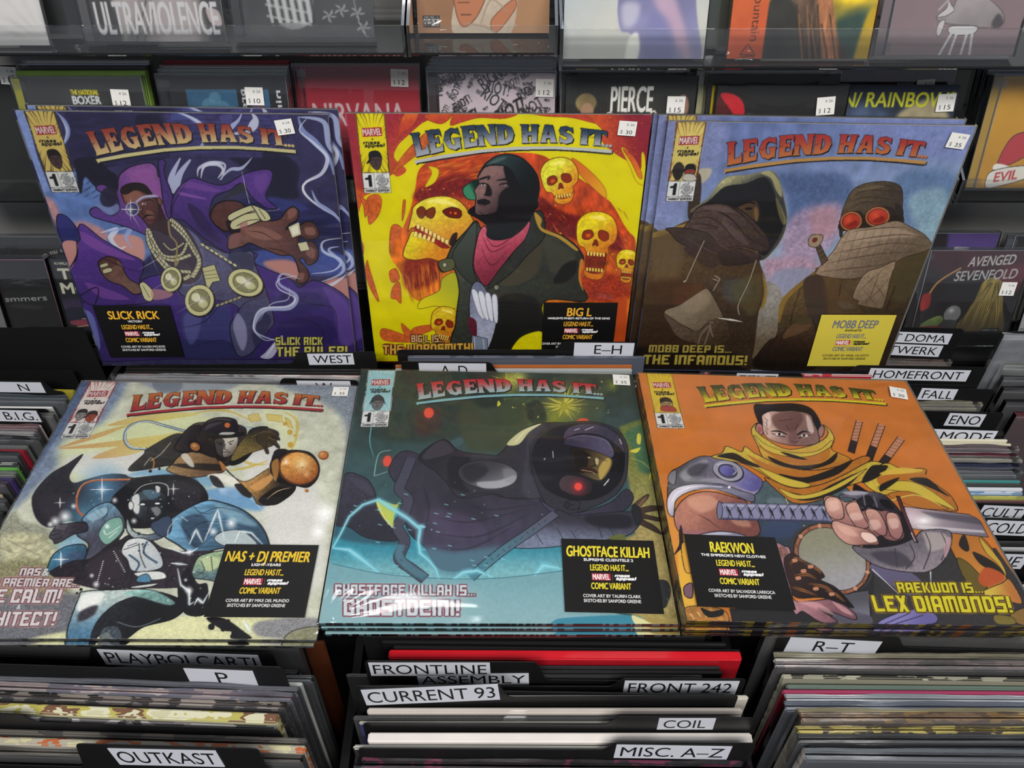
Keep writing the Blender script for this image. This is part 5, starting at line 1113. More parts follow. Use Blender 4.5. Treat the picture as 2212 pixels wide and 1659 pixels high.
    P((Y, O, '600,520 900,700'), '440,545 500,520 520,485 560,495 610,515 630,485 680,520 760,560 860,600 1020,620 1180,590 1300,540 1340,560 1250,620 1000,760 900,760 760,660 640,590 560,570', tex=.12, **ink)
    P(K, '470,540 560,520 640,560 720,600 680,600 560,560'); P(O, '640,530 740,580 860,620 1000,650 900,680 760,630', a=.95, soft=3); P(K, '820,640 960,660 1100,620 1240,560 1160,640 1000,690 900,690'); P(Y, '700,600 860,660 1000,700 940,720 820,690', k=3)
    P((O, Y, '1000,640 1400,640'), '740,660 900,720 1060,700 1200,640 1340,570 1420,600 1300,680 1180,720 1080,780 930,810 840,760', tex=.12, **ink); P(K, '860,740 1000,760 1120,700 1280,630 1200,720 1060,780 940,790'); P(Y, '820,720 940,760 1080,730 1240,650 1320,610 1200,700 1040,770 900,780', k=3)
    P((Y, O, '1400,600 1700,760'), '1300,680 1380,600 1440,580 1520,610 1650,612 1655,660 1740,720 1800,770 1830,850 1700,830 1540,760 1420,760 1380,750', tex=.12, **ink)
    P(O, '1380,660 1500,640 1640,640 1650,670 1540,680 1420,720', soft=3); P(K, '1340,600 1400,590 1440,600 1380,660 1290,690'); P(K, '1560,670 1660,665 1740,730 1790,770 1680,720'); P(Y, '1380,720 1500,680 1620,700 1760,790 1820,845 1680,790 1520,740', k=3); P(O, '1440,760 1560,740 1700,800 1780,840 1600,830', k=3); P(K, '1400,700 1500,660 1480,690 1400,740'); P('d8b84a', '1390,640 1500,605 1640,620 1520,640', a=.9); L('d8c860', 8, '1460,790 1600,760 1740,820', .9)
    # cape falling on the right
    P((O, 'c98a3a', '1850,1000 2060,1250'), '1780,1000 1850,960 1960,990 2060,1110 2110,1230 2100,1270 2010,1290 1940,1280 1830,1130', **ink); P('6a5c28', '1830,1120 1900,1150 2000,1270 1950,1310 1870,1230', k=4); P(K, '1920,1080 2040,1140 2100,1210 2050,1200 1960,1150'); P(K, '1870,980 1900,1060 1880,1080 1840,1040'); P('c9a83e', '1960,1000 2080,1140 2110,1220 2060,1150 1990,1080', k=3); P('b9582c', '1990,1170 2080,1200 2095,1240 2000,1280 1950,1240', soft=6)
    P(('d0b84a', 'b9783a', '2000,1280 2150,1330'), '1970,1310 2080,1260 2130,1240 2200,1370 2120,1360 2040,1340', k=4); P('8a6a3a', '2130,1440 2230,1400 2290,1500 2180,1490', k=4); P('7c6f34', '2040,1440 2140,1450 2160,1490 2060,1490', k=3)
    # shield, torso, thigh
    P('2c2b2e', '1140,940 1320,1060 1360,1180 1340,1460 1200,1380 1260,1300', a=.9); P(('55545c', '747380', '1260,1340 1310,1440'), '1180,1320 1330,1300 1340,1450 1240,1440', sm=0, k=4)
    P('3f3c3c', '905,1160 890,1060 900,990 960,940 1060,925 1120,930 1330,1090 1350,1200 1320,1270 1240,1310 1140,1300 1060,1260'); E('9c6448', 1122, 1122, 232, 185, .62, k=6); E(('8f8d76', 'a09ea2', '1040,980 1220,1280'), 1124, 1122, 208, 160, .62, k=4, tex=.06)
    for i in range(18):
        a = .62 + i * .35
        x, y = 1122 + 219 * math.cos(i * .35) * math.cos(.62) - 172 * math.sin(i * .35) * math.sin(.62), 1122 + 219 * math.cos(i * .35) * math.sin(.62) + 172 * math.sin(i * .35) * math.cos(.62)
        E('d8a684' if i % 2 else '7a4a36', x, y, 14, 10, a, a=.8)
    P(('6a6484', '4a4664', '1500,1180 1680,1500'), '1340,1180 1420,1140 1600,1220 1640,1300 1560,1330', a=.9); L('d6d6e0', 7, '1350,1180 1500,1320;1680,1190 1682,1250', t=(1, .4)); P(('857fb8', '6a639c', '1500,1420 1640,1500'), '1380,1490 1560,1410 1700,1430 1690,1490', k=4); L('3a3658', 5, '1420,1490 1560,1430;1480,1490 1640,1440'); P('5c5868', '1160,1420 1330,1440 1330,1500 1120,1500', a=.9)
    # open gloved hand below
    P(('b08088', '7a525c', '900,1350 1200,1440'), '805,1060 850,1050 890,1090 900,1340 1000,1360 1130,1350 1230,1410 1262,1450 1240,1465 1120,1420 1040,1400 1120,1450 1150,1480 1060,1480 960,1420 900,1410', tex=.12, **ink); P('d3a0a4', '920,1360 1040,1370 1140,1440 1020,1400', a=.7, soft=8); P('d3a0a4', '1120,1360 1200,1400 1240,1440 1180,1420', a=.7, soft=6); P('8a625c', '810,1060 860,1060 880,1130 830,1110', tex=.5, cell=4)
    P(('3a2a26', '1f1817', '900,1140 1200,1340'), '850,1130 900,1090 960,1130 1040,1170 1080,1220 1060,1240 1140,1280 1200,1340 1245,1400 1160,1370 1060,1340 920,1340 880,1260', k=4, tex=.2)
    for p in ('880,1160 920,1120 980,1150', '960,1140 1040,1180 1060,1210', '900,1220 980,1210 1040,1240', '980,1260 1080,1280 1140,1320', '1080,1300 1140,1320 1200,1370', '890,1280 960,1300 1040,1330'):
        L('b0703c', 18, p, .9, t=(.3, .3)); L('17110f', 5, p, .9)
    for x, y in ((910, 1130), (1000, 1165), (930, 1230), (1030, 1290), (1120, 1320), (960, 1190)):
        P('c98a68', [(x - 16, y - 8), (x + 14, y - 10), (x + 18, y + 8), (x - 10, y + 12)], k=3)
    # sword: hilt, guard, blade
    L('1a1518', 116, [(490, 850), (1110, 865)], sm=0); L(('8a8aa8', '5a5878', '0,800 0,920'), 106, [(485, 848), (1110, 864)], sm=0); E('7a7896', 486, 848, 16, 52, k=4); L('b9b9d0', 14, [(500, 818), (1100, 834)], .7, sm=0); L('45446a', 16, [(500, 894), (1110, 908)], .7, sm=0)
    for i in range(10):
        x = 520 + i * 60
        P('201d24', [(x, 812 + i * 1.2), (x + 26, 850 + i * 1.2), (x + 40, 895 + i), (x + 10, 850 + i)], sm=0); L('2a2832', 4, [(x + 8, 905), (x + 26, 850), (x + 62, 812)], .8, sm=0); L('3a3a5c', 4, [(x - 20, 800), (x + 30, 904)], .5, sm=0)
    P(('b8a6ac', '77707c', '1560,880 2000,960'), '1530,825 1900,870 1960,905 2010,1000 1800,975 1560,950', sm=0, k=5); P('4f4a56', '1620,850 1940,885 1980,930 1700,890', sm=0, a=.75, soft=10); P('d8d4d8', '1600,930 1980,960 1990,975 1620,950', sm=0, a=.7, soft=5); S.glow('ffffff', 1640, 905, 130, .95, 60); S.glow('f0d8e4', 1560, 880, 90, .6)
    # fist around the hilt
    P('201b1e', '1240,720 1330,740 1480,820 1560,920 1590,1000 1560,1080 1480,1100 1300,1060', tex=.2)
    P(('c08d84', '8a5a58', '1100,800 1360,1000'), '1075,800 1090,765 1150,770 1200,800 1260,790 1290,850 1330,830 1400,850 1440,840 1500,870 1525,940 1530,1000 1480,1020 1430,1010 1400,990 1340,1010 1250,960 1180,930 1120,900', tex=.1, **ink)
    for p in ('1080,800 1110,770 1170,790 1190,880 1150,900 1100,870', '1200,830 1260,800 1300,880 1330,940 1260,940', '1310,850 1380,850 1430,940 1420,990 1360,960', '1430,870 1490,870 1525,960 1500,1010 1450,980'):
        P(('d6a796', 'a0706c', '1200,800 1250,960'), p, k=5, kc='1a1518', tex=.06)
    for p in ('1220,870 1280,860 1300,890 1240,905', '1330,910 1380,900 1400,940 1350,960', '1440,900 1490,895 1500,940 1460,950', '1100,800 1150,790 1160,840 1110,850'):
        P('e8c8ba', p, a=.6, soft=8)
    P(('c99a8c', '94625c', '1200,960 1360,1030'), '1120,930 1140,905 1220,930 1330,960 1380,1010 1385,1040 1330,1042 1220,1040 1150,990', tex=.06, **ink); P('e6cabc', '1290,970 1350,980 1380,1020 1330,1030 1290,1000', k=3, kc='5a3030', sm=1); P('ddb5a6', '1150,930 1220,945 1270,990 1200,985', a=.6, soft=8)
    P(('6d6878', '2a272e', '1280,720 1440,830'), '1160,770 1230,740 1330,740 1420,760 1500,840 1480,860 1400,840 1330,820 1290,840 1250,780', tex=.2, k=4); P('1a171b', '1260,790 1300,830 1360,810 1330,760', a=.8); P('c8c4d0', '1180,745 1260,735 1330,750 1240,762', a=.7, soft=5); P('17151a', '1390,790 1420,830 1470,840 1440,790'); L('8f8b9c', 8, '1300,760 1310,820;1360,770 1380,830', .7)
    P(('6c6570', '8f858c', '1560,1000 1700,1160'), '1240,1050 1340,1060 1500,1040 1590,1000 1640,960 1780,960 1800,1020 1770,1110 1700,1180 1600,1200 1400,1170 1280,1100', tex=.14, **ink); P('b7aca8', '1640,970 1760,980 1780,1040 1680,1080 1650,1020', a=.8, soft=12); L('2a272e', 5, '1650,970 1680,1060 1640,1180;1740,970 1770,1050 1740,1130;1560,1030 1590,1110 1540,1180;1480,1060 1490,1170', .9); P('403b46', '1340,1090 1500,1080 1580,1160 1450,1160', a=.8, soft=14); P('c8a0a8', '1775,1000 1800,1020 1770,1110 1755,1090', a=.7, soft=4)
    L('140f12', 24, '1495,765 1530,860 1570,960 1600,1030'); L('5a3038', 14, '1495,770 1530,860 1572,965 1598,1020'); L('e8e0e4', 5, '1570,970 1595,1025', .9)
    for A, B, h, t in (((1500, 1312), (1980, 1314), 58, 'RAEKWON IS...'), ((1368, 1420), (2150, 1426), 92, 'LEX DIAMONDS!')):
        caption(S, t, A, B, h, 'd6ca2a', '3c2a10', 12, '9a7a4a', 5, shear=-.3)
# ---------------------------------------------------------------- the room, the record bins, the disc rack
scene.cycles.transparent_max_bounces = 32
for ch, v in load_glyphs().items():
    GLYPHS[ch] = v
BLACK = plain('0c0c0d', .45, .2, 60)
def struct(name, lo, hi, m):
    b = MB(); b.box(lo, hi); o = b.build(name, m); o['kind'] = 'structure'; return o
struct('floor', (-3, -2.2, -.05), (3, 3.5, 0), plain('4a4744', .5, .2, 6))
struct('wall_back', (-3, 3.4, 0), (3, 3.5, 3.2), plain('7d7c7a', .8, .08, 3))

def surf(px, py, dz=0.0):
    """where the sight line meets the slightly rising plane of the record tops"""
    d = ray(px, py); s = .0667
    t = (-.68 + dz) / (d[2] - s * d[1])
    return d * t + np.array([0, 0, EYE])
FLOOR0 = EYE - .68 - .3145
def bin_floor(y): return FLOOR0 + .0667 * y

PARTX = (-1.0, -.515, -.152, .214, .572, 1.02)
def record_bin():
    root = empty('record_bin', (.04, .45, 0)); inv = Matrix.Translation((-.04, -.45, 0))
    tag(root, 'long black record bin with five bays of upright records and divider cards', 'record bin')
    bm_ = plain('0b0b0c', .5, .2, 30)
    b = MB(); b.add([(PARTX[0], .10, bin_floor(.10)), (PARTX[-1], .10, bin_floor(.10)), (PARTX[-1], .80, bin_floor(.80)), (PARTX[0], .80, bin_floor(.80)),
                     (PARTX[0], .10, bin_floor(.10) - .02), (PARTX[-1], .10, bin_floor(.10) - .02), (PARTX[-1], .80, bin_floor(.80) - .02), (PARTX[0], .80, bin_floor(.80) - .02)],
                    [(0, 1, 2, 3), (7, 6, 5, 4), (0, 4, 5, 1), (1, 5, 6, 2), (2, 6, 7, 3), (3, 7, 4, 0)])
    b.build('bin_bottom', bm_, root, inv)
    for x in PARTX:
        b = MB()
        pts = [(.10, bin_floor(.10)), (.80, bin_floor(.80)), (.80, bin_floor(.80) + .27), (.76, bin_floor(.8) + .275), (.14, bin_floor(.1) + .235), (.10, bin_floor(.1) + .22)]
        b.prism(pts, (x + .004, 0, 0), (0, 1, 0), (0, 0, 1), .008)
        b.build('partition', bm_, root, inv)
    b = MB(); b.box((PARTX[0] - .004, .085, 0), (PARTX[-1] + .004, .10, bin_floor(.1) + .2), 0, .003); b.build('front_panel', bm_, root, inv)
    b = MB(); b.box((PARTX[0] - .004, .80, 0), (PARTX[-1] + .004, .812, bin_floor(.8) + .26), 0, .002); b.build('back_panel', bm_, root, inv)
    for x in (PARTX[0], PARTX[-1]):
        b = MB(); b.box((x - .004, .10, 0), (x + .004, .80, bin_floor(.1))); b.build('end_panel', bm_, root, inv)
record_bin()

# tiers of the rack: (y, z) of the foot of the front disc and of the lip
TIER = {1: (.800, EYE - .272), 2: (.811, EYE - .439), 3: (.825, EYE - .662), 5: (.797, EYE - .284), 4: (.825, EYE - .664)}
LEAN = math.atan2(.032, .124)
GREY = plain('8a8986', .55, .1, 8)
ACRYL = clear_film('clear_acrylic', (.94, .95, .95), 1.45, .05, .012)
def disc_rack():
    root = empty('disc_rack', (.1, .97, 0)); inv = Matrix.Translation((-.1, -.97, 0))
    tag(root, 'grey slatted rack board that carries clear trays of discs behind the bins', 'rack')
    b = MB(); b.box((-1.15, .965, 0), (1.3, .985, 1.42), 0, .002); b.build('back_board', GREY, root, inv)
    for z in (TIER[1][1] - .022, TIER[2][1] - .022, TIER[4][1] - .022):
        b = MB(); b.box((-1.15, .935, z), (1.3, .966, z + .012), 0, .001); b.build('rail', plain('7d7c7a', .4, .1, 8), root, inv)
    for x in (-1.1, 1.25):
        b = MB(); b.box((x - .02, .93, 0), (x + .02, .966, .06), 0, .002); b.build('foot', GREY, root, inv)
disc_rack()

def tray(tier, x0, x1, label, lip=.026, depth=.135):
    y, z = TIER[tier]
    t = .003
    pts_u = [(y - .016, z + lip - .002), (y - .016 + .0005, z + lip - .0), (y - .0125, z + lip), (y - .0125, z), (y + depth, z), (y + depth, z - t), (y - .013, z - t), (y - .016, z - .001)]
    b = MB(); b.prism(pts_u, (x0, 0, 0), (0, 1, 0), (0, 0, 1), -(x1 - x0))
    base = b.build('acrylic_tray', ACRYL)
    for xs in (x0 - .0031, x1):
        e = MB(); e.prism([(y - .016, z - t), (y + depth, z - t), (y + depth, z + .07), (y + .03, z + .05), (y - .014, z + lip)], (xs, 0, 0), (0, 1, 0), (0, 0, 1), -.003)
        e.build('end_plate', ACRYL, base)
    tag(base, label, 'tray')
    return base
xat = lambda px, py, y: float(on_y(px, py, y)[0])
x_a = xat(880, 100, .79)
tray(1, -.62, x_a - .004, 'clear acrylic tray under the ULTRAVIOLENCE disc, on the top tier')
tray(1, x_a + .004, xat(1206, 100, .79) - .004, 'clear acrylic tray under the parental advisory disc with beige clothing')
tray(5, xat(1206, 100, .79) + .004, .66, 'clear acrylic tray under the orange Mountain disc, on the top tier', lip=.036)
x_b = xat(914, 150, .875)
tray(2, -.72, x_b - .0032, 'clear acrylic tray holding the BOXER and NIRVANA discs')
tray(2, x_b + .0032, xat(2085, 400, .80) - .0135, 'clear acrylic tray behind the yellow flames record, holding the RIOT and PIERCE discs')
tray(2, xat(2085, 400, .80) - .004, .80, 'clear acrylic tray with the yellow EVIL disc')
tray(3, -.80, -.12, 'clear acrylic tray on the lowest tier holding the cassettes')
tray(4, 0.08, .88, 'clear acrylic tray on the lowest tier holding the AVENGED SEVENFOLD disc')
# ---------------------------------------------------------------- the six records on show
SIDE = .314
POSE = {
    'purple': ((-0.5034, 0.7738, -0.3244), (0.9992, 0.0304, -0.0262), (0.0232, 0.0946, 0.9952)),
    'flames': ((-0.1696, 0.7814, -0.3302), (0.9999, 0.0132, -0.0109), (0.0099, 0.0754, 0.9971)),
    'desert': ((0.1591, 0.7711, -0.3344), (0.9999, -0.0082, -0.0129), (0.0134, 0.0742, 0.9971)),
    'space': ((-0.4868, 0.6609, -0.5911), (0.9992, 0.0162, -0.0376), (-0.0151, 0.9994, 0.0302)),
    'teal': ((-0.1730, 0.6779, -0.5887), (0.9989, 0.0215, -0.041), (-0.0192, 0.9983, 0.0557)),
    'orange': ((0.1444, 0.6736, -0.5893), (0.9983, 0.0157, -0.056), (-0.0148, 0.9998, 0.0166))}
VIEW = {'purple': (0, 220, 2203 / 810), 'flames': (720, 220, 1931 / 710), 'desert': (1360, 220, 2121 / 780), 'space': (0, 800, 2184 / 790), 'teal': (680, 780, 2141 / 800), 'orange': (1370, 780, 2212 / 842)}
def frame(key):
    tl, x, y = (np.array(v, float) for v in POSE[key])
    tl = tl + np.array([0, 0, EYE]); n = np.cross(x, y); n /= np.linalg.norm(n)
    return tl, x / np.linalg.norm(x), y / np.linalg.norm(y), n
def px_to_uv(key, pts):
    """photo points to (u, v) of the cover, u right and v down, 0..1"""
    tl, x, y, n = frame(key); out = []
    for px, py in pts:
        p = on_plane(px, py, tl, n) - tl
        out.append((p @ x / SIDE, -(p @ y) / SIDE))
    return np.array(out)
def homog(src, dst):
    A = []
    for (x, y), (u, v) in zip(src, dst):
        A += [[x, y, 1, 0, 0, 0, -u * x, -u * y], [0, 0, 0, x, y, 1, -v * x, -v * y]]
    h = np.linalg.solve(np.array(A), np.array(dst, float).reshape(-1))
    return np.append(h, 1).reshape(3, 3)
def hmap(Hm, p):
    p = np.asarray(p, float); q = np.concatenate([p, np.ones((len(p), 1))], 1) @ Hm.T
    return q[:, :2] / q[:, 2:]
GRID = 540
def view_to_uv(key, view):
    c = np.array([(0, 0), (600, 0), (600, 600), (0, 600)], float)
    px = np.array([(view[0] + a / view[2], view[1] + b / view[2]) for a, b in c])
    return homog(c, px_to_uv(key, px))
H_TITLE = view_to_uv('flames', TITLE_VIEW)
_q = nums('75,45 615,40 745,1540 240,1550') / (873 / 100) + np.array([760, 240])
BOX_UV = px_to_uv('flames', _q)

ART = {'purple': art_purple, 'flames': art_flames, 'desert': art_desert, 'space': art_space, 'teal': art_teal, 'orange': art_orange}
TITLE_COL = {'purple': ('a03a2c', 'd8bd80', 'd6cc8c'), 'flames': ('26384f', 'a4a8b2', 'b9bdbb'), 'desert': ('b02c28', 'c46a30', 'bd8a40'), 'space': ('c46c2c', 'a82c30', 'b02a35'), 'teal': ('c23034', '9db8b8', '7fb5bd'), 'orange': ('3e4a1c', 'd8c828', 'd5cf2a')}
BOX_COL = {'purple': ('d2b85c', '4a3a20'), 'flames': ('d8cc10', '7a5a18'), 'desert': ('d6c25e', '8a4a20'), 'space': ('d8d0c8', 'a83440'), 'teal': ('8fc0c4', 'c0d0d0'), 'orange': ('d6bc34', 'b8942a')}
HEADS = {'purple': [(.52, .58, 1, '4a342e', '1d1517', '')], 'flames': [(.54, .58, 1, '4a3a38', '1c1a1c', 'cap')], 'desert': [(.3, .62, .85, '2a2420', '3a302a', 'hood'), (.72, .62, .85, '5a4636', '1d1a18', 'wrap')],
         'space': [(.3, .6, .8, '8a8684', '1f1c1e', ''), (.7, .63, .8, 'a8442c', '2a1d1a', 'cap')], 'teal': [(.5, .6, 1, '6a6a6c', '3c3c40', 'hood')], 'orange': [(.54, .58, 1, 'a8905c', '33241c', 'scarf')]}

def paint_cover(key):
    n = GRID * 2
    Hv = view_to_uv(key, VIEW[key])
    fm = lambda p: hmap(Hv, p) * n
    k = np.linalg.norm(fm(np.array([[1000., 800.]])) - fm(np.array([[1010., 800.]]))) / 10
    S = Sheet(n, n, fm, '808080', k)
    ART[key](S)
    title(S, lambda p: hmap(H_TITLE, p) * n, *TITLE_COL[key])
    corner_box(S, lambda p: bilin(BOX_UV, np.stack([p[:, 0], 1 - p[:, 1]], 1)) * n, BOX_COL[key][0], BOX_COL[key][1], HEADS[key])
    g, sat = TONE[key]; im = S.down(2); grey = im.mean(2, keepdims=True)
    return np.clip((grey + (im - grey) * sat) * g, 0, 1)
# density and colour strength of each print
TONE = {'purple': (.88, .88), 'flames': (.97, 1), 'desert': (.96, .82), 'space': (.95, .88), 'teal': (.95, .92), 'orange': (1, .95)}

FILM = clear_film('shrink_film', (.985, .985, .985), 1.36, .05)
def wrap_mesh(w, h, t, seed, amp=.0007, n=130, spread=4):
    """thin film with ripples, pulled folds at the corners and a skirt down the edges"""
    R = np.random.RandomState(seed)
    xs = np.linspace(-w / 2 - .0012, w / 2 + .0012, n); ys = np.linspace(-.0012, h + .0012, n)
    X, Y = np.meshgrid(xs, ys)
    Z = np.zeros_like(X)
    for j in range(spread):
        Z += (fbm(n, n, (55 + 20 * j, 7 + 4 * j), seed + 40 + j, 2) - .5) * 1.6
    for cx, cy in ((-w / 2, 0), (w / 2, 0), (-w / 2, h), (w / 2, h)):
        dx, dy = X - cx, Y - cy; r = np.hypot(dx, dy); an = np.arctan2(dy, dx)
        Z += 1.6 * np.sin(an * R.uniform(18, 26) + R.rand() * 6) * np.exp(-r / .028) * np.clip(r / .004, 0, 1)
    Z += .5 * (fbm(n, n, 14, seed, 3) - .5) * 2
    Z = .0011 + amp * np.clip(Z, -1.5, 1.5)
    m = MB(); V = np.stack([X, Y, Z], -1).reshape(-1, 3); i = np.arange(n * n).reshape(n, n)
    m.add(V, np.stack([i[:-1, :-1], i[:-1, 1:], i[1:, 1:], i[1:, :-1]], -1).reshape(-1, 4).tolist(), 0, True)
    ring = np.concatenate([i[0], i[1:, -1], i[-1, -2::-1], i[-2:0:-1, 0]])
    P = V[ring]; Q = P.copy(); Q[:, 2] = -t - .0006
    k = len(P); m.add(np.concatenate([P, Q]), [(j, j + k, (j + 1) % k + k, (j + 1) % k) for j in range(k)], 0, False)
    return m

WHITE = plain('d2d1cd', .55, .04, 60); INK = plain('2b2b2e', .6, .1, 60); INK_L = plain('6d6d70', .6, .1, 60)
def price_sticker(parent, cx, cy, z, rot, l1, l2, w=.0185, h=.0168):
    b = MB(); c, s = math.cos(rot), math.sin(rot)
    b.prism([(-w / 2, -h / 2), (w / 2, -h / 2), (w / 2, h / 2), (-w / 2, h / 2)], (0, 0, 0), (1, 0, 0), (0, 1, 0), .0003)
    e = .0002
    b.text(l1, (-.001, h * .2, e), (w * .36, h * .2, e), (0, h * .15, 0), 2)
    b.text('$', (-w * .36, -h * .36, e), (-w * .24, -h * .36, e), (0, h * .24, 0), 2)
    if l2: b.text(l2, (-w * .06, -h * .38, e), (w * .3, -h * .38, e), (0, h * .26, 0), 1)
    o = b.build('price_sticker', [WHITE, INK, INK_L], parent, Matrix.Translation((cx, cy, z)) @ Matrix.Rotation(rot, 4, 'Z'))
    return o

def album_mesh(key, gain, edge):
    img = paint_cover(key)
    b = MB(); t = .004
    # body behind the print: back and four edges
    x0, x1 = -SIDE / 2, SIDE / 2
    b.quad((x1, 0, -t), (x0, 0, -t), (x0, SIDE, -t), (x1, SIDE, -t), 0)
    b.quad((x0, 0, -t), (x1, 0, -t), (x1, 0, 0), (x0, 0, 0), 0); b.quad((x1, SIDE, -t), (x0, SIDE, -t), (x0, SIDE, 0), (x1, SIDE, 0), 1)
    b.quad((x0, SIDE, -t), (x0, 0, -t), (x0, 0, 0), (x0, SIDE, 0), 0); b.quad((x1, 0, -t), (x1, SIDE, -t), (x1, SIDE, 0), (x1, 0, 0), 1)
    return printed_grid(b, img, SIDE, SIDE, [print_mat('cover_print', gain), edge, plain('c9c6bd', .6, .06, 50)], 'sleeve')

INFO = {  # quad of the hype sticker in the enlarged view, colours, words
    'purple': ('545,1192 1000,1192 1085,1493 655,1497', '0f0e10', 'd8a42c', 'd0d0d0', 'dcdcdc', 'SLICK RICK', 'VICTORY', 'COVER ART BY KAGEN MCLEOD'),
    'flames': ('1240,1172 1668,1175 1640,1478 1217,1478', '0c0b0b', 'd29a2c', 'd0d0d0', 'dcdcdc', 'BIG L', "HARLEM'S FINEST: RETURN OF THE KING", 'COVER ART BY GREG LAND & RACHELLE ROSENBERG'),
    'desert': ('1128,1245 1567,1247 1455,1547 1035,1545', 'beae3e', '66676e', '3a3824', '24241c', 'MOBB DEEP', 'INFINITE', 'COVER ART BY ARIEL OLIVETTI'),
    'space': ('1348,1047 1907,1052 1820,1485 1222,1480', '131211', 'd9b62c', 'd6d6d6', 'dedede', 'NAS + DJ PREMIER', 'LIGHT-YEARS', 'COVER ART BY MIKE DEL MUNDO'),
    'teal': ('1425,1033 1957,1049 2015,1468 1443,1459', '131211', 'd8c832', 'd6d6d6', 'dedede', 'GHOSTFACE KILLAH', 'SUPREME CLIENTELE 2', 'COVER ART BY TAURIN CLARK'),
    'orange': ('277,990 800,1010 908,1420 357,1400', '131211', 'd8c832', 'd6d6d6', 'dedede', 'RAEKWON', "THE EMPEROR'S NEW CLOTHES", 'COVER ART BY SALVADOR LARROCA')}
PRICE = {'purple': ('1612,105 1712,92 1735,185 1640,192', '6 26', '30'), 'flames': ('1678,105 1783,112 1775,200 1668,190', '6 26', '30'), 'desert': ('1878,175 1985,190 1965,272 1858,262', '6 26', '35'),
         'space': ('1992,107 2085,108 2078,163 1982,160', '6 26', '35'), 'teal': ('1722,85 1818,90 1818,148 1725,143', '6 26', '35'), 'orange': ('1445,153 1540,170 1548,222 1450,210', '6 26', '30')}

def view_quad(key, s):
    v = VIEW[key]; q = nums(s)
    px = np.stack([v[0] + q[:, 0] / v[2], v[1] + q[:, 1] / v[2]], 1)
    uv = px_to_uv(key, px)
    return np.stack([(uv[:, 0] - .5) * SIDE, (1 - uv[:, 1]) * SIDE], 1)

EDGE = {'purple': banded(['8a8fb0', '4a4a80', 'b9bcd0'], 12), 'flames': banded(['8a2a30', 'a8402c', 'c0a020'], 10), 'desert': banded(['6a82b8', '7d90c0', '4a3a30'], 8), 'space': banded(['8d9296', 'a6a8a0', '6a6a70', 'b9b8a0'], 30),
        'teal': banded(['7fb0b6', '3a2228', '8fb8bc', '2a1c22'], 60, stretch=(1, .05, .05)), 'orange': banded(['c8702c', '5a5560', 'b8a040', '3a363c'], 26)}
GAIN = {'purple': .95, 'flames': .95, 'desert': .95, 'space': .95, 'teal': .95, 'orange': .95}
LABEL = {'purple': 'purple comic style record of a cloaked man with gold medallions, front copy', 'flames': 'yellow comic style record with flaming skulls around a man in a coat',
         'desert': 'blue comic style record of a hooded figure and a goggled figure, front copy', 'space': 'pale comic style record of two space travellers, lying above the PLAYBOI CARTI card',
         'teal': 'dark teal comic style record of a flying hooded figure, top of its stack', 'orange': 'orange comic style record of a swordsman in a scarf, top of its stack'}
# copies behind or below: shift along the cover, up the cover, towards the viewer
COPIES = {'purple': [((.0095, .003, -.0075), 'second copy of the purple cloaked man record, just behind the front copy')],
          'desert': [((-.0085, .0035, -.0085), 'second copy of the blue record with two wrapped figures, directly behind the front copy'), ((-.0125, .001, -.0170), 'hindmost copy of the blue record with two wrapped figures, third in its row')],
          'teal': [((.001, -.001, -.0070), 'second copy of the dark teal record, under the top copy'), ((.004, -.003, -.0140), 'lowest copy of the dark teal record, sticking out below the stack')],
          'orange': [((0, .002, -.0070, .006), 'second copy of the orange swordsman record, under the top copy'), ((0, .001, -.0140, .010), 'third copy of the orange swordsman record, down its stack'), ((0, .002, -.0210, .014), 'lowest copy of the orange swordsman record, bottom of its stack')],
          'space': [((-.003, -.002, -.0070), 'second copy of the pale space travellers record, under the top copy')]}
GROUP = {'purple': 'purple cloaked man records', 'desert': 'blue records with two wrapped figures', 'teal': 'dark teal flying figure records', 'orange': 'orange swordsman records', 'space': 'pale space traveller records'}

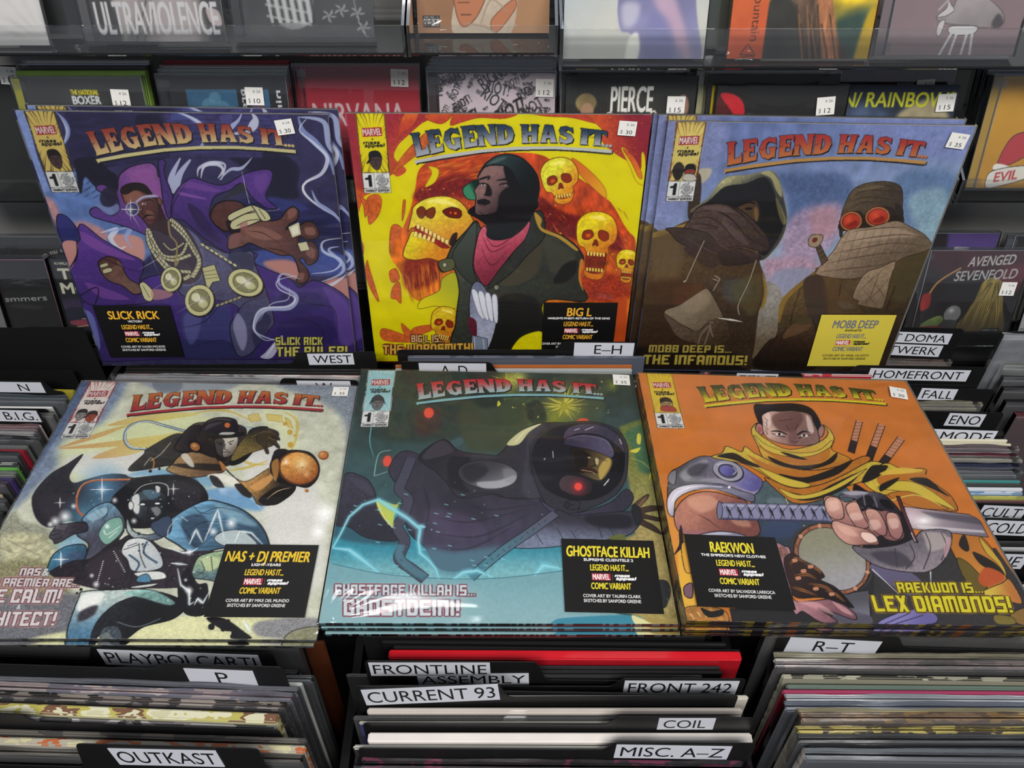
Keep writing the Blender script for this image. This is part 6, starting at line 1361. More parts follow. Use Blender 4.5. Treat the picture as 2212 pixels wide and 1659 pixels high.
def make_album(key, seed):
    tl, x, y, n = frame(key)
    M = Matrix(((x[0], y[0], n[0], 0), (x[1], y[1], n[1], 0), (x[2], y[2], n[2], 0), (0, 0, 0, 1)))
    foot = tl + x * SIDE / 2 - y * SIDE
    M.translation = Vector(foot)
    root = empty('vinyl_record', mat=M)
    link('sleeve', album_mesh(key, GAIN[key], EDGE[key]), root)
    wrap_mesh(SIDE, SIDE, .004, seed, *((.0002, 130, 2) if key in ('purple', 'flames', 'desert') else (.00016, 130, 3))).build('shrink_wrap', FILM, root)
    q = view_quad(key, INFO[key][0])
    w = (np.linalg.norm(q[1] - q[0]) + np.linalg.norm(q[2] - q[3])) / 2; h = (np.linalg.norm(q[3] - q[0]) + np.linalg.norm(q[2] - q[1])) / 2
    d = (q[1] - q[0]) + (q[2] - q[3]); rot = math.atan2(d[1], d[0])
    nw = 300; nh = int(nw * .86)
    S = Sheet(nw * 2, nh * 2, lambda p: np.asarray(p, float) * (nw * 2 / 100), '101010', nw * 2 / 100)
    info_art(S, *INFO[key][1:])
    b = MB(); t = .0003
    b.quad((-w / 2, 0, -t), (w / 2, 0, -t), (w / 2, 0, 0), (-w / 2, 0, 0)); b.quad((w / 2, 0, -t), (w / 2, h, -t), (w / 2, h, 0), (w / 2, 0, 0)); b.quad((w / 2, h, -t), (-w / 2, h, -t), (-w / 2, h, 0), (w / 2, h, 0)); b.quad((-w / 2, h, -t), (-w / 2, 0, -t), (-w / 2, 0, 0), (-w / 2, h, 0))
    c = q.mean(0)
    up = np.array([-math.sin(rot), math.cos(rot)])
    o = link('info_sticker', printed_grid(b, S.down(2), w, h, [print_mat('sticker_print', .95, .4), BLACK if key != 'desert' else plain('c8ba44', .5)], 'info_sticker'), root,
             Matrix.Translation((c[0] - up[0] * h / 2, c[1] - up[1] * h / 2, .0024)) @ Matrix.Rotation(rot, 4, 'Z'))
    o['label'] = 'yellow sticker with grey lettering' if key == 'desert' else 'black sticker with yellow lettering'
    q = view_quad(key, PRICE[key][0]); c = q.mean(0); d = q[1] - q[0]
    price_sticker(root, c[0], c[1], .0024, math.atan2(d[1], d[0]), PRICE[key][1], PRICE[key][2], np.linalg.norm(q[1] - q[0]), np.linalg.norm(q[3] - q[0]))
    tag(root, LABEL[key], 'record', GROUP.get(key))
    for off, lab in COPIES.get(key, []):
        c = copy_tree(root)
        M2 = M @ Matrix.Translation((0, SIDE / 2, 0)) @ Matrix.Rotation(off[3] if len(off) > 3 else 0, 4, 'Z') @ Matrix.Translation((0, -SIDE / 2, 0)); M2.translation = M2.translation + Vector(x * off[0] + y * off[1] + n * off[2])
        c.matrix_world = M2
        tag(c, lab, 'record', GROUP[key])
    return root
for i, key in enumerate(POSE):
    make_album(key, 11 + i * 7)
# ---------------------------------------------------------------- discs and cassettes on the rack
CASE = clear_film('case_plastic', (.93, .94, .95), 1.5, .04, .006)
DARKTRAY = plain('1a1a1c', .4, .1, 30)
def small_print(fn, w, h, nx=170):
    ny = max(8, int(nx * h / w)); S = Sheet(nx * 2, ny * 2, lambda p: np.asarray(p, float) * (nx * 2 / 100), '808080', nx * 2 / 100)
    fn(S)
    return S.down(2)
def clear_box(w, h, t, x_hinge=.0105):
    """jewel case shell: front and back panes, rims and the ribbed hinge strip"""
    b = MB(); e = .0011
    b.box((-w / 2, 0, -e), (w / 2, h, 0))
    for lo, hi in (((-w / 2, 0, -t), (w / 2, e, -e)), ((-w / 2, h - e, -t), (w / 2, h, -e)), ((-w / 2, e, -t), (-w / 2 + e, h - e, -e)), ((w / 2 - e, e, -t), (w / 2, h - e, -e))):
        b.box(lo, hi)
    b.box((-w / 2 + x_hinge, .002, -.0026), (-w / 2 + x_hinge + .0012, h - .002, -e - .0001))
    for y in (.006, h - .014):
        b.box((-w / 2 + .002, y, .0001), (-w / 2 + .016, y + .008, .0007))
    return b
def place(tier, x, back, yaw=0, lean=None, dz=0):
    """foot of a case on a tray, `back` metres behind the front row"""
    y, z = TIER[tier]
    M = Matrix.Translation((x, y + back, z + dz + .0006)) @ Matrix.Rotation(yaw, 4, 'Z') @ Matrix.Rotation(math.pi / 2 - (LEAN if lean is None else lean), 4, 'X')
    return M
def x_of(tier, px, py, back):
    y, z = TIER[tier]; L = LEAN
    n = np.array([0, -math.cos(L), math.sin(L)])
    return float(on_plane(px, py, (0, y + back, z), n)[0])
def jewel(tier, xl, xr, py, back, label, art, spine='2a2a2c', tray='1c1c1e', sticker=None, group=None, w=.142, h=.1245, t=.0101, yaw=0, rim=None, name='disc_case', cat='disc', gain=.85, nx=170):
    xa, xb = x_of(tier, xl, py, back), x_of(tier, xr, py, back)
    x = (xa + xb) / 2
    root = empty(name, mat=place(tier, x, back, yaw, dz=t * .25 + .0006))
    tag(root, label, cat, group)
    clear_box(w, h, t).build('case', CASE, root)
    b = MB(); iw, ih = w - .0145, h - .005
    # booklet, with the disc tray behind it and the spine strip beside it
    s = MB(); s.box((-iw / 2, 0, -.0022), (iw / 2, ih, -.0002))
    if art:
        link('booklet', printed_grid(s, small_print(art, iw, ih, nx), iw, ih, [print_mat('booklet_print', gain, .5), plain(rim or 'b9b9b6', .6)], 'booklet'), root, Matrix.Translation((.0055, .0025, -.0016)))
    else:
        s.build('booklet', plain(rim or 'b9b9b6', .6), root, Matrix.Translation((.0055, .0025, -.0016)))
    m = MB(); m.box((-w / 2 + .0018, .0025, -t + .0016), (w / 2 - .0018, h - .0025, -.0042), 0); m.build('disc_tray', plain(tray, .4, .1, 30), root)
    m = MB(); m.box((-w / 2 + .0016, .003, -.0034), (-w / 2 + .0098, h - .003, -.0016), 0); m.build('spine_card', plain(spine, .5, .15, 40), root)
    if sticker:
        sx, sy, r, l1, l2 = sticker
        price_sticker(root, (sx - .5) * w, (1 - sy) * h, .0006, r, l1, l2, .0195, .0185)
    return root
def sleeve_disc(tier, xl, xr, py, back, label, art, side='3a3a3c', sticker=None, group=None, w=.140, h=.125, t=.006, yaw=0, film=True, gain=.85, nx=170, dz=0):
    xa, xb = x_of(tier, xl, py, back), x_of(tier, xr, py, back)
    root = empty('disc_sleeve', mat=place(tier, (xa + xb) / 2, back, yaw, dz=dz + t * .25 + .0008)); tag(root, label, 'disc', group)
    s = MB(); s.box((-w / 2, 0, -t), (w / 2, h, -.0002))
    if art:
        link('sleeve', printed_grid(s, small_print(art, w, h, nx), w, h, [print_mat('sleeve_print', gain, .5), plain(side, .5)], 'sleeve'), root)
    else: s.build('sleeve', plain(side, .45, .2, 60), root)
    if film: wrap_mesh(w, h, t, int(abs(xl)) + 3, .0006, 60).build('shrink_wrap', FILM, root)
    if sticker:
        sx, sy, r, l1, l2 = sticker
        price_sticker(root, (sx - .5) * w, (1 - sy) * h, .0022, r, l1, l2, .0195, .0185)
    return root

def advisory(S, x, y, w, tone='e0e0de'):
    S.P('101010', [(x, y), (x + w, y), (x + w, y + w * .66), (x, y + w * .66)], sm=0); S.P(tone, [(x + w * .03, y + w * .2), (x + w * .97, y + w * .2), (x + w * .97, y + w * .45), (x + w * .03, y + w * .45)], sm=0)
    S.T('PARENTAL', (x + w * .06, y + w * .16), (x + w * .94, y + w * .16), (0, -w * .11), tone); S.T('ADVISORY', (x + w * .06, y + w * .42), (x + w * .94, y + w * .42), (0, -w * .19), '101010', bold=w * .02); S.T('EXPLICIT CONTENT', (x + w * .05, y + w * .6), (x + w * .95, y + w * .6), (0, -w * .1), tone)
# upper tier; only generic grey pictures, the words as on the shelf
def a_ultra(S):
    P, L = S.P, S.L
    P('6e6a68', '0,0 100,0 100,94 0,94', sm=0, tex=.2, cell=12); P('a79c99', '0,10 30,20 40,60 20,94 0,94', soft=4); P('958a87', '45,0 90,0 80,94 40,94', soft=6, tex=.15); P('4a4645', '20,0 44,0 40,40 26,50', soft=4); P('3a3837', '82,0 100,0 100,94 88,94', soft=3); P('b0a5a2', '55,50 75,50 78,94 50,94', soft=5, a=.8)
    P('3b3938', '0,58 16,60 20,94 0,94', soft=3); L('4a4645', 1.2, '30,94 46,60;36,94 48,70', .7); P('b9aaa7', '88,70 97,72 98,82 90,80', soft=1)
    S.T('ULTRAVIOLENCE', (3, 88), (96, 88), (0, -22), 'd0cbca', bold=.9)
def a_plaid(S):
    P, L = S.P, S.L
    P('3f3f3e', '0,0 100,0 100,94 0,94', sm=0, tex=.15, cell=14); P('8b8a88', '18,40 50,38 53,80 28,84', soft=1, tex=.1)
    for i in range(6): L('c9c8c5', 2.2, [(18 + i * 6, 40), (22 + i * 6, 83)], .8, sm=0); L('2c2c2c', 1.6, [(21 + i * 6, 40), (25 + i * 6, 83)], .8, sm=0)
    for i in range(5): L('bdbcb9', 2, [(18, 46 + i * 8), (52, 52 + i * 8)], .6, sm=0)
    for x, y in ((66, 78), (76, 74), (84, 62), (88, 76), (92, 86), (82, 50), (92, 42)):
        for a in range(5): P('9a9a97', [(x, y), (x + 6 * math.cos(a * 1.3), y + 5 * math.sin(a * 1.3)), (x + 4 * math.cos(a * 1.3 + .5), y + 3 * math.sin(a * 1.3 + .5))], a=.8)
    L('8a8a88', .8, '92,40 86,60 90,86 96,94')
def a_knit(S):
    P, L = S.P, S.L
    P('8a6446', '0,0 100,0 100,94 0,94', sm=0, tex=.08, cell=20); P('9a7452', '70,20 100,22 100,94 68,94', soft=2); P(('cfc4b4', 'a89a88', '40,20 60,94'), '24,0 74,0 76,40 70,94 28,94 30,60 20,40', tex=.06, cell=3)
    P('a86c4a', '28,46 44,36 54,58 46,80 34,88 28,70', k=.8, kc='6a4028'); L('6a4028', .9, '30,56 40,54;30,64 40,63;31,72 40,72;33,80 41,80'); P('a86c4a', '56,84 72,70 74,76 60,92', k=.6, kc='6a4028')
    for p in ('44,30 62,60 70,50', '36,86 50,88 62,94', '40,20 60,30 70,24', '48,86 56,70 68,78'): L('8d7f6e', 1.2, p, .8)
    P('d8cfc2', '30,30 46,28 60,52 70,66 58,66 44,48', soft=1, a=.8); advisory(S, 4.5, 80.5, 12.5)
def a_silhou(S):
    P, L = S.P, S.L
    P(('94a6b8', 'b6b8b4', '0,0 40,60'), '0,0 100,0 100,94 0,94', sm=0, tex=.06, cell=20); P('bcbcb6', '30,60 100,60 100,94 20,94', soft=8)
    P(('6a6a92', '8d8cae', '60,20 60,94'), '36,0 78,0 84,20 92,60 96,94 52,94 54,80 46,72 40,70 37,56 38,30', tex=.1, cell=16, soft=1); P('c7a6b4', '60,44 76,50 92,92 80,80 64,56', soft=4, a=.7); P('b9b8c4', '40,54 52,54 50,66 42,68', soft=3, a=.8); P('e0dfd8', '46,76 52,72 54,84 50,94 44,94', soft=1.5); P('7678a4', '60,60 74,66 78,94 58,94', soft=4, a=.7)
def a_mountain(S):
    P, L = S.P, S.L
    P(('c9a020', '5a6a3c', '70,20 60,94'), '0,0 100,0 100,94 0,94', sm=0, tex=.3, cell=(16, 8)); P('d9c024', '66,20 100,16 100,46 78,54 66,44', soft=5, tex=.25); P('2f4a44', '70,66 100,58 100,94 76,94', soft=6, tex=.3); P('b0941c', '94,60 100,58 100,94 90,94', soft=2)
    P(('6a5140', '2c261f', '60,40 40,94'), '30,40 44,26 58,24 66,44 74,70 84,94 26,94', tex=.45, cell=(3, 14)); P('a8704a', '58,44 68,52 80,94 70,94 62,70', soft=2, tex=.3, cell=(2, 10)); P('2a2a26', '26,50 44,56 50,94 24,94', soft=2, tex=.4)
    for i in range(12): L('8d5f3e' if i % 2 else '2a211a', 1.2, [(44 + i * 2.4, 54 + (i % 3) * 6), (52 + i * 2.6, 92)], .7)
    P('5f7a68', '52,36 60,32 62,44 54,48', soft=1); P('c8b060', '30,20 38,18 40,40 32,42', k=.5); P('31507a', '38,20 42,24 41,42 37,40'); P('aa3c34', '32,20 38,18 37,27 33,28')
    P(('c9662c', 'b8522a', '0,20 20,90'), '0,0 25,0 25,94 0,94', sm=0, tex=.1)
    S.T('Mountain', (15, 42), (15, 77), (6, 0), '3a2118'); L('3a2118', .6, '9,86 14,79 20,86 9,86', sm=0); L('3a2118', .6, '9,87.3 20,87', sm=0); L('3a2118', .6, '9,88.8 20,88.5', sm=0); S.T('STANDARD CD', (3, 92.4), (23, 92.4), (0, -2.6), '3a2118', bold=.4)
def a_stool(S):
    P, L = S.P, S.L
    P(('7a6668', '8d7678', '50,0 50,94'), '0,0 100,0 100,94 0,94', sm=0, tex=.06, cell=24); P('6e5a5d', '0,84 100,85 100,88 0,87', sm=0, a=.6)
    P(('b0a5a3', '8d8382', '50,40 60,76'), '46,48 54,44 64,50 82,62 86,70 78,74 52,72 38,70 34,66 44,61 46,54', k=.5, kc='4a4344', tex=.1); P('4a4244', '80,64 86,70 83,74 77,72', soft=1.4); P('2a2628', '44,36 64,36 64,50 52,52 44,48')
    P('c5bdba', '34,66 40,60 39,54 43,58 46,62 40,66', k=.5, kc='4a4344'); P('c5bdba', '37,70 41,69 40,78 38,80 36,76', k=.5, kc='4a4344'); L('a89e9c', 1.8, '44,50 34,62')
    P('cfcac7', '46,73 66,73 64,78.5 48,78.5', k=.5)
    for p in ('48,78 42,94', '64,78 66,94', '52,78 50,94', '60,78 59,93'): L('cfcac7', 1.9, p, sm=0)
def a_plainrect(c, tex=.1):
    return lambda S: S.P(c, '-2,-2 104,-2 104,100 -2,100', sm=0, tex=tex, cell=20)
def a_boxer(S):
    S.P('2c2c2a', '-2,-2 104,-2 104,100 -2,100', sm=0, tex=.12, cell=20); S.P('3a3a38', '30,20 60,10 70,60 40,90', soft=12, a=.6)
    S.T('THE NATIONAL', (38.5, 13.5), (62, 13.5), (0, -3.8), 'd8c61c', bold=.5); S.T('BOXER', (39, 21), (62.5, 21), (0, -6.4), 'dcdcda', bold=.7)
def a_nine(S):
    P = S.P
    P('1c1e20', '-2,-2 104,-2 104,100 -2,100', sm=0, tex=.1)
    P(('2a5a78', '1f4a68', '30,10 30,60'), '14,11 57,11 57,99 14,99', sm=0, tex=.1)
    for x, y, r in ((38, 18, 5), (32, 24, 6), (44, 26, 6), (26, 30, 6), (52, 30, 6)): S.E('6a9ab0', x, y, r, a=.5, soft=1)
    P('8a4a5c', '14,36 24,28 34,34 40,44 14,50', soft=2, a=.7); P('2f6080', '68,11 84,11 84,99 68,99', sm=0); P('a05070', '68,26 74,22 84,28 84,40 68,44', soft=2, a=.7)
    P('121214', '57,0 66,0 66,99 57,99', sm=0); S.T('pretty', (64, 11), (64, 42), (-4.4, 0), 'd6d6d4', bold=.3); P('121214', '85,0 100,0 100,99 85,99', sm=0); S.T('nine', (94, 12), (94, 38), (-4.6, 0), 'd6d6d4', bold=.5)
def a_red(S):
    S.P(('a8182a', '96142a', '50,10 50,90'), '-2,-2 104,-2 104,100 -2,100', sm=0, tex=.04); S.P('b83044', '-2,14 104,10 104,20 -2,26', soft=4, a=.5)
    S.T('NIRVANA', (5, 50), (86, 50), (0, -19), 'c8aeb0', bold=.6); S.T('HOW YOU', (29, 60), (38, 60), (0, -1.6), 'd0a0a4'); S.T('LITHIUM', (29, 64), (38, 64), (0, -1.6), 'd0a0a4')
def a_riot(S):
    S.P('c9b9be', '-2,-2 104,-2 104,100 -2,100', sm=0, tex=.05); R = np.random.RandomState(4)
    for i in range(120):
        x, y, s, a = R.rand() * 100, R.rand() * 92, 2 + 4 * R.rand() ** 3 * 2, R.normal(-.4, .5)
        d = np.array([math.cos(a), math.sin(a)]); u = np.array([math.sin(a), -math.cos(a)])
        S.T('RIOT!' if R.rand() < .7 else 'RIOT', np.array([x, y]) - d * s * 1.2, np.array([x, y]) + d * s * 1.2, u * s * 1.1, '1c1a1c', bold=.25)
    for x, y, s in ((24, 40, 7), (62, 34, 9)):
        S.T('RIOT!', (x - s * 1.3, y + s), (x + s * 1.3, y - s * .4), (-s * .3, -s * 1.3), '141214', bold=.8)
    S.P('b8352c', '44,58 50,42 54,46 52,56 60,60 40,64')
def a_pierce(S):
    S.P('1e201e', '-2,-2 104,-2 104,100 -2,100', sm=0, tex=.12)
    for i in range(40): S.L('2c2f2c', .8, [(i * 2.5, 0), (i * 2.5, 92)], .6, sm=0)
    S.E('7a6a44', 16, 19, 8, 7, soft=1, tex=.3); S.E('9a7a62', 17, 25, 5, 6, soft=1); S.E('8a6a58', 90, 22, 5, 9, soft=1); S.P('3a3a36', '40,16 70,14 80,60 50,70', soft=10, a=.5)
    S.T('PIERCE', (35, 25.5), (67, 25.5), (0, -18), 'd6d6d0', bold=.7); S.L('d6d6d0', 1.1, '30,30 34,26 38,29 35,33;66,27 69,25 71,30 67,33')
def a_redblob(S):
    S.P('161718', '-2,-2 104,-2 104,100 -2,100', sm=0, tex=.1); S.P('4a0f14', '1,8 14,8 22,30 1,40', sm=0); S.P('b01a26', '3,6.5 12,6 20,11 23,20 20,30 14,20')
def a_amnes(S):
    S.P('232120', '-2,-2 104,-2 104,100 -2,100', sm=0, tex=.1); S.P('4a1f22', '0,0 52,0 48,92 0,92', soft=6, tex=.1); S.P('16161a', '-2,11 35,9.5 35,92 -2,92', soft=1.2); S.P('2c2a28', '56,0 104,0 104,100 60,100', soft=6)
    S.T('RADIOHEAD', (53, 14.5), (67, 14.5), (0, -2), 'b9b5b0', bold=.3); S.T('AMNESIAC', (52.5, 18.4), (65, 18.4), (0, -2), 'b9b5b0', bold=.3)
def a_bows(S):
    S.P('1f2836', '-2,-2 104,-2 104,100 -2,100', sm=0, tex=.3); S.P('8d8468', '54,24 84,10 100,40 60,60', soft=3, tex=.3); S.P('3d4c66', '0,14 50,22 40,60 0,70', soft=8, tex=.3)
    S.T('IN/ RAINBOWS', (8, 16), (98, 16), (0, -10.5), 'b9bb2c', bold=.6)
def a_evil(S):
    S.P(('c8941c', 'b8841a', '50,0 50,90'), '-2,-2 104,-2 104,100 -2,100', sm=0, tex=.05); S.P('b03438', '20,50 34,46 40,62 22,74 14,72', k=.6); S.P('e2dcd2', '13,72 24,74 26,79 12,77'); S.P('30302e', '13,77 25,79 24,82 12,80'); S.P('d8d2c6', '8,86 12,78 40,74 44,84 20,92 10,93', k=.6)
    S.T('EVIL', (15, 88), (35, 85), (0, -8), 'b03438', bold=.6); S.P('3a2a10', '24,3 34,3 34,9 24,9', sm=0); S.T('P', (26, 8), (31, 8), (0, -4), 'c8941c')
def a_arc(S):
    S.P('262626', '-2,-2 104,-2 104,100 -2,100', sm=0, tex=.1)
    def arc(t, cx, cy, r, a0, a1, h):
        for i, ch in enumerate(t):
            if ch == ' ': continue
            a = a0 + (a1 - a0) * i / max(1, len(t) - 1); c = np.array([cx + r * math.cos(a), cy + r * math.sin(a)]); d = np.array([-math.sin(a), math.cos(a)]) * h * .4; u = np.array([math.cos(a), math.sin(a)]) * h
            S.T(ch, c - d, c + d, u, 'b8b8b6', bold=.25)
    arc("THINKING ME LOVED YOU WHERE", 84, 76, 60, -2.75, -1.5, 3.2); arc("THINKING THAT'S WHAT", 96, 80, 36, -2.9, -1.3, 3.2)
def a_seven(S):
    P, L = S.P, S.L
    P('1a1416', '-2,-2 104,-2 104,100 -2,100', sm=0, tex=.3, cell=16); P('3a1218', '0,0 100,0 100,24 0,20', soft=8, tex=.3); P('5a1a1e', '74,20 100,14 100,40 80,40', soft=6)
    P(('8d7a3c', '3a3018', '70,30 60,94'), '60,34 70,28 80,34 88,60 94,90 50,92 46,80 56,60', tex=.3, cell=(3, 16))
    for p in ('68,34 56,60 50,88', '70,34 64,60 60,90', '74,34 74,64 72,90', '76,34 84,64 88,88'): L('c0ab5c', 2.6, p, .8, t=(.3, .3)); L('2a2212', 1.2, p, .8)
    E = S.E; E('6a6a68', 38, 68, 9, 10, k=1); S.glow('d8d8d6', 36, 64, 6, .8); P('2a2a2a', '30,76 44,76 42,90 34,90', tex=.4); L('a87a3c', 2, '34,18 14,34 6,56'); P('8a2420', '2,48 10,46 12,60 4,64', tex=.3); P('5a6a34', '8,80 24,70 30,76 16,88', tex=.5); P('5a1418', '0,84 30,82 34,94 0,94', tex=.4)
    S.T('AVENGED', (40, 17), (86, 14), (0, -10), 'b9b6b2', bold=.4, shear=.1); S.T('SEVENFOLD', (30, 32), (92, 29), (0, -10), 'b0aeaa', bold=.4, shear=.1); S.T('City of Evil', (12, 93), (52, 92), (0, -5), '6a5a5a'); advisory(S, 72, 84, 20, '8a8a88')
def a_purplecd(S):
    S.P(('5a4484', '4a3870', '50,0 50,90'), '-2,-2 104,-2 104,100 -2,100', sm=0, tex=.1); S.P('241f24', '-2,-2 46,-2 40,100 -2,100', soft=3); S.P('8a6250', '8,42 24,40 30,60 22,86 6,90', k=.8, tex=.2); S.P('1d1819', '0,20 30,14 34,44 10,42', tex=.3); S.L('1d1819', 1.5, '12,56 22,54;14,72 22,72')

jewel(1, 185, 492, 95, 0, 'clear disc case with ULTRAVIOLENCE in white capitals, on the top tier', a_ultra, '4a4848', '2c2c2e')
jewel(1, 504, 813, 82, .012, 'grey disc case with a checked cloth and pale flowers, right of ULTRAVIOLENCE', a_plaid, '2a2a2a', '2c2c2e')
sleeve_disc(1, 899, 1190, 62, .036, 'tan card disc sleeve with beige knitwear and a parental advisory mark', a_knit, '4a3a2c', w=.134)
sleeve_disc(5, 1222, 1514, 118, 0, 'pale blue and white card disc sleeve with a violet silhouette', a_silhou, '8a9ab0')
sleeve_disc(5, 1578, 1866, 120, 0, 'card disc sleeve with an orange Mountain strip and a cliff under a yellow sky', a_mountain, 'a8552a')
jewel(5, 1884, 2193, 118, 0, 'mauve disc case with a person kneeling on a white stool', a_stool, '6a5a5c', '3a3638')
sleeve_disc(1, -190, 106, 104, 0, 'white disc case at the edge of the photo, left end of the top tier', a_plainrect('bdbcbb', .03), '8a8a8c')
def a_blackpa(S):
    S.P('1a1a1b', '-2,-2 104,-2 104,100 -2,100', sm=0, tex=.1); advisory(S, 62, 40, 26)
jewel(1, 30, 330, 60, .022, 'black disc case with a parental advisory mark, half behind ULTRAVIOLENCE', a_blackpa, '222224', '1a1a1c')
sleeve_disc(1, 900, 1190, 50, .05, 'black disc sleeve edge behind the tan knitwear sleeve', None, '161617', film=False, w=.133)
jewel(5, 1350, 1655, 60, .026, 'grey disc case half hidden behind the Mountain sleeve', a_plainrect('3a4034'), '5a6a3a', '3c3c3e')
jewel(5, 1250, 1560, 50, .040, 'dark disc case behind the pale blue silhouette sleeve', a_plainrect('2c2c2e'), '1a1a1c', '2c2c2e')

# second tier
T2 = TIER[2]
sleeve_disc(2, -258, 34, 135, .030, 'black disc case with a $15 sticker at the edge of the photo', a_plainrect('1e1f20'), '1a1a1b', sticker=(.955, .08, -.05, '5 26', '15'), film=False)
jewel(2, 22, 307, 178, 0, 'black disc case with THE NATIONAL BOXER in yellow and white', a_boxer, '8a861c', '2a2a2a', sticker=(.815, .185, -.03, '4 26', '12'))
STK = 'discs stacked behind the front case on the second tier'
def stack(xs, py, k0, items, where):
    for i, (tone, rim, kind, words_) in enumerate(items):
        back = (k0 + i) * .0115
        lab = words_ + ' ' + where
        if kind == 's': sleeve_disc(2, xs[0] + i * 3, xs[1] + i * 3, py - i * 12, back, lab, None, tone, group=STK, film=False, t=.0085)
        else: jewel(2, xs[0] + i * 3, xs[1] + i * 3, py - i * 12, back, lab, None, tone, rim, group=STK, rim=rim)
stack((34, 318), 165, 1, [('7da040', 'b8b8b4', 's', 'disc sleeve with a green and pink striped top edge'), ('4a443e', '8a8078', 's', 'dark disc sleeve with a crinkled film edge'), ('3a2a6a', '3a2a6a', 'j', 'disc case with a violet insert'), ('b8b6b0', 'c8c6c0', 'j', 'disc case with a cream insert, hindmost')], 'behind the BOXER disc')
jewel(2, 331, 617, 152, .006, 'black and blue disc case with the upright words pretty and nine', a_nine, '1a1a1c', '1a1a1c', sticker=(.74, .185, -.02, '6 26', '10'))
stack((336, 622), 140, 1.7, [('a0a5a2', 'b4bab6', 'j', 'grey green disc case edge'), ('b8bcba', 'c4c8c6', 'j', 'pale grey disc case edge'), ('7a1a24', '7a1a24', 's', 'dark red disc sleeve with a shiny top edge')], 'behind the pretty nine disc')
jewel(2, 630, 904, 138, .036, 'red disc case with NIRVANA in pale serif capitals', a_red, '7a1420', '7a1420', sticker=(.84, .12, -.03, '1 26', '12'))
jewel(2, 922, 1203, 170, .014, 'disc case covered all over in black RIOT! lettering on white', a_riot, '2a1a1e', '2c1c20', sticker=(.905, .14, -.02, '5 26', '12'))
stack((918, 1200), 158, 2.35, [('a0a2a4', 'b8babc', 'j', 'grey disc case edge, first'), ('90949a', 'aeb2b6', 'j', 'grey disc case edge, second'), ('a8aaac', 'b8bcc4', 'j', 'grey disc case edge, third'), ('808488', 'a0a2a6', 'j', 'dim disc case edge, hindmost')], 'behind the RIOT! disc')
sleeve_disc(2, 1222, 1506, 184, -.004, 'black disc sleeve in crinkled film with PIERCE in ornate white letters', a_pierce, '1c1d1c', sticker=(.85, .23, -.01, '6 26', '15'), t=.009)
sleeve_disc(2, 1216, 1494, 172, .008, 'black disc sleeve with a film seam, directly behind the PIERCE disc', None, '232624', group=STK)
jewel(2, 1212, 1486, 158, .018, 'clear disc case with a price sticker, second behind the PIERCE disc', None, '8a8c8a', '6a6c6a', rim='9a9c98', sticker=(.88, .07, -.03, '3 26', ''), group=STK)
jewel(2, 1212, 1484, 148, .029, 'clear disc case, third and hindmost behind the PIERCE disc', None, '9a9c9a', '8a8c8a', rim='a8aaa6', group=STK)
sleeve_disc(2, 1546, 1833, 205, -.0096, 'black disc sleeve with a red rounded shape, in crinkled film', a_redblob, '141415', sticker=(.84, .17, .08, '4 26', '12'), t=.008, h=.118)
def a_yel(S):
    S.P('1a1a1a', '-2,-2 104,-2 104,100 -2,100', sm=0, tex=.1); S.P('c0a81c', '4,8 16,8 16,92 4,92', sm=0); S.P('1a1a1a', '6,12 14,12 14,30 6,30', sm=0)
sleeve_disc(2, 1522, 1812, 196, .0026, 'black disc sleeve with a yellow stripe, just behind the red rounded shape', a_yel, '1f1d1b', group=STK, t=.008)
stack((1500, 1784), 190, 1.2, [('b0ac84', 'b0ac84', 'j', 'disc case with a thin cream edge'), ('4a4a48', '8a8c88', 'j', 'dark disc case, third'), ('3a3a38', '7a6058', 'j', 'dark disc case with a reddish edge, fourth'), ('3c3c3c', '7a7c78', 'j', 'dark disc case, fifth'), ('3c3c3c', '7a7a78', 'j', 'dark disc case, hindmost')], 'behind the red rounded shape disc')
jewel(2, 1790, 2066, 150, .030, 'dark disc case with the small words RADIOHEAD AMNESIAC', a_amnes, '5a5250', '2a2626', sticker=(.78, .19, .06, '8 25', '15'))
sleeve_disc(2, 1790, 2072, 208, .0125, 'dark blue disc sleeve with RAINBOWS in yellow capitals', a_bows, '1c2430', sticker=(.91, .16, .04, '5 26', '15'), film=False, h=.111)
jewel(2, 1780, 2044, 130, .049, 'grey empty disc case behind the AMNESIAC disc', None, '6a6460', '4a4644', rim='5a5654', group=STK)
jewel(2, 2152, 2437, 150, .004, 'yellow disc case with EVIL in red letters, half out of the photo', a_evil, '9a7a2a', '8a6a1a')
for i, (c, lab) in enumerate((('1a2434', 'dark blue disc case leaning between the RAINBOWS and EVIL discs'), ('16171a', 'black disc case leaning beside the EVIL disc'), ('23262a', 'charcoal disc case, third in the leaning row by the EVIL disc'))):
    jewel(2, 2134 - i * 12, 2418 - i * 12, 150 - i * 10, 0.0175 + i * .0115, lab, None, c, c, group=STK, rim=c)

